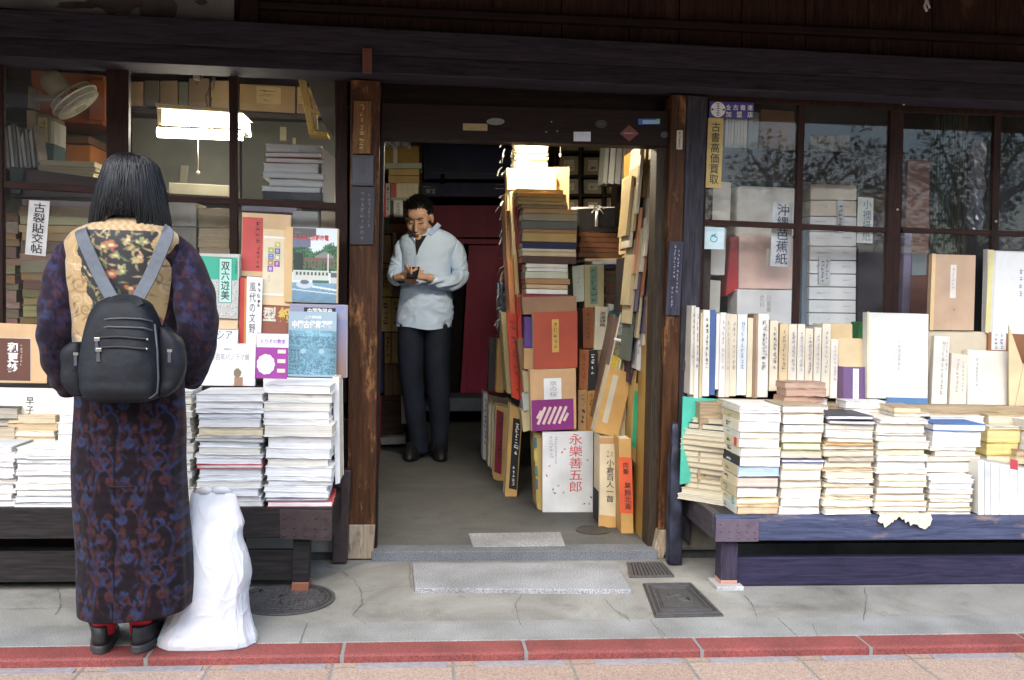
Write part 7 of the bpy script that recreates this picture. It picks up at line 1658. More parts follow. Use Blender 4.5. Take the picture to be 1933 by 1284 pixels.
class Canvas:
    """a length of dyed cloth drawn with strokes, in metres"""
    def __init__(self, w, h, bg, res=.0015, wrap=False):
        self.w, self.h, self.res, self.wrap = w, h, res, wrap; self.nx, self.ny = int(w / res), int(h / res)
        self.X, self.Z = np.meshgrid((np.arange(self.nx) + .5) * res, (np.arange(self.ny) + .5) * res); self.c = np.ones((self.ny, self.nx, 3)) * np.array(bg)
    def _blend(self, m, c): self.c = self.c * (1 - m[..., None]) + np.array(c) * m[..., None]
    def stroke(self, pts, w0, c, w1=None, soft=.0015, a=1.0):
        w1 = w0 if w1 is None else w1
        for ox in ((-self.w, 0, self.w) if self.wrap else (0,)):
            for oz in ((-self.h, 0, self.h) if self.wrap else (0,)):
                p = np.array(pts) + np.array([ox, oz]); g = max(w0, w1) + 3 * soft
                i0, i1 = int((p[:, 0].min() - g) / self.res), int((p[:, 0].max() + g) / self.res) + 1; j0, j1 = int((p[:, 1].min() - g) / self.res), int((p[:, 1].max() + g) / self.res) + 1
                i0, j0 = max(0, i0), max(0, j0); i1, j1 = min(self.nx, i1), min(self.ny, j1)
                if i0 >= i1 or j0 >= j1: continue
                X, Z = self.X[j0:j1, i0:i1], self.Z[j0:j1, i0:i1]; m = np.zeros(X.shape); n = len(p) - 1
                for k in range(n):
                    d = p[k + 1] - p[k]; L = (d ** 2).sum() + 1e-12; t = np.clip(((X - p[k, 0]) * d[0] + (Z - p[k, 1]) * d[1]) / L, 0, 1)
                    dist = np.hypot(X - p[k, 0] - t * d[0], Z - p[k, 1] - t * d[1]); w_ = w0 + (w1 - w0) * (k + t) / n
                    m = np.maximum(m, np.clip((w_ - dist) / soft + .5, 0, 1))
                sub = self.c[j0:j1, i0:i1]; self.c[j0:j1, i0:i1] = sub * (1 - a * m[..., None]) + np.array(c) * a * m[..., None]
    def spiral(self, x, z, r, turns, a0, c, w, dirn=1, a=1.0):
        t = np.linspace(0, 1, 22); ang = a0 + dirn * t * turns * 2 * math.pi; rad = r * (1 - .85 * t)
        self.stroke(np.column_stack([x + np.cos(ang) * rad, z + np.sin(ang) * rad]), w, c, w * .5, .0042, a)
    def leaf(self, x, z, L, ang, c, w, bend=.4, a=1.0):
        t = np.linspace(0, 1, 9); aa = ang + bend * t; px = x + np.cumsum(np.cos(aa)) * L / 9; pz = z + np.cumsum(np.sin(aa)) * L / 9
        h = 5; self.stroke(np.column_stack([px[:h], pz[:h]]), w * .3, c, w, .004, a); self.stroke(np.column_stack([px[h - 1:], pz[h - 1:]]), w, c, w * .12, .004, a)
    def at(self, x, z):
        i = (np.floor(np.asarray(x) / self.res).astype(int)); j = (np.floor(np.asarray(z) / self.res).astype(int))
        if self.wrap: i %= self.nx; j %= self.ny
        else: i = np.clip(i, 0, self.nx - 1); j = np.clip(j, 0, self.ny - 1)
        return self.c[j, i]
COATB = (.0085, .005, .007)
BLU, RUS, BLU2, RUS2 = (.019, .024, .058), (.039, .015, .016), (.015, .016, .036), (.026, .0105, .012)
vine = Canvas(.155, .36, COATB, .0015, True); rv = random.Random(77)
tz = np.linspace(-.02, .38, 30)
for ph, x0 in ((0, .04), (.5, .118)):
    sx_ = x0 + .012 * np.sin(2 * math.pi * (tz / .36 + ph)); vine.stroke(np.column_stack([sx_, tz]), .0034, BLU2, .0034, .003, .9); vine.stroke(np.column_stack([sx_ + .005, tz]), .002, RUS2, .002, .003, .8)
    for k in range(3):
        z = .03 + k * .12 + ph * .12; d = 1 if k % 2 else -1; bx_ = x0 + .012 * math.sin(2 * math.pi * (z / .36 + ph))
        c1, c2 = (BLU, RUS) if (k + int(ph * 2)) % 2 else (RUS, BLU); at_ = np.linspace(0, 2.5, 14)
        vine.stroke(np.column_stack([bx_ + d * .03 * (1 - np.cos(at_)), z + .06 * np.sin(at_)]), .0022, c2, .0036, .002, .9); vine.spiral(bx_ + d * .050, z + .026, .0155, 1.35, 0 if d > 0 else math.pi, c1, .0062, -d)
        for q in range(4): vine.leaf(bx_ + d * (.020 + .013 * q), z + .052 + .006 * math.sin(q * 2), .026, math.pi / 2 + d * (.5 - .45 * q), (c1, c2, c1, c2)[q], .0055, d * rv.uniform(.2, .9), .9)
        for q in range(3): vine.leaf(bx_ - d * .004, z + .012 * q, .042, math.pi / 2 + d * (.95 - .25 * q), (c2, c1, RUS2)[q], .006, -d * rv.uniform(.4, 1.2), .95)
        vine.spiral(bx_ - d * .034, z - .028, .011, 1.2, 0, c2, .004, d); vine.leaf(bx_ - d * .02, z - .06, .04, math.pi / 2 + d * .5, c1, .0055, d * .9)
for k in range(22):
    c_ = rv.choice((BLU2, RUS2, BLU, RUS)); vine.leaf(rv.uniform(0, .155), rv.uniform(0, .36), rv.uniform(.025, .05), rv.uniform(.6, 2.6), c_, rv.uniform(.002, .0055), rv.uniform(-1.3, 1.3), .7)
for k in range(9): vine.spiral(rv.uniform(0, .155), rv.uniform(0, .36), rv.uniform(.010, .017), 1.2, rv.uniform(0, 6), rv.choice((BLU2, RUS)), .004, rv.choice((-1, 1)), .8)
vine.c *= 1 + .25 * (np.random.RandomState(4).rand(vine.ny, vine.nx, 1) - .5) + .15 * np.sin(vine.Z[..., None] * 4000)
CLOTH = vcol('dyed_cloth', .9, .12, .05, .25, 420); BROC = vcol('brocade_cloth', .6, .35, .3, .3, 500)
def cloth_colors(vs, cx0, k=1.0):
    u = vs[:, 0] - cx0 + .02; u = np.where(vs[:, 1] > -.93, .35 - u, u); return vine.at(u, vs[:, 2]) * k
def mesh_np(mb): return np.array([tuple(x) for x in mb.v])
Yw = -.95
wl = W(235, 1225, Yw); wl.z = 0
woman = thing('person', 'person with long black hair in a patterned dark coat and brocade vest, seen from behind', 'person', tuple(wl))
SKIN = M('skin', (.56, .34, .235), .5, var=.06, scale=30, spec=.3, hue=(.60, .36, .25))
SKIN.node_tree.nodes['Principled BSDF'].inputs['Subsurface Weight'].default_value = .08
SKIN.node_tree.nodes['Principled BSDF'].inputs['Subsurface Radius'].default_value = (.02, .008, .004)
def head_shapes(mb, c, Rm, s):
    """skull, jaw, nose, lips and ears of a head; Rm columns: right, forward, up"""
    def E(x, y, z, a, b, d, n=9):
        k0 = len(mb.v); mb.ball((0, 0, 0), 1, n, 0, (a, b, d))
        for i in range(k0, len(mb.v)): mb.v[i] = tuple(c + Rm @ ((Vector(mb.v[i]) + Vector((x, y, z))) * s))
    E(0, -.012, .035, .076, .096, .092, 12); E(0, .03, -.045, .058, .056, .062); E(0, .042, -.005, .062, .050, .078); E(0, .066, -.098, .026, .024, .02); E(0, .078, .052, .05, .024, .035)
    for i in range(6): E(0, .090 + .0045 * i, .016 - .010 * i, .0085 + .0007 * i, .011, .010, 6)
    for d in (-1, 1):
        E(d * .010, .104, -.036, .009, .010, .007, 6); E(d * .032, .081, .030, .026, .014, .009, 6); E(d * .040, .056, -.022, .027, .030, .036); E(d * .079, -.008, -.004, .011, .021, .032, 7); E(d * .031, .077, .010, .016, .013, .010, 7)
    E(0, .093, -.060, .024, .011, .0058, 7); E(0, .091, -.071, .021, .011, .0065, 7)
def hand_shapes(mb, wrist, fd, pn, side, curl, s=1.0, thumb=.5):
    """palm, four bent fingers and a thumb; fd: along the hand, pn: out of the palm, side: thumb side"""
    fd, pn = fd.normalized(), pn.normalized(); sd = fd.cross(pn).normalized() * side
    for k in range(5):
        o = (k - 2) * .0165 * s; mb.tube([wrist + sd * o * .6, wrist + fd * .045 * s + sd * o, wrist + fd * .088 * s + sd * o], [.013 * s, .0145 * s, .0115 * s], 8)
    mb.tube([wrist - fd * .05 * s, wrist, wrist + fd * .02 * s], [.026 * s, .025 * s, .022 * s], 10)
    for k, (o, L) in enumerate(((.029, .072), (.010, .080), (-.010, .075), (-.028, .060))):
        p = wrist + fd * .088 * s + sd * o * s; d = fd.copy(); pts = [p - fd * .01 * s]; cu = curl * (1 + .12 * k)
        for f in (.45, .32, .23):
            d = (Matrix.Rotation(cu, 3, fd.cross(pn)) @ d).normalized() if True else d
            pts.append(pts[-1] + d * L * f * s * 1.15)
        mb.tube(pts, [.0098 * s, .0092 * s, .0084 * s, .0072 * s], 8); mb.ball(pts[-1], .0074 * s, 6)
    b = wrist + fd * .025 * s + sd * .030 * s; d = (fd * .62 + sd * .7 + pn * thumb * .5).normalized(); e = b + d * .034 * s; d2 = (fd * .85 + sd * .1 + pn * thumb).normalized()
    mb.tube([b - d * .02 * s, b, e, e + d2 * .028 * s, e + d2 * .046 * s], [.013 * s, .0135 * s, .0115 * s, .0098 * s, .0078 * s], 8); mb.ball(e + d2 * .046 * s, .008 * s, 6)
def remesh(o, vox, it=4):
    m = o.modifiers.new('skin', 'REMESH'); m.mode = 'VOXEL'; m.voxel_size = vox; m.use_smooth_shade = True
    s = o.modifiers.new('smooth', 'SMOOTH'); s.factor = .5; s.iterations = it
# --- the woman: body
hc = W(249, 372, Yw + .01); mb = MB(); Rm = Matrix(((-1, 0, 0), (0, 1, 0), (0, 0, 1))).transposed()
Rm = Matrix(((1, 0, 0), (0, .96, .28), (0, -.28, .96)))
head_shapes(mb, hc, Rm, .93)
mb.tube([hc + Vector((0, -.01, -.06)), hc + Vector((0, -.02, -.13)), W(240, 470, Yw)], [.052, .05, .07], 12)
mb.tube([W(240, 450, Yw), W(240, 560, Yw), W(245, 700, Yw), W(247, 820, Yw)], [.08, .10, .10, .10], 14)
FEETX = (192, 262)
for fx in FEETX:
    a = W(fx, 1200, Yw + .02); mb.tube([W(247 + (fx - 227) * .6, 810, Yw), W(240 + (fx - 227) * .8, 1000, Yw), Vector((a.x, a.y + .01, .12)), Vector((a.x, a.y + .02, .05))], [.085, .05, .036, .034], 12)
hw_ = []
for sx0, el, wr, hd in (((136, 472), (103, 600), (128, 728), 1), ((336, 475), (376, 600), (366, 708), -1)):
    S_, E_, Wr = W(*sx0, Yw), W(*el, Yw - .03), W(*wr, Yw + .17); mb.tube([W(240, 462, Yw), S_, E_, Wr], [.045, .036, .036, .026], 12)
    hand_shapes(mb, Wr + Vector((hd * .02, .035, .0)), Vector((hd * .45, .85, .1)), Vector((0, .2, 1)), hd, .35, .95); hw_.append(Wr)
body = mb.build('body', SKIN, woman, smooth=True); remesh(body, .006, 5)
# coat, sleeves
def cfold(th, py):
    k = np.clip((py - 760) / 400, 0, 1); return (.020 * np.sin(5 * th + .004 * py + 1) + .012 * np.sin(9 * th - .006 * py)) * (.25 + k) + .004 * np.sin(17 * th + .02 * py)
rows = [(428, 182, 298, .06, .06, 0), (440, 150, 322, .085, .085, 0), (458, 128, 345, .10, .105, 0), (520, 126, 348, .112, .12, 0), (600, 136, 345, .112, .12, 0), (680, 143, 346, .115, .13, 0), (745, 145, 348, .125, .135, 0), (800, 143, 351, .135, .135, 0), (870, 140, 351, .14, .135, 0), (950, 142, 356, .145, .135, 0), (1050, 147, 363, .15, .135, 0), (1110, 147, 367, .155, .135, 0), (1141, 148, 367, .157, .135, 0)]
rg = loft(rows, Yw, 260, 280, 2.3, cfold, False)
nr = len(rg)
for i in range(nr - 40, nr):        # the hem dips a little in the middle
    f = (i - (nr - 40)) / 40
    rg[i] = [(x, y, z - .012 * f * math.cos((x - wl.x) / .22 * 1.5) - .006 * f * (wl.x - x) / .2) for x, y, z in rg[i]]
inner = [[(x * .985 + wl.x * .015, y * .985 + Yw * .015, z + .004) for x, y, z in r] for r in reversed(rg[-30:])]
mb = MB(); mb.rings(rg + inner, cap=False); vs = mesh_np(mb); cc = cloth_colors(vs, wl.x)
vz = vs[:, 2]; seam = (np.abs(vs[:, 0] - (wl.x + .012)) < .0022) & (vs[:, 1] < Yw) & (vz < .75); cc[seam] *= .25
coat = mb.build('coat', CLOTH, woman, smooth=True, colors=cc)
zs = W(240, 915, Yw - .14); mb = MB(); mb.tube([W(207, 919, Yw - .152), W(230, 920, Yw - .154), W(252, 918, Yw - .154)], .0022, 6); mb.build('vent_stitch', M('seam_thread', (.006, .004, .005), .9), coat)
rs_ = random.Random(6)
def sfold(q, t): return .06 * math.sin(7 * t * 6.28 + 3 * q) * math.sin(q * 2) + .035 * math.sin(3 * q + 11 * t)
for nm, pts in (('sleeve', [(152, 446, .0, 9), (138, 461, 0, 15), (125, 490, -.01, 25), (114, 545, -.03, 31), (108, 600, -.04, 34), (112, 650, .0, 35), (124, 700, .08, 30), (131, 728, .14, 24)]), ('sleeve', [(322, 447, .0, 9), (337, 462, 0, 15), (350, 490, -.01, 27), (365, 545, -.03, 36), (371, 600, -.04, 37), (372, 650, .0, 33), (366, 690, .08, 28), (362, 712, .14, 23)])):
    P_ = [(*W(x, y, Yw + dy), r * mpp(Yw + dy)) for x, y, dy, r in pts]; rg = path_loft(P_, 60, 1.15, (0, 1, 0), sfold)
    mb = MB(); mb.rings(rg, cap=False); vs = mesh_np(mb); cc = vine.at(vs[:, 0] * 1.1 + vs[:, 1] * .5 + .04, vs[:, 2] * 1.2 + .1) * 1.2; cc = cc * .75 + .25 * np.array([.025, .02, .045]); mb.build(nm, CLOTH, coat, smooth=True, colors=cc)
# collar of the coat above the vest
rg = loft([(396, 222, 276, .058, .06, 0), (404, 216, 283, .062, .065, 0), (420, 200, 300, .068, .07, 0)], Yw, 10, 40, 2.2, None, False); mb = MB(); mb.rings(rg, cap=False); vs = mesh_np(mb); mb.build('collar', CLOTH, coat, smooth=True, colors=np.ones((len(vs), 3)) * np.array([.02, .017, .045]) * (1 + .5 * np.sin(vs[:, :1] * 200)))
# brocade vest
ve = Canvas(.42, .56, (.44, .29, .12), .0014); rb = random.Random(21)
for k in range(70):
    x, z = rb.uniform(0, .42), rb.uniform(0, .56); c_ = rb.choice([(.56, .42, .24), (.20, .11, .04), (.52, .36, .18), (.62, .48, .30), (.24, .14, .06)])
    ve.spiral(x, z, rb.uniform(.012, .03), 1.4, rb.uniform(0, 6), c_, .0026, rb.choice((-1, 1)), .95); ve.leaf(x, z, .05, rb.uniform(0, 6.3), c_, .004, rb.uniform(-1, 1), .6)
for k in range(9): ve.leaf(rb.choice((rb.uniform(.0, .12), rb.uniform(.3, .42))), rb.uniform(.02, .3), .06, rb.uniform(0, 6), rb.choice([(.24, .05, .05), (.14, .13, .06), (.2, .07, .06)]), .012, .5, .55)
cxv = .21; zt = .52         # black floral panel: wide at the top, narrowing downwards
z_ = ve.Z; hwid = np.interp(z_, [0, .16, .28, .40, .50, .53], [.02, .05, .075, .105, .118, .118]); hwid = hwid + .006 * np.sin(z_ * 90)
pan = (np.abs(ve.X - cxv) < hwid) & (z_ < .515); ve.c[pan] = (.012, .011, .012)
keep = ve.c.copy()
for k in range(150):
    z = rb.uniform(.02, .51); h = np.interp(z, [0, .16, .28, .40, .50], [.02, .05, .075, .10, .115]); x = cxv + rb.uniform(-1, 1) * h
    ve.leaf(x, z, rb.uniform(.02, .045), rb.uniform(0, 6.3), rb.choice([(.40, .30, .12), (.24, .20, .08), (.12, .16, .07), (.5, .40, .20)]), rb.uniform(.002, .0045), rb.uniform(-1.5, 1.5), .9)
for x, z, s, c_ in [(.20, .46, 1.2, (.55, .17, .08)), (.175, .455, .9, (.5, .34, .14)), (.25, .48, .9, (.48, .38, .18)), (.14, .47, .9, (.46, .36, .16)), (.285, .42, 1.1, (.5, .38, .18)), (.20, .36, 1.1, (.52, .14, .07)), (.16, .38, .9, (.48, .32, .1)), (.235, .37, .8, (.42, .34, .14)), (.20, .29, 1.0, (.5, .13, .07)), (.26, .31, .9, (.5, .15, .07)), (.24, .26, .8, (.42, .32, .14)), (.19, .22, .8, (.36, .12, .06)), (.225, .19, .7, (.2, .26, .12)), (.30, .475, .8, (.4, .3, .14)), (.215, .425, .8, (.42, .32, .16))]:
    s *= .8
    for q in range(9):
        a = q * .7 + x * 40; ve.leaf(x + rb.uniform(-.006, .006), z + rb.uniform(-.006, .006), rb.uniform(.012, .028) * s, a, tuple(v * rb.uniform(.4, 1.0) for v in c_), .006 * s, .5, .95)
    ve.spiral(x, z, .006 * s, 1, 0, (.6, .5, .25), .003, 1)
ve.c[~pan & (np.abs(ve.X - cxv) > hwid + .03)] = keep[~pan & (np.abs(ve.X - cxv) > hwid + .03)]
top = z_ > .515; ve.c[top] = np.array([.46, .31, .15]) * (1 + .34 * np.sin(ve.X[top] * 260 + 3 * np.sin(z_[top] * 300)) * np.sin(z_[top] * 330))[:, None]
for k in range(26): ve.leaf(rb.choice((rb.uniform(0, .1), rb.uniform(.32, .42))), rb.uniform(0, .42), rb.uniform(.03, .06), rb.uniform(0, 6), rb.choice([(.14, .08, .03), (.10, .09, .04), (.2, .05, .04)]), rb.uniform(.002, .005), rb.uniform(-2, 2), .8)
ve.c *= .76; ve.c *= 1 + .22 * (np.random.RandomState(8).rand(ve.ny, ve.nx, 1) - .5)
rows = [(413, 216, 286, .066, .07, 0), (420, 190, 302, .085, .08, 0), (428, 166, 318, .10, .095, 0), (440, 142, 334, .112, .11, 0), (452, 131, 341, .118, .12, 0), (490, 129, 342, .124, .13, 0), (540, 132, 341, .126, .13, 0), (590, 139, 336, .124, .13, 0), (650, 144, 332, .122, .13, 0), (705, 147, 330, .120, .13, 0)]
rg = loft(rows, Yw, 190, 300, 2.5, lambda th, py: .008 * np.sin(6 * th + py * .02) + .004 * np.sin(13 * th - py * .05), False)
mb = MB(); mb.rings(rg + [[(x * .97 + wl.x * .03, y * .97 + Yw * .03, z) for x, y, z in rg[-1]]], cap=False); vs = mesh_np(mb)
zb0 = W(240, 705, Yw).z; cxw = W(238, 500, Yw).x
mb.build('vest', BROC, woman, smooth=True, colors=ve.at(vs[:, 0] - cxw + .21, (vs[:, 2] - zb0) * .52 / (W(240, 436, Yw).z - zb0)))
# hair
HAIR = M('black_hair', (.006, .006, .007), .38, var=.4, scale=50, stretch=(8, 8, .4), spec=.4)
hrows = [(290, 240, 254, .03, .02, -.01), (295, 223, 272, .060, .06, -.01), (305, 211, 286, .082, .085, -.01), (330, 201, 296, .10, .10, -.005), (360, 192, 303, .108, .10, 0), (392, 185, 309, .108, .09, .005), (414, 180, 313, .104, .08, .01)]
rg = loft(hrows, Yw, 40, 90, 2.2, lambda th, py: .012 * np.sin(31 * th + py * .03) + .009 * np.sin(53 * th), False)
n_th = 90
mb = MB(); keepr = []
for i, r in enumerate(rg):
    py = 291 + (414 - 291) * i / 39; row = []
    for k, p in enumerate(r):
        th = 2 * math.pi * k / n_th; lim = 1.0
        row.append(p)
    keepr.append(row)
base = len(mb.v); fs = []
for r in keepr: mb.v += [tuple(p) for p in r]
for i in range(len(keepr) - 1):
    py = 291 + 123 * i / 39
    for k in range(n_th):
        th = 2 * math.pi * (k + .5) / n_th
        if math.sin(th) > .55 and py > 325: continue                                   # open at the face
        if abs(math.cos(th)) < .36 and math.sin(th) < 0 and py > 398: continue       # parted at the nape
        a, b = i * n_th + k, i * n_th + (k + 1) % n_th; fs.append((a, b, b + n_th, a + n_th))
fs.append(tuple(range(n_th))); mb.f += fs; mb.mi += [0] * len(fs)
rh = random.Random(10); H_ = interp_rows(hrows, 60)
def hsurf(py, th, k):
    r = [np.interp(min(py, 414), H_[:, 0], H_[:, c]) for c in range(1, 6)]; Y = Yw + r[4]; cx_ = (r[0] + r[1]) / 2; hw = (r[1] - r[0]) / 2
    if py > 414: hw += (py - 414) * .05
    c = W(cx_, py, Y); ct, st = math.cos(th), math.sin(th)
    return Vector((c.x + abs(ct) ** .91 * (1 if ct > 0 else -1) * hw * mpp(Y) * k, c.y + (st * (r[2] if st < 0 else r[3])) * k, c.z))
for s_i in range(950):
    th = rh.uniform(math.pi * .9, 2 * math.pi * 1.05) if rh.random() < .85 else rh.uniform(0, 2 * math.pi)
    if math.sin(th) > .5: continue
    side = abs(math.cos(th)); end = 408 + rh.uniform(-9, 6) if side < .36 and math.sin(th) < 0 else (434 if math.cos(th) < 0 else 446) + rh.uniform(-24, 10) - (0 if side > .6 else 14)
    y0 = rh.uniform(291, 330) if rh.random() < .6 else rh.uniform(300, 390); kk = rh.uniform(.985, 1.05); tw = rh.uniform(-.22, .22)
    pts = [hsurf(y0 + (end - y0) * t, th + tw * math.sin(t * 3) * (.5 if side < .5 else .3), kk + .01 * math.sin(t * 5 + s_i) - (.08 * max(0, t - .8) if side > .6 else 0)) for t in np.linspace(0, 1, 9)]
    mb.tube(pts, [.0016, .0022, .0026, .0028, .0028, .0026, .0022, .0016, .0006], 5, cap=False)
mb.build('hair', HAIR, woman, smooth=True)
# shoes and socks
SHO = M('black_shoe', (.012, .012, .013), .45, var=.3, scale=20); SOLE = M('shoe_sole', (.035, .035, .036), .6); SOCK = M('red_sock', (.42, .012, .02), .85, var=.15, scale=60)
for fx in FEETX:
    a = W(fx, 1224, Yw - .01); tx_ = .012 if fx > 227 else -.02
    def outline(L0, L1, wd, z, n=36):
        out = []
        for k in range(n):
            t = 2 * math.pi * k / n; yy = math.sin(t); y = a.y - .03 + (yy * .5 + .5) * (L1 - L0) + L0; wv = wd * (.86 + .22 * max(0, yy)) if yy > -.3 else wd * (.86)
            out.append(Vector((a.x + math.copysign(abs(math.cos(t)) ** .75, math.cos(t)) * wv + tx_ * (yy + 1), y, z)))
        return out
    mb = MB(); mb.rings([outline(0, .235, .044, .006), outline(-.002, .238, .047, .010), outline(-.002, .238, .047, .028), outline(.001, .234, .044, .034)]); sl = mb.build('shoe_sole', SOLE, woman, smooth=False, bevel=.002); sl.name = 'sole'
    mb = MB(); mb.rings([outline(.002, .232, .044, .033), outline(.002, .228, .043, .05), outline(.004, .19, .041, .068), outline(.010, .11, .037, .088), outline(.014, .095, .034, .094), outline(.018, .088, .029, .090)]); mb.build('shoe', SHO, woman, smooth=True)
    mb = MB(); mb.tube([Vector((a.x, a.y + .025, .06)), Vector((a.x, a.y + .025, .12)), Vector((a.x, a.y + .02, .2))], [.034, .037, .040], 16); mb.build('sock', SOCK, woman, smooth=True)
# --- backpack
PACK = M('pack_nylon', (.009, .0105, .014), .62, var=.35, scale=9, spec=.25, bump=.35, bscale=30); STRAP = M('strap_web', (.075, .085, .10), .6, var=.12, scale=60, bump=.2, bscale=300); PIPE = M('pack_piping', (.05, .055, .062), .5); MET = M('zip_metal', (.5, .48, .42), .3, metal=.9)
Yp = -1.17
pc = W(232, 670, Yp); pack = thing('backpack', 'black nylon backpack with grey straps on the back of the long haired person', 'backpack', tuple(pc))
prow = [(561, 208, 262, .035, .04, 0), (568, 194, 276, .052, .06, 0), (585, 180, 289, .068, .075, 0), (612, 168, 299, .078, .08, 0), (660, 160, 305, .088, .08, 0), (715, 158, 307, .094, .08, 0), (740, 161, 305, .090, .08, 0), (752, 172, 297, .072, .07, 0), (757, 190, 280, .05, .05, 0)]
def pfold(th, py): return .010 * np.sin(5 * th + py * .05) + .008 * np.sin(3 * th - py * .09) * np.cos(py * .031)
rg = loft(prow, Yp, 70, 90, 3.6, pfold); mb = MB(); mb.rings(rg); mb.build('main_body', PACK, pack, smooth=True)
PR = interp_rows(prow, 80)
def pk(px, py, out=.0):
    r = [np.interp(py, PR[:, 0], PR[:, c]) for c in range(1, 4)]; cx_, hw = (r[0] + r[1]) / 2, (r[1] - r[0]) / 2
    f = max(0, 1 - abs((px - cx_) / hw) ** 3.6) ** (1 / 3.6); return W(px, py, Yp - r[2] * f - out)
for rows_, nm in (([(646, 136, 158, .035, .03, 0), (655, 124, 162, .042, .045, 0), (690, 119, 166, .046, .05, 0), (730, 124, 166, .044, .05, 0), (746, 140, 164, .035, .03, 0)], 'side_pocket'), ([(618, 304, 318, .03, .03, 0), (632, 302, 336, .042, .045, 0), (665, 302, 349, .046, .05, 0), (715, 302, 345, .046, .05, 0), (740, 302, 328, .045, .04, 0), (748, 303, 316, .03, .03, 0)], 'side_pocket')):
    rg = loft(rows_, Yp + .015, 30, 40, 2.6, pfold); mb = MB(); mb.rings(rg); mb.build(nm, PACK, pack, smooth=True)
mb = MB()
for ln in ([(174, 612), (166, 660), (164, 715), (167, 742), (180, 751), (235, 756), (285, 751), (297, 742), (299, 715), (297, 660), (292, 612)], [(180, 607), (205, 602), (235, 601), (265, 602), (288, 607)], [(306, 625), (309, 680), (307, 730)], [(176, 622), (205, 617), (240, 618), (270, 619), (288, 624)]):
    mb.tube([pk(x, y, .002) for x, y in ln], .0032, 6)
mb.build('piping', PIPE, pack, smooth=True)
mb = MB()
for y in (638, 657): mb.tube([pk(x, y + 2 * math.sin(x * .05), .0015) for x in range(178, 284, 8)], .0042, 6)
mb.build('zip', M('zip_tape', (.009, .009, .010), .6), pack, smooth=True)
for x, y in ((183, 641), (186, 661)):
    mb = MB(); c = pk(x, y, .006); mb.box((c.x - .007, c.y - .004, c.z - .005), (c.x + .009, c.y + .002, c.z + .006)); zp = mb.build('zip_pull', MET, pack, bevel=.001)
    mb = MB(); mb.hexa(*[[c + Vector((dx, dy, dz)) for dx, dz in ((-.005, -.034), (.007, -.034), (.004, -.004), (-.003, -.004))] for dy in (-.006, -.003)]); mb.build('tab', PIPE, zp)
for x, y, in ((278, 641), (277, 659), (304, 621)):
    mb = MB(); mb.ball(pk(x, y, .003), .0035, 5); mb.build('rivet', MET, pack)
for x, y in ((320, 662), (143, 668)):
    mb = MB(); c = W(x, y, Yp - .05); mb.box((c.x - .006, c.y - .004, c.z - .004), (c.x + .008, c.y, c.z + .004)); zp = mb.build('zip_pull', MET, pack)
    mb = MB(); mb.box((c.x - .004, c.y - .005, c.z - .035), (c.x + .005, c.y - .002, c.z - .004)); mb.build('tab', PIPE, zp)
def ribbon(mb, pts, wds, th=.004):
    rg = []
    for i, p in enumerate(pts):
        d = (pts[min(i + 1, len(pts) - 1)] - pts[max(i - 1, 0)]).normalized(); s = d.cross(Vector((0, -1, 0))).normalized(); n = s.cross(d).normalized(); w_ = wds if not hasattr(wds, '__len__') else wds[i]
        rg.append([p + s * w_ - n * th, p - s * w_ - n * th, p - s * w_ + n * th, p + s * w_ + n * th])
    mb.rings(rg)
def smoothpts(l, n=20):
    a = np.array([tuple(p) for p in l]); q = interp_rows(np.column_stack([np.arange(len(a)), a]), n); return [Vector(r[1:]) for r in q]
for ln in ([(158, 432, -1.02), (153, 440, -1.065), (166, 472, -1.085), (188, 520, -1.10), (214, 568, -1.13)], [(308, 434, -1.02), (316, 442, -1.065), (305, 472, -1.085), (284, 520, -1.10), (258, 568, -1.13)]):
    mb = MB(); ribbon(mb, smoothpts([W(*p) for p in ln], 24), .0195, .0035); mb.build('strap', STRAP, pack, smooth=False, bevel=.0015)
mb = MB(); ribbon(mb, smoothpts([W(x, y, Yp - .02 - o) for x, y, o in ((207, 578, .035), (213, 567, .03), (235, 562, .026), (258, 566, .03), (265, 577, .035))], 20), .011, .003); mb.build('grab_handle', PACK, pack, bevel=.001)
# --- the white bag
bag_l = W(395, 1212, -.84); bag = None
brow = [(927, 368, 434, .010, .010, .04), (932, 362, 442, .016, .014, .04), (945, 358, 449, .028, .024, .03), (966, 355, 456, .042, .036, .02), (986, 353, 463, .055, .046, .01), (1006, 352, 459, .068, .056, .005), (1045, 350, 469, .085, .07, 0), (1080, 347, 474, .098, .08, 0), (1112, 338, 469, .108, .09, 0), (1150, 322, 471, .118, .095, 0), (1180, 308, 479, .125, .10, -.01), (1200, 301, 485, .122, .10, -.02), (1209, 303, 485, .115, .10, -.02), (1215, 330, 474, .10, .085, -.01)]
def bagf(th, py):
    g = min(1, .25 + max(0, py - 928) / 40); out = []
    for t in th:
        x, y = math.cos(t) * 1.1, math.sin(t) * 1.1; z = (py - 928) * .007; w_ = noise.noise(Vector((x, y, z * .7 + 3)))
        n1 = noise.noise(Vector((x * 1.5 + z * .5, y * 1.5, z * .55 + w_))); n2 = noise.noise(Vector((x * 1.1 - z * .9 + 7, y * 1.3 + z * .4, z * 1.1))); n3 = noise.noise(Vector((x * 2.4 + z * 1.1 + 3, y * 2.4 - z, z * 1.6 + 9)))
        out.append(.05 * w_ + .045 * abs(n1) + .045 * math.exp(-abs(n1) / .035) * .5 - .05 * abs(n2) + .022 * math.exp(-abs(n2) / .03) + .012 * math.exp(-abs(n3) / .03) - .03 * abs(n3))
    return np.array(out) * g
rg = loft(brow, -.84, 190, 220, 2.9, bagf); rg = [[(x, y, max(z, .007)) for x, y, z in r] for r in rg]
mb = MB(); mb.rings(rg)
BAGM = M('white_plastic', (.56, .57, .60), .4, var=.05, scale=4, spec=.4, bump=.25, bscale=30)
BAGM.node_tree.nodes['Principled BSDF'].inputs['Subsurface Weight'].default_value = .4
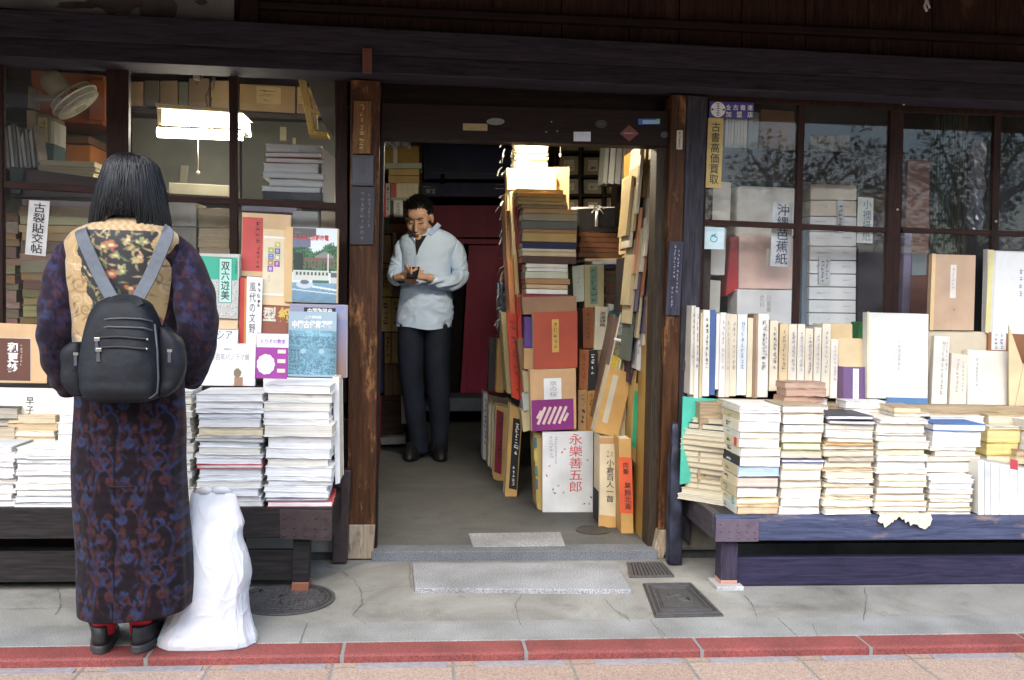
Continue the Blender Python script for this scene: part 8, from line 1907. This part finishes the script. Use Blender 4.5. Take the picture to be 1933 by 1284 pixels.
bag = mb.build('plastic_bag', BAGM, smooth=True); tag(bag, 'large crumpled white plastic bag standing on the kerb beside the patterned coat', 'bag')
for hx, hr in ((386, 15), (416, 17)):
    mb = MB(); ribbon(mb, smoothpts([W(hx + math.cos(a) * hr, 934 - math.sin(a) * hr * .55, -.80 - .02 * math.sin(a)) for a in (3.3, 2.6, 1.9, 1.2, .5, -.2)], 16), .012, .0012); mb.build('handle', BAGM, bag, smooth=True)
# --- the man
Ym = 2.6; mp_ = mpp(Ym, 800)
ml = W(805, 862, Ym); ml.z = Z_IN
man = thing('person', 'person in a pale blue shirt and jeans looking down at a phone inside the doorway', 'person', tuple(ml))
hc = W(791, 412, Ym - .08)
a_ = R(27); yw_ = R(12)
fw_ = Vector((-math.sin(yw_) * math.cos(a_), -math.cos(yw_) * math.cos(a_), -math.sin(a_))); rt_ = fw_.cross(Vector((0, 0, 1))).normalized(); up_ = rt_.cross(fw_).normalized()
Rm = Matrix((rt_, fw_, up_)).transposed(); HS = 1.14
mb = MB(); head_shapes(mb, hc, Rm, HS)
mb.tube([hc - fw_ * .03 - up_ * .05, W(803, 440, Ym - .0), W(806, 470, Ym + .01)], [.062, .064, .075], 14)
mb.tube([W(806, 462, Ym), W(806, 540, Ym), W(802, 600, Ym)], [.09, .11, .10], 14)
for xs_l in ([(782, 650), (779, 740), (786, 830), (786, 856)], [(822, 650), (828, 740), (832, 830), (830, 856)]): mb.tube([W(x, y, Ym) for x, y in xs_l], [.06, .05, .045, .04], 12)
Lh, Rh = W(806, 523, Ym - .26), W(759, 524, Ym - .25)
mb.tube([W(806, 455, Ym), W(858, 472, Ym), W(864, 520, Ym - .05), W(852, 536, Ym - .14), Lh], [.05, .032, .022, .022, .028], 12); mb.tube([W(806, 455, Ym), W(760, 470, Ym), W(746, 520, Ym - .05), Rh], [.05, .032, .022, .028], 12)
ph = W(781, 515, Ym - .33)
hand_shapes(mb, Lh + Vector((-.01, -.012, -.004)), Vector((-.93, -.32, .10)), Vector((.0, -.25, .97)), 1, .42, 1.08, .8)
hand_shapes(mb, Rh + Vector((.002, -.012, .004)), Vector((.78, -.60, .10)), Vector((.55, .1, .3)), -1, .55, 1.05, .3)
bd = mb.build('body', SKIN, man, smooth=True); remesh(bd, .0042, 5)
HR2 = M('man_hair', (.008, .0075, .007), .45, var=.4, scale=60)
mb = MB()
def hl(x, y, z): return hc + Rm @ (Vector((x, y, z)) * HS)
for k in range(1300):
    u, v = random.uniform(-1, 1), random.uniform(0, 2 * math.pi); z = random.uniform(-.35, 1)
    s2 = math.sqrt(max(0, 1 - z * z)); x, y = s2 * math.cos(v), s2 * math.sin(v)
    if y > .55 and z < .52: continue
    if z < .10 and y > -.15 and abs(x) > .3 and not (z > -.15 and abs(x) > .93 and y < .12): continue
    p = Vector((x * .079, -.012 + y * .099, .035 + z * .095)); n = Vector((x, y, z + .25)).normalized(); d = (n * .7 + Vector((random.uniform(-.25, .25), .35 + random.uniform(-.2, .3), random.uniform(0, .5)))).normalized()
    L = random.uniform(.010, .024) * (1.2 if z > .3 else .55); q = [p - n * .006, p + d * L * .5, p + d * L + Vector((0, 0, -.006 * random.random()))]
    mb.tube([hc + Rm @ (w_ * HS) for w_ in q], [.0042, .0034, .0008], 5, cap=False)
k0 = len(mb.v); mb.ball((0, 0, 0), 1, 14, 0, (.080, .100, .096))
for i in range(k0, len(mb.v)):
    vx = Vector(mb.v[i]) + Vector((0, -.014, .037))
    lowf = vx.y > .045 and vx.z < .085; low = vx.z < .035 and vx.y > -.03
    if lowf or low or vx.z < -.02: vx = Vector((vx.x * .86, -.012 + (vx.y + .012) * .86, vx.z))
    mb.v[i] = tuple(hc + Rm @ (vx * HS))
mb.build('hair', HR2, man, smooth=True)
mb = MB()
for d in (-1, 1):
    mb.tube([hl(d * x, y, z) for x, y, z in ((.014, .101, .034), (.030, .100, .040), (.046, .088, .036), (.053, .078, .031))], [.0032, .0046, .004, .0016], 6, flat=.7); mb.tube([hl(d * x, y, z) for x, y, z in ((.016, .0935, .006), (.030, .0945, .003), (.046, .083, .005))], [.0014, .0024, .0014], 5)
mb.build('brow', HR2, man, smooth=True)
mb = MB(); mb.tube([hl(x, .1045 - abs(x) * .22, -.0655) for x in (-.022, -.011, 0, .011, .022)], [.0008, .0016, .0018, .0016, .0008], 5); mb.build('mouth', M('lip_line', (.16, .055, .045), .6), man, smooth=True)
SHIRT = M('blue_shirt', (.60, .73, .91), .75, var=.04, scale=8, bump=.5, bscale=16, spec=.2)
def shf(th, py):
    g = .4 + 1.0 * max(0, min(1, (py - 500) / 70)); return np.array([g * (.030 * (.5 - abs(noise.noise(Vector((t * 1.1 + py * .022, py * .034 - t * .5, 3)))) * 2.2) + .016 * (.5 - abs(noise.noise(Vector((t * 2.3 - py * .03, py * .06 + t, 8)))) * 2)) for t in th]) + .012 * np.sin(4 * th + 1)
srow = [(432, 786, 832, .075, .08, .0), (438, 774, 846, .09, .09, 0), (446, 761, 858, .105, .10, 0), (460, 755, 864, .12, .115, 0), (485, 757, 854, .135, .125, 0), (530, 757, 851, .145, .13, -.01), (575, 754, 855, .15, .13, -.01), (600, 750, 854, .152, .13, 0), (616, 749, 851, .150, .13, 0)]
rg = loft(srow, Ym, 200, 200, 2.4, shf, False)
for i in range(len(rg)):
    f = max(0, (i - 174) / 25); rg[i] = [(x, y, z - .02 * f * math.cos((x - ml.x) * 9) ** 2 * (1 if y < Ym else .4)) for x, y, z in rg[i]]
mb = MB(); mb.rings(rg, cap=False); sh = mb.build('shirt', SHIRT, man, smooth=True)
def slf(q, t): return .26 * (.42 - abs(noise.noise(Vector((math.cos(q) * .8, math.sin(q) * .8 + t * 2.5, t * 9 + math.sin(q))))) * 2) * (.4 + t)
for pts in ([(846, 452, 0, 12), (859, 472, 0, 16.5), (866, 498, -.01, 15.5), (868, 521, -.04, 15.5), (852, 535, -.14, 14), (827, 532, -.21, 11.5), (811, 527, -.245, 10)], [(770, 452, 0, 12), (758, 472, 0, 14.5), (750, 498, -.02, 13.5), (745, 517, -.06, 14), (749, 526, -.14, 12.5), (757, 526, -.21, 10.5)]):
    mb = MB(); rg = path_loft([(*W(x, y, Ym + dy), r * mpp(Ym + dy)) for x, y, dy, r in pts], 40, 1.0, (0, .3, 1), slf); mb.rings(rg, cap=False); mb.build('sleeve', SHIRT, sh, smooth=True)
COLM = M('shirt_collar', (.44, .58, .82), .75, var=.06); TEE = M('black_tee', (.012, .012, .014), .85)
q0 = srow
mb = MB()
def sface(px, py, out): 
    r = [np.interp(py, [s[0] for s in srow], [s[c] for s in srow]) for c in range(1, 4)]; cx_, hw = (r[0] + r[1]) / 2, (r[1] - r[0]) / 2; f = max(0, 1 - abs((px - cx_) / hw) ** 2.4) ** (1 / 2.4); return W(px, py, Ym - r[2] * f - out)
mb.rings([[sface(x, y, .008) for x, y in ((784, 444), (795, 446), (806, 444))], [sface(x, y, .008) for x, y in ((784, 460), (791, 462), (798, 457))], [sface(x, y, .008) for x, y in ((785, 472), (787.5, 473), (791, 470))], [sface(x, y, .008) for x, y in ((786, 482), (786.5, 482), (787, 482))]], cap=False, closed=False); mb.build('undershirt', TEE, man)
for P4 in ([(826, 420), (833, 426), (815, 445), (806, 440)], [(776, 432), (784, 436), (784, 459), (776, 446)]):
    mb = MB(); A = [sface(x, max(y, 436), .020) for x, y in P4]; A = [W(x, y, a.y) for (x, y), a in zip(P4, A)]; mb.hexa(A, [p + Vector((0, .006, 0)) for p in A]); mb.build('collar', COLM, sh, bevel=.002)
mb = MB(); ribbon(mb, smoothpts([sface(786 - (y - 482) * .03, y, .003) for y in range(484, 612, 14)], 24), .011, .002); pl_k = mb.build('button_placket', COLM, sh)
mb = MB()
for y in (500, 548, 572, 596): mb.ball(sface(786 - (y - 482) * .03, y, .006), .0055, 6)
mb.build('button', M('shirt_button', (.6, .6, .58), .3), pl_k)
mb = MB(); A = [sface(x, y, .003) for x, y in ((820, 470), (846, 470), (845, 497), (821, 497))]; mb.hexa(A, [p + Vector((0, .004, 0)) for p in A]); mb.build('pocket', SHIRT, sh, bevel=.001)
JEAN = M('dark_jeans', (.004, .007, .016), .8, var=.4, scale=5, hue=(.011, .018, .04), bump=.25, bscale=12)
for rows_ in ([(606, 751, 802, .12, .11, 0), (650, 750, 801, .12, .115, 0), (700, 753, 799, .105, .105, 0), (745, 759, 801, .088, .09, 0), (790, 766, 805, .08, .08, 0), (830, 771, 808, .078, .075, 0), (853, 770, 809, .08, .07, 0)], [(606, 800, 851, .12, .11, 0), (650, 800, 851, .12, .115, 0), (700, 803, 849, .105, .105, 0), (745, 807, 849, .088, .09, -.02), (790, 811, 849, .08, .08, 0), (830, 813, 846, .078, .075, 0), (853, 812, 845, .08, .07, 0)]):
    mb = MB(); mb.rings(loft(rows_, Ym, 60, 50, 2.3, lambda th, py: .02 * np.sin(3 * th + py * .11) * np.sin(py * .05) + .015 * np.sin(5 * th - py * .21) * np.clip((py - 700) / 100, .2, 1)), cap=True); mb.build('trouser_leg', JEAN, man, smooth=True)
for cx_, tl in ((786, -.05), (829, .01)):
    a = W(cx_, 860, Ym)
    def out2(L0, L1, wd, z, n=30): return [Vector((a.x + math.copysign(abs(math.cos(t)) ** .8, math.cos(t)) * wd + tl * (1 - math.sin(t)) * .5, a.y - .12 + (math.sin(t) * .5 + .5) * (L1 - L0) + L0, z)) for t in [2 * math.pi * k / n for k in range(n)]]
    mb = MB(); mb.rings([out2(-.09, .22, .053, Z_IN), out2(-.09, .22, .055, Z_IN + .025), out2(-.08, .215, .05, Z_IN + .04), out2(-.03, .21, .046, Z_IN + .075), out2(.03, .2, .042, Z_IN + .11)]); mb.build('shoe', SHO, man, smooth=True)
PHN = thing('phone', 'small black mobile phone held in both hands of the person in the pale blue shirt', 'phone', tuple(ph))
mb = MB(); U1 = Vector((.95, -.15, .06)).normalized(); V1 = Vector((.1, .75, .55)).normalized(); N1 = U1.cross(V1).normalized()
o0 = ph - U1 * .042 - V1 * .065 - N1 * .005; mb.obox(o0, U1 * .075, V1 * .13, N1 * .010); mb.build('case', M('phone_black', (.012, .012, .014), .25), PHN, bevel=.004)
mb = MB(); mb.obox(o0 + N1 * .0102 + U1 * .005 + V1 * .01, U1 * .065, V1 * .11, N1 * .0006); mb.build('screen', M('phone_screen', (.02, .022, .03), .08), PHN)
# shoes and papers left by the bookcase
ob = slab('heap of loose papers on the floor by the bookcase', [(716, 826), (766, 824), (766, 838), (720, 840)], 2.95, .25, (.28, .26, .22), 'papers', 'paper_heap', None)

# ================================================================== across the street: what the glass mirrors
WL = wood('opposite_boards', (.03, .024, .02), (.08, .06, .045), 'Z')
o = thing('opposite_house', 'dark timber house with a tiled roof across the street', 'house', (-9, -10.5, 0))
mb = MB(); mb.box((-24, -17, 0), (2.6, -14, 4.4)); mb.build('wall', WL, o)
mb = MB(); mb.hexa([(-24.5, -13.3, 4.2), (3.2, -13.3, 4.2), (3.2, -15.5, 5.7), (-24.5, -15.5, 5.7)], [(-24.5, -13.3, 4.35), (3.2, -13.3, 4.35), (3.2, -15.5, 5.85), (-24.5, -15.5, 5.85)]); mb.build('roof', M('roof_tiles', (.07, .075, .085), .6), o)
for i in range(5):
    x = -20 + i * 4.4; mb = MB(); mb.box((x, -14.03, .9), (x + 2.6, -13.98, 2.6)); mb.build('window', M('opp_glass', (.03, .04, .05), .2), o)
o = thing('garden_wall', 'low plastered garden wall under the trees across the street', 'wall', (12, -11, 0))
mb = MB(); mb.box((2.7, -11.2, 0), (26, -11, 1.9)); mb.build('wall', M('garden_plaster', (.16, .13, .12), .9), o)
mb = MB(); mb.box((2.65, -11.35, 1.9), (26, -10.85, 2.05)); mb.build('coping', M('roof_tiles', (0, 0, 0)), o)
LEAF = [M('leaf_dark', (.02, .05, .022), .5), M('leaf_mid', (.04, .085, .035), .5), M('leaf_blue', (.05, .10, .075), .4)]
BARK = M('bark', (.06, .04, .03), .9, bump=.4)
def tree(x, y, h, rad, seed, label):
    r = random.Random(seed); o = thing('garden_tree', label, 'tree', (x, y, 0), 'trees over the garden wall')
    mb = MB(); tips = []
    base = Vector((x, y, 0)); top = Vector((x + .3, y, h * .55))
    mb.tube([base, base.lerp(top, .5) + Vector((.12, 0, 0)), top], [.17, .13, .08], 8)
    for k in range(14):
        a = r.uniform(0, 6.28); p0 = base.lerp(top, r.uniform(.45, 1)); e = p0 + Vector((math.cos(a) * rad * r.uniform(.5, 1), math.sin(a) * rad * r.uniform(.4, .8), r.uniform(.3, h * .42)))
        mb.tube([p0, p0.lerp(e, .5) + Vector((0, 0, .15)), e], [.05, .03, .012], 5); tips += [e, p0.lerp(e, .6)]
    mb.build('trunk', BARK, o)
    mb = MB()
    for t in tips:
        for c in range(5):
            cc = t + Vector((r.gauss(0, .3), r.gauss(0, .3), r.gauss(0, .22))); mi = r.choice((0, 0, 1, 1, 2))
            for _ in range(38):
                p = cc + Vector((r.gauss(0, .17), r.gauss(0, .17), r.gauss(0, .12))); d = Vector((r.gauss(0, 1), r.gauss(0, 1), r.gauss(0, .6))).normalized() * .05; s = d.cross(Vector((r.gauss(0, 1), r.gauss(0, 1), r.gauss(0, 1)))).normalized() * .022
                mb.add([p - d, p + s, p + d, p - s], [(0, 1, 2, 3)], mi)
    mb.build('crown', LEAF, o)
tree(5.2, -9.6, 4.3, 1.5, 1, 'spreading garden tree across the street mirrored in the middle window')
tree(8.4, -10.0, 4.6, 1.6, 2, 'taller garden tree beside it across the street, farther from the house')

# ================================================================== across the street (seen only as reflections in the glass)
for o in list(bpy.data.objects):
    if '_off' in o: del o['_off']
    if '_q' in o: del o['_q']
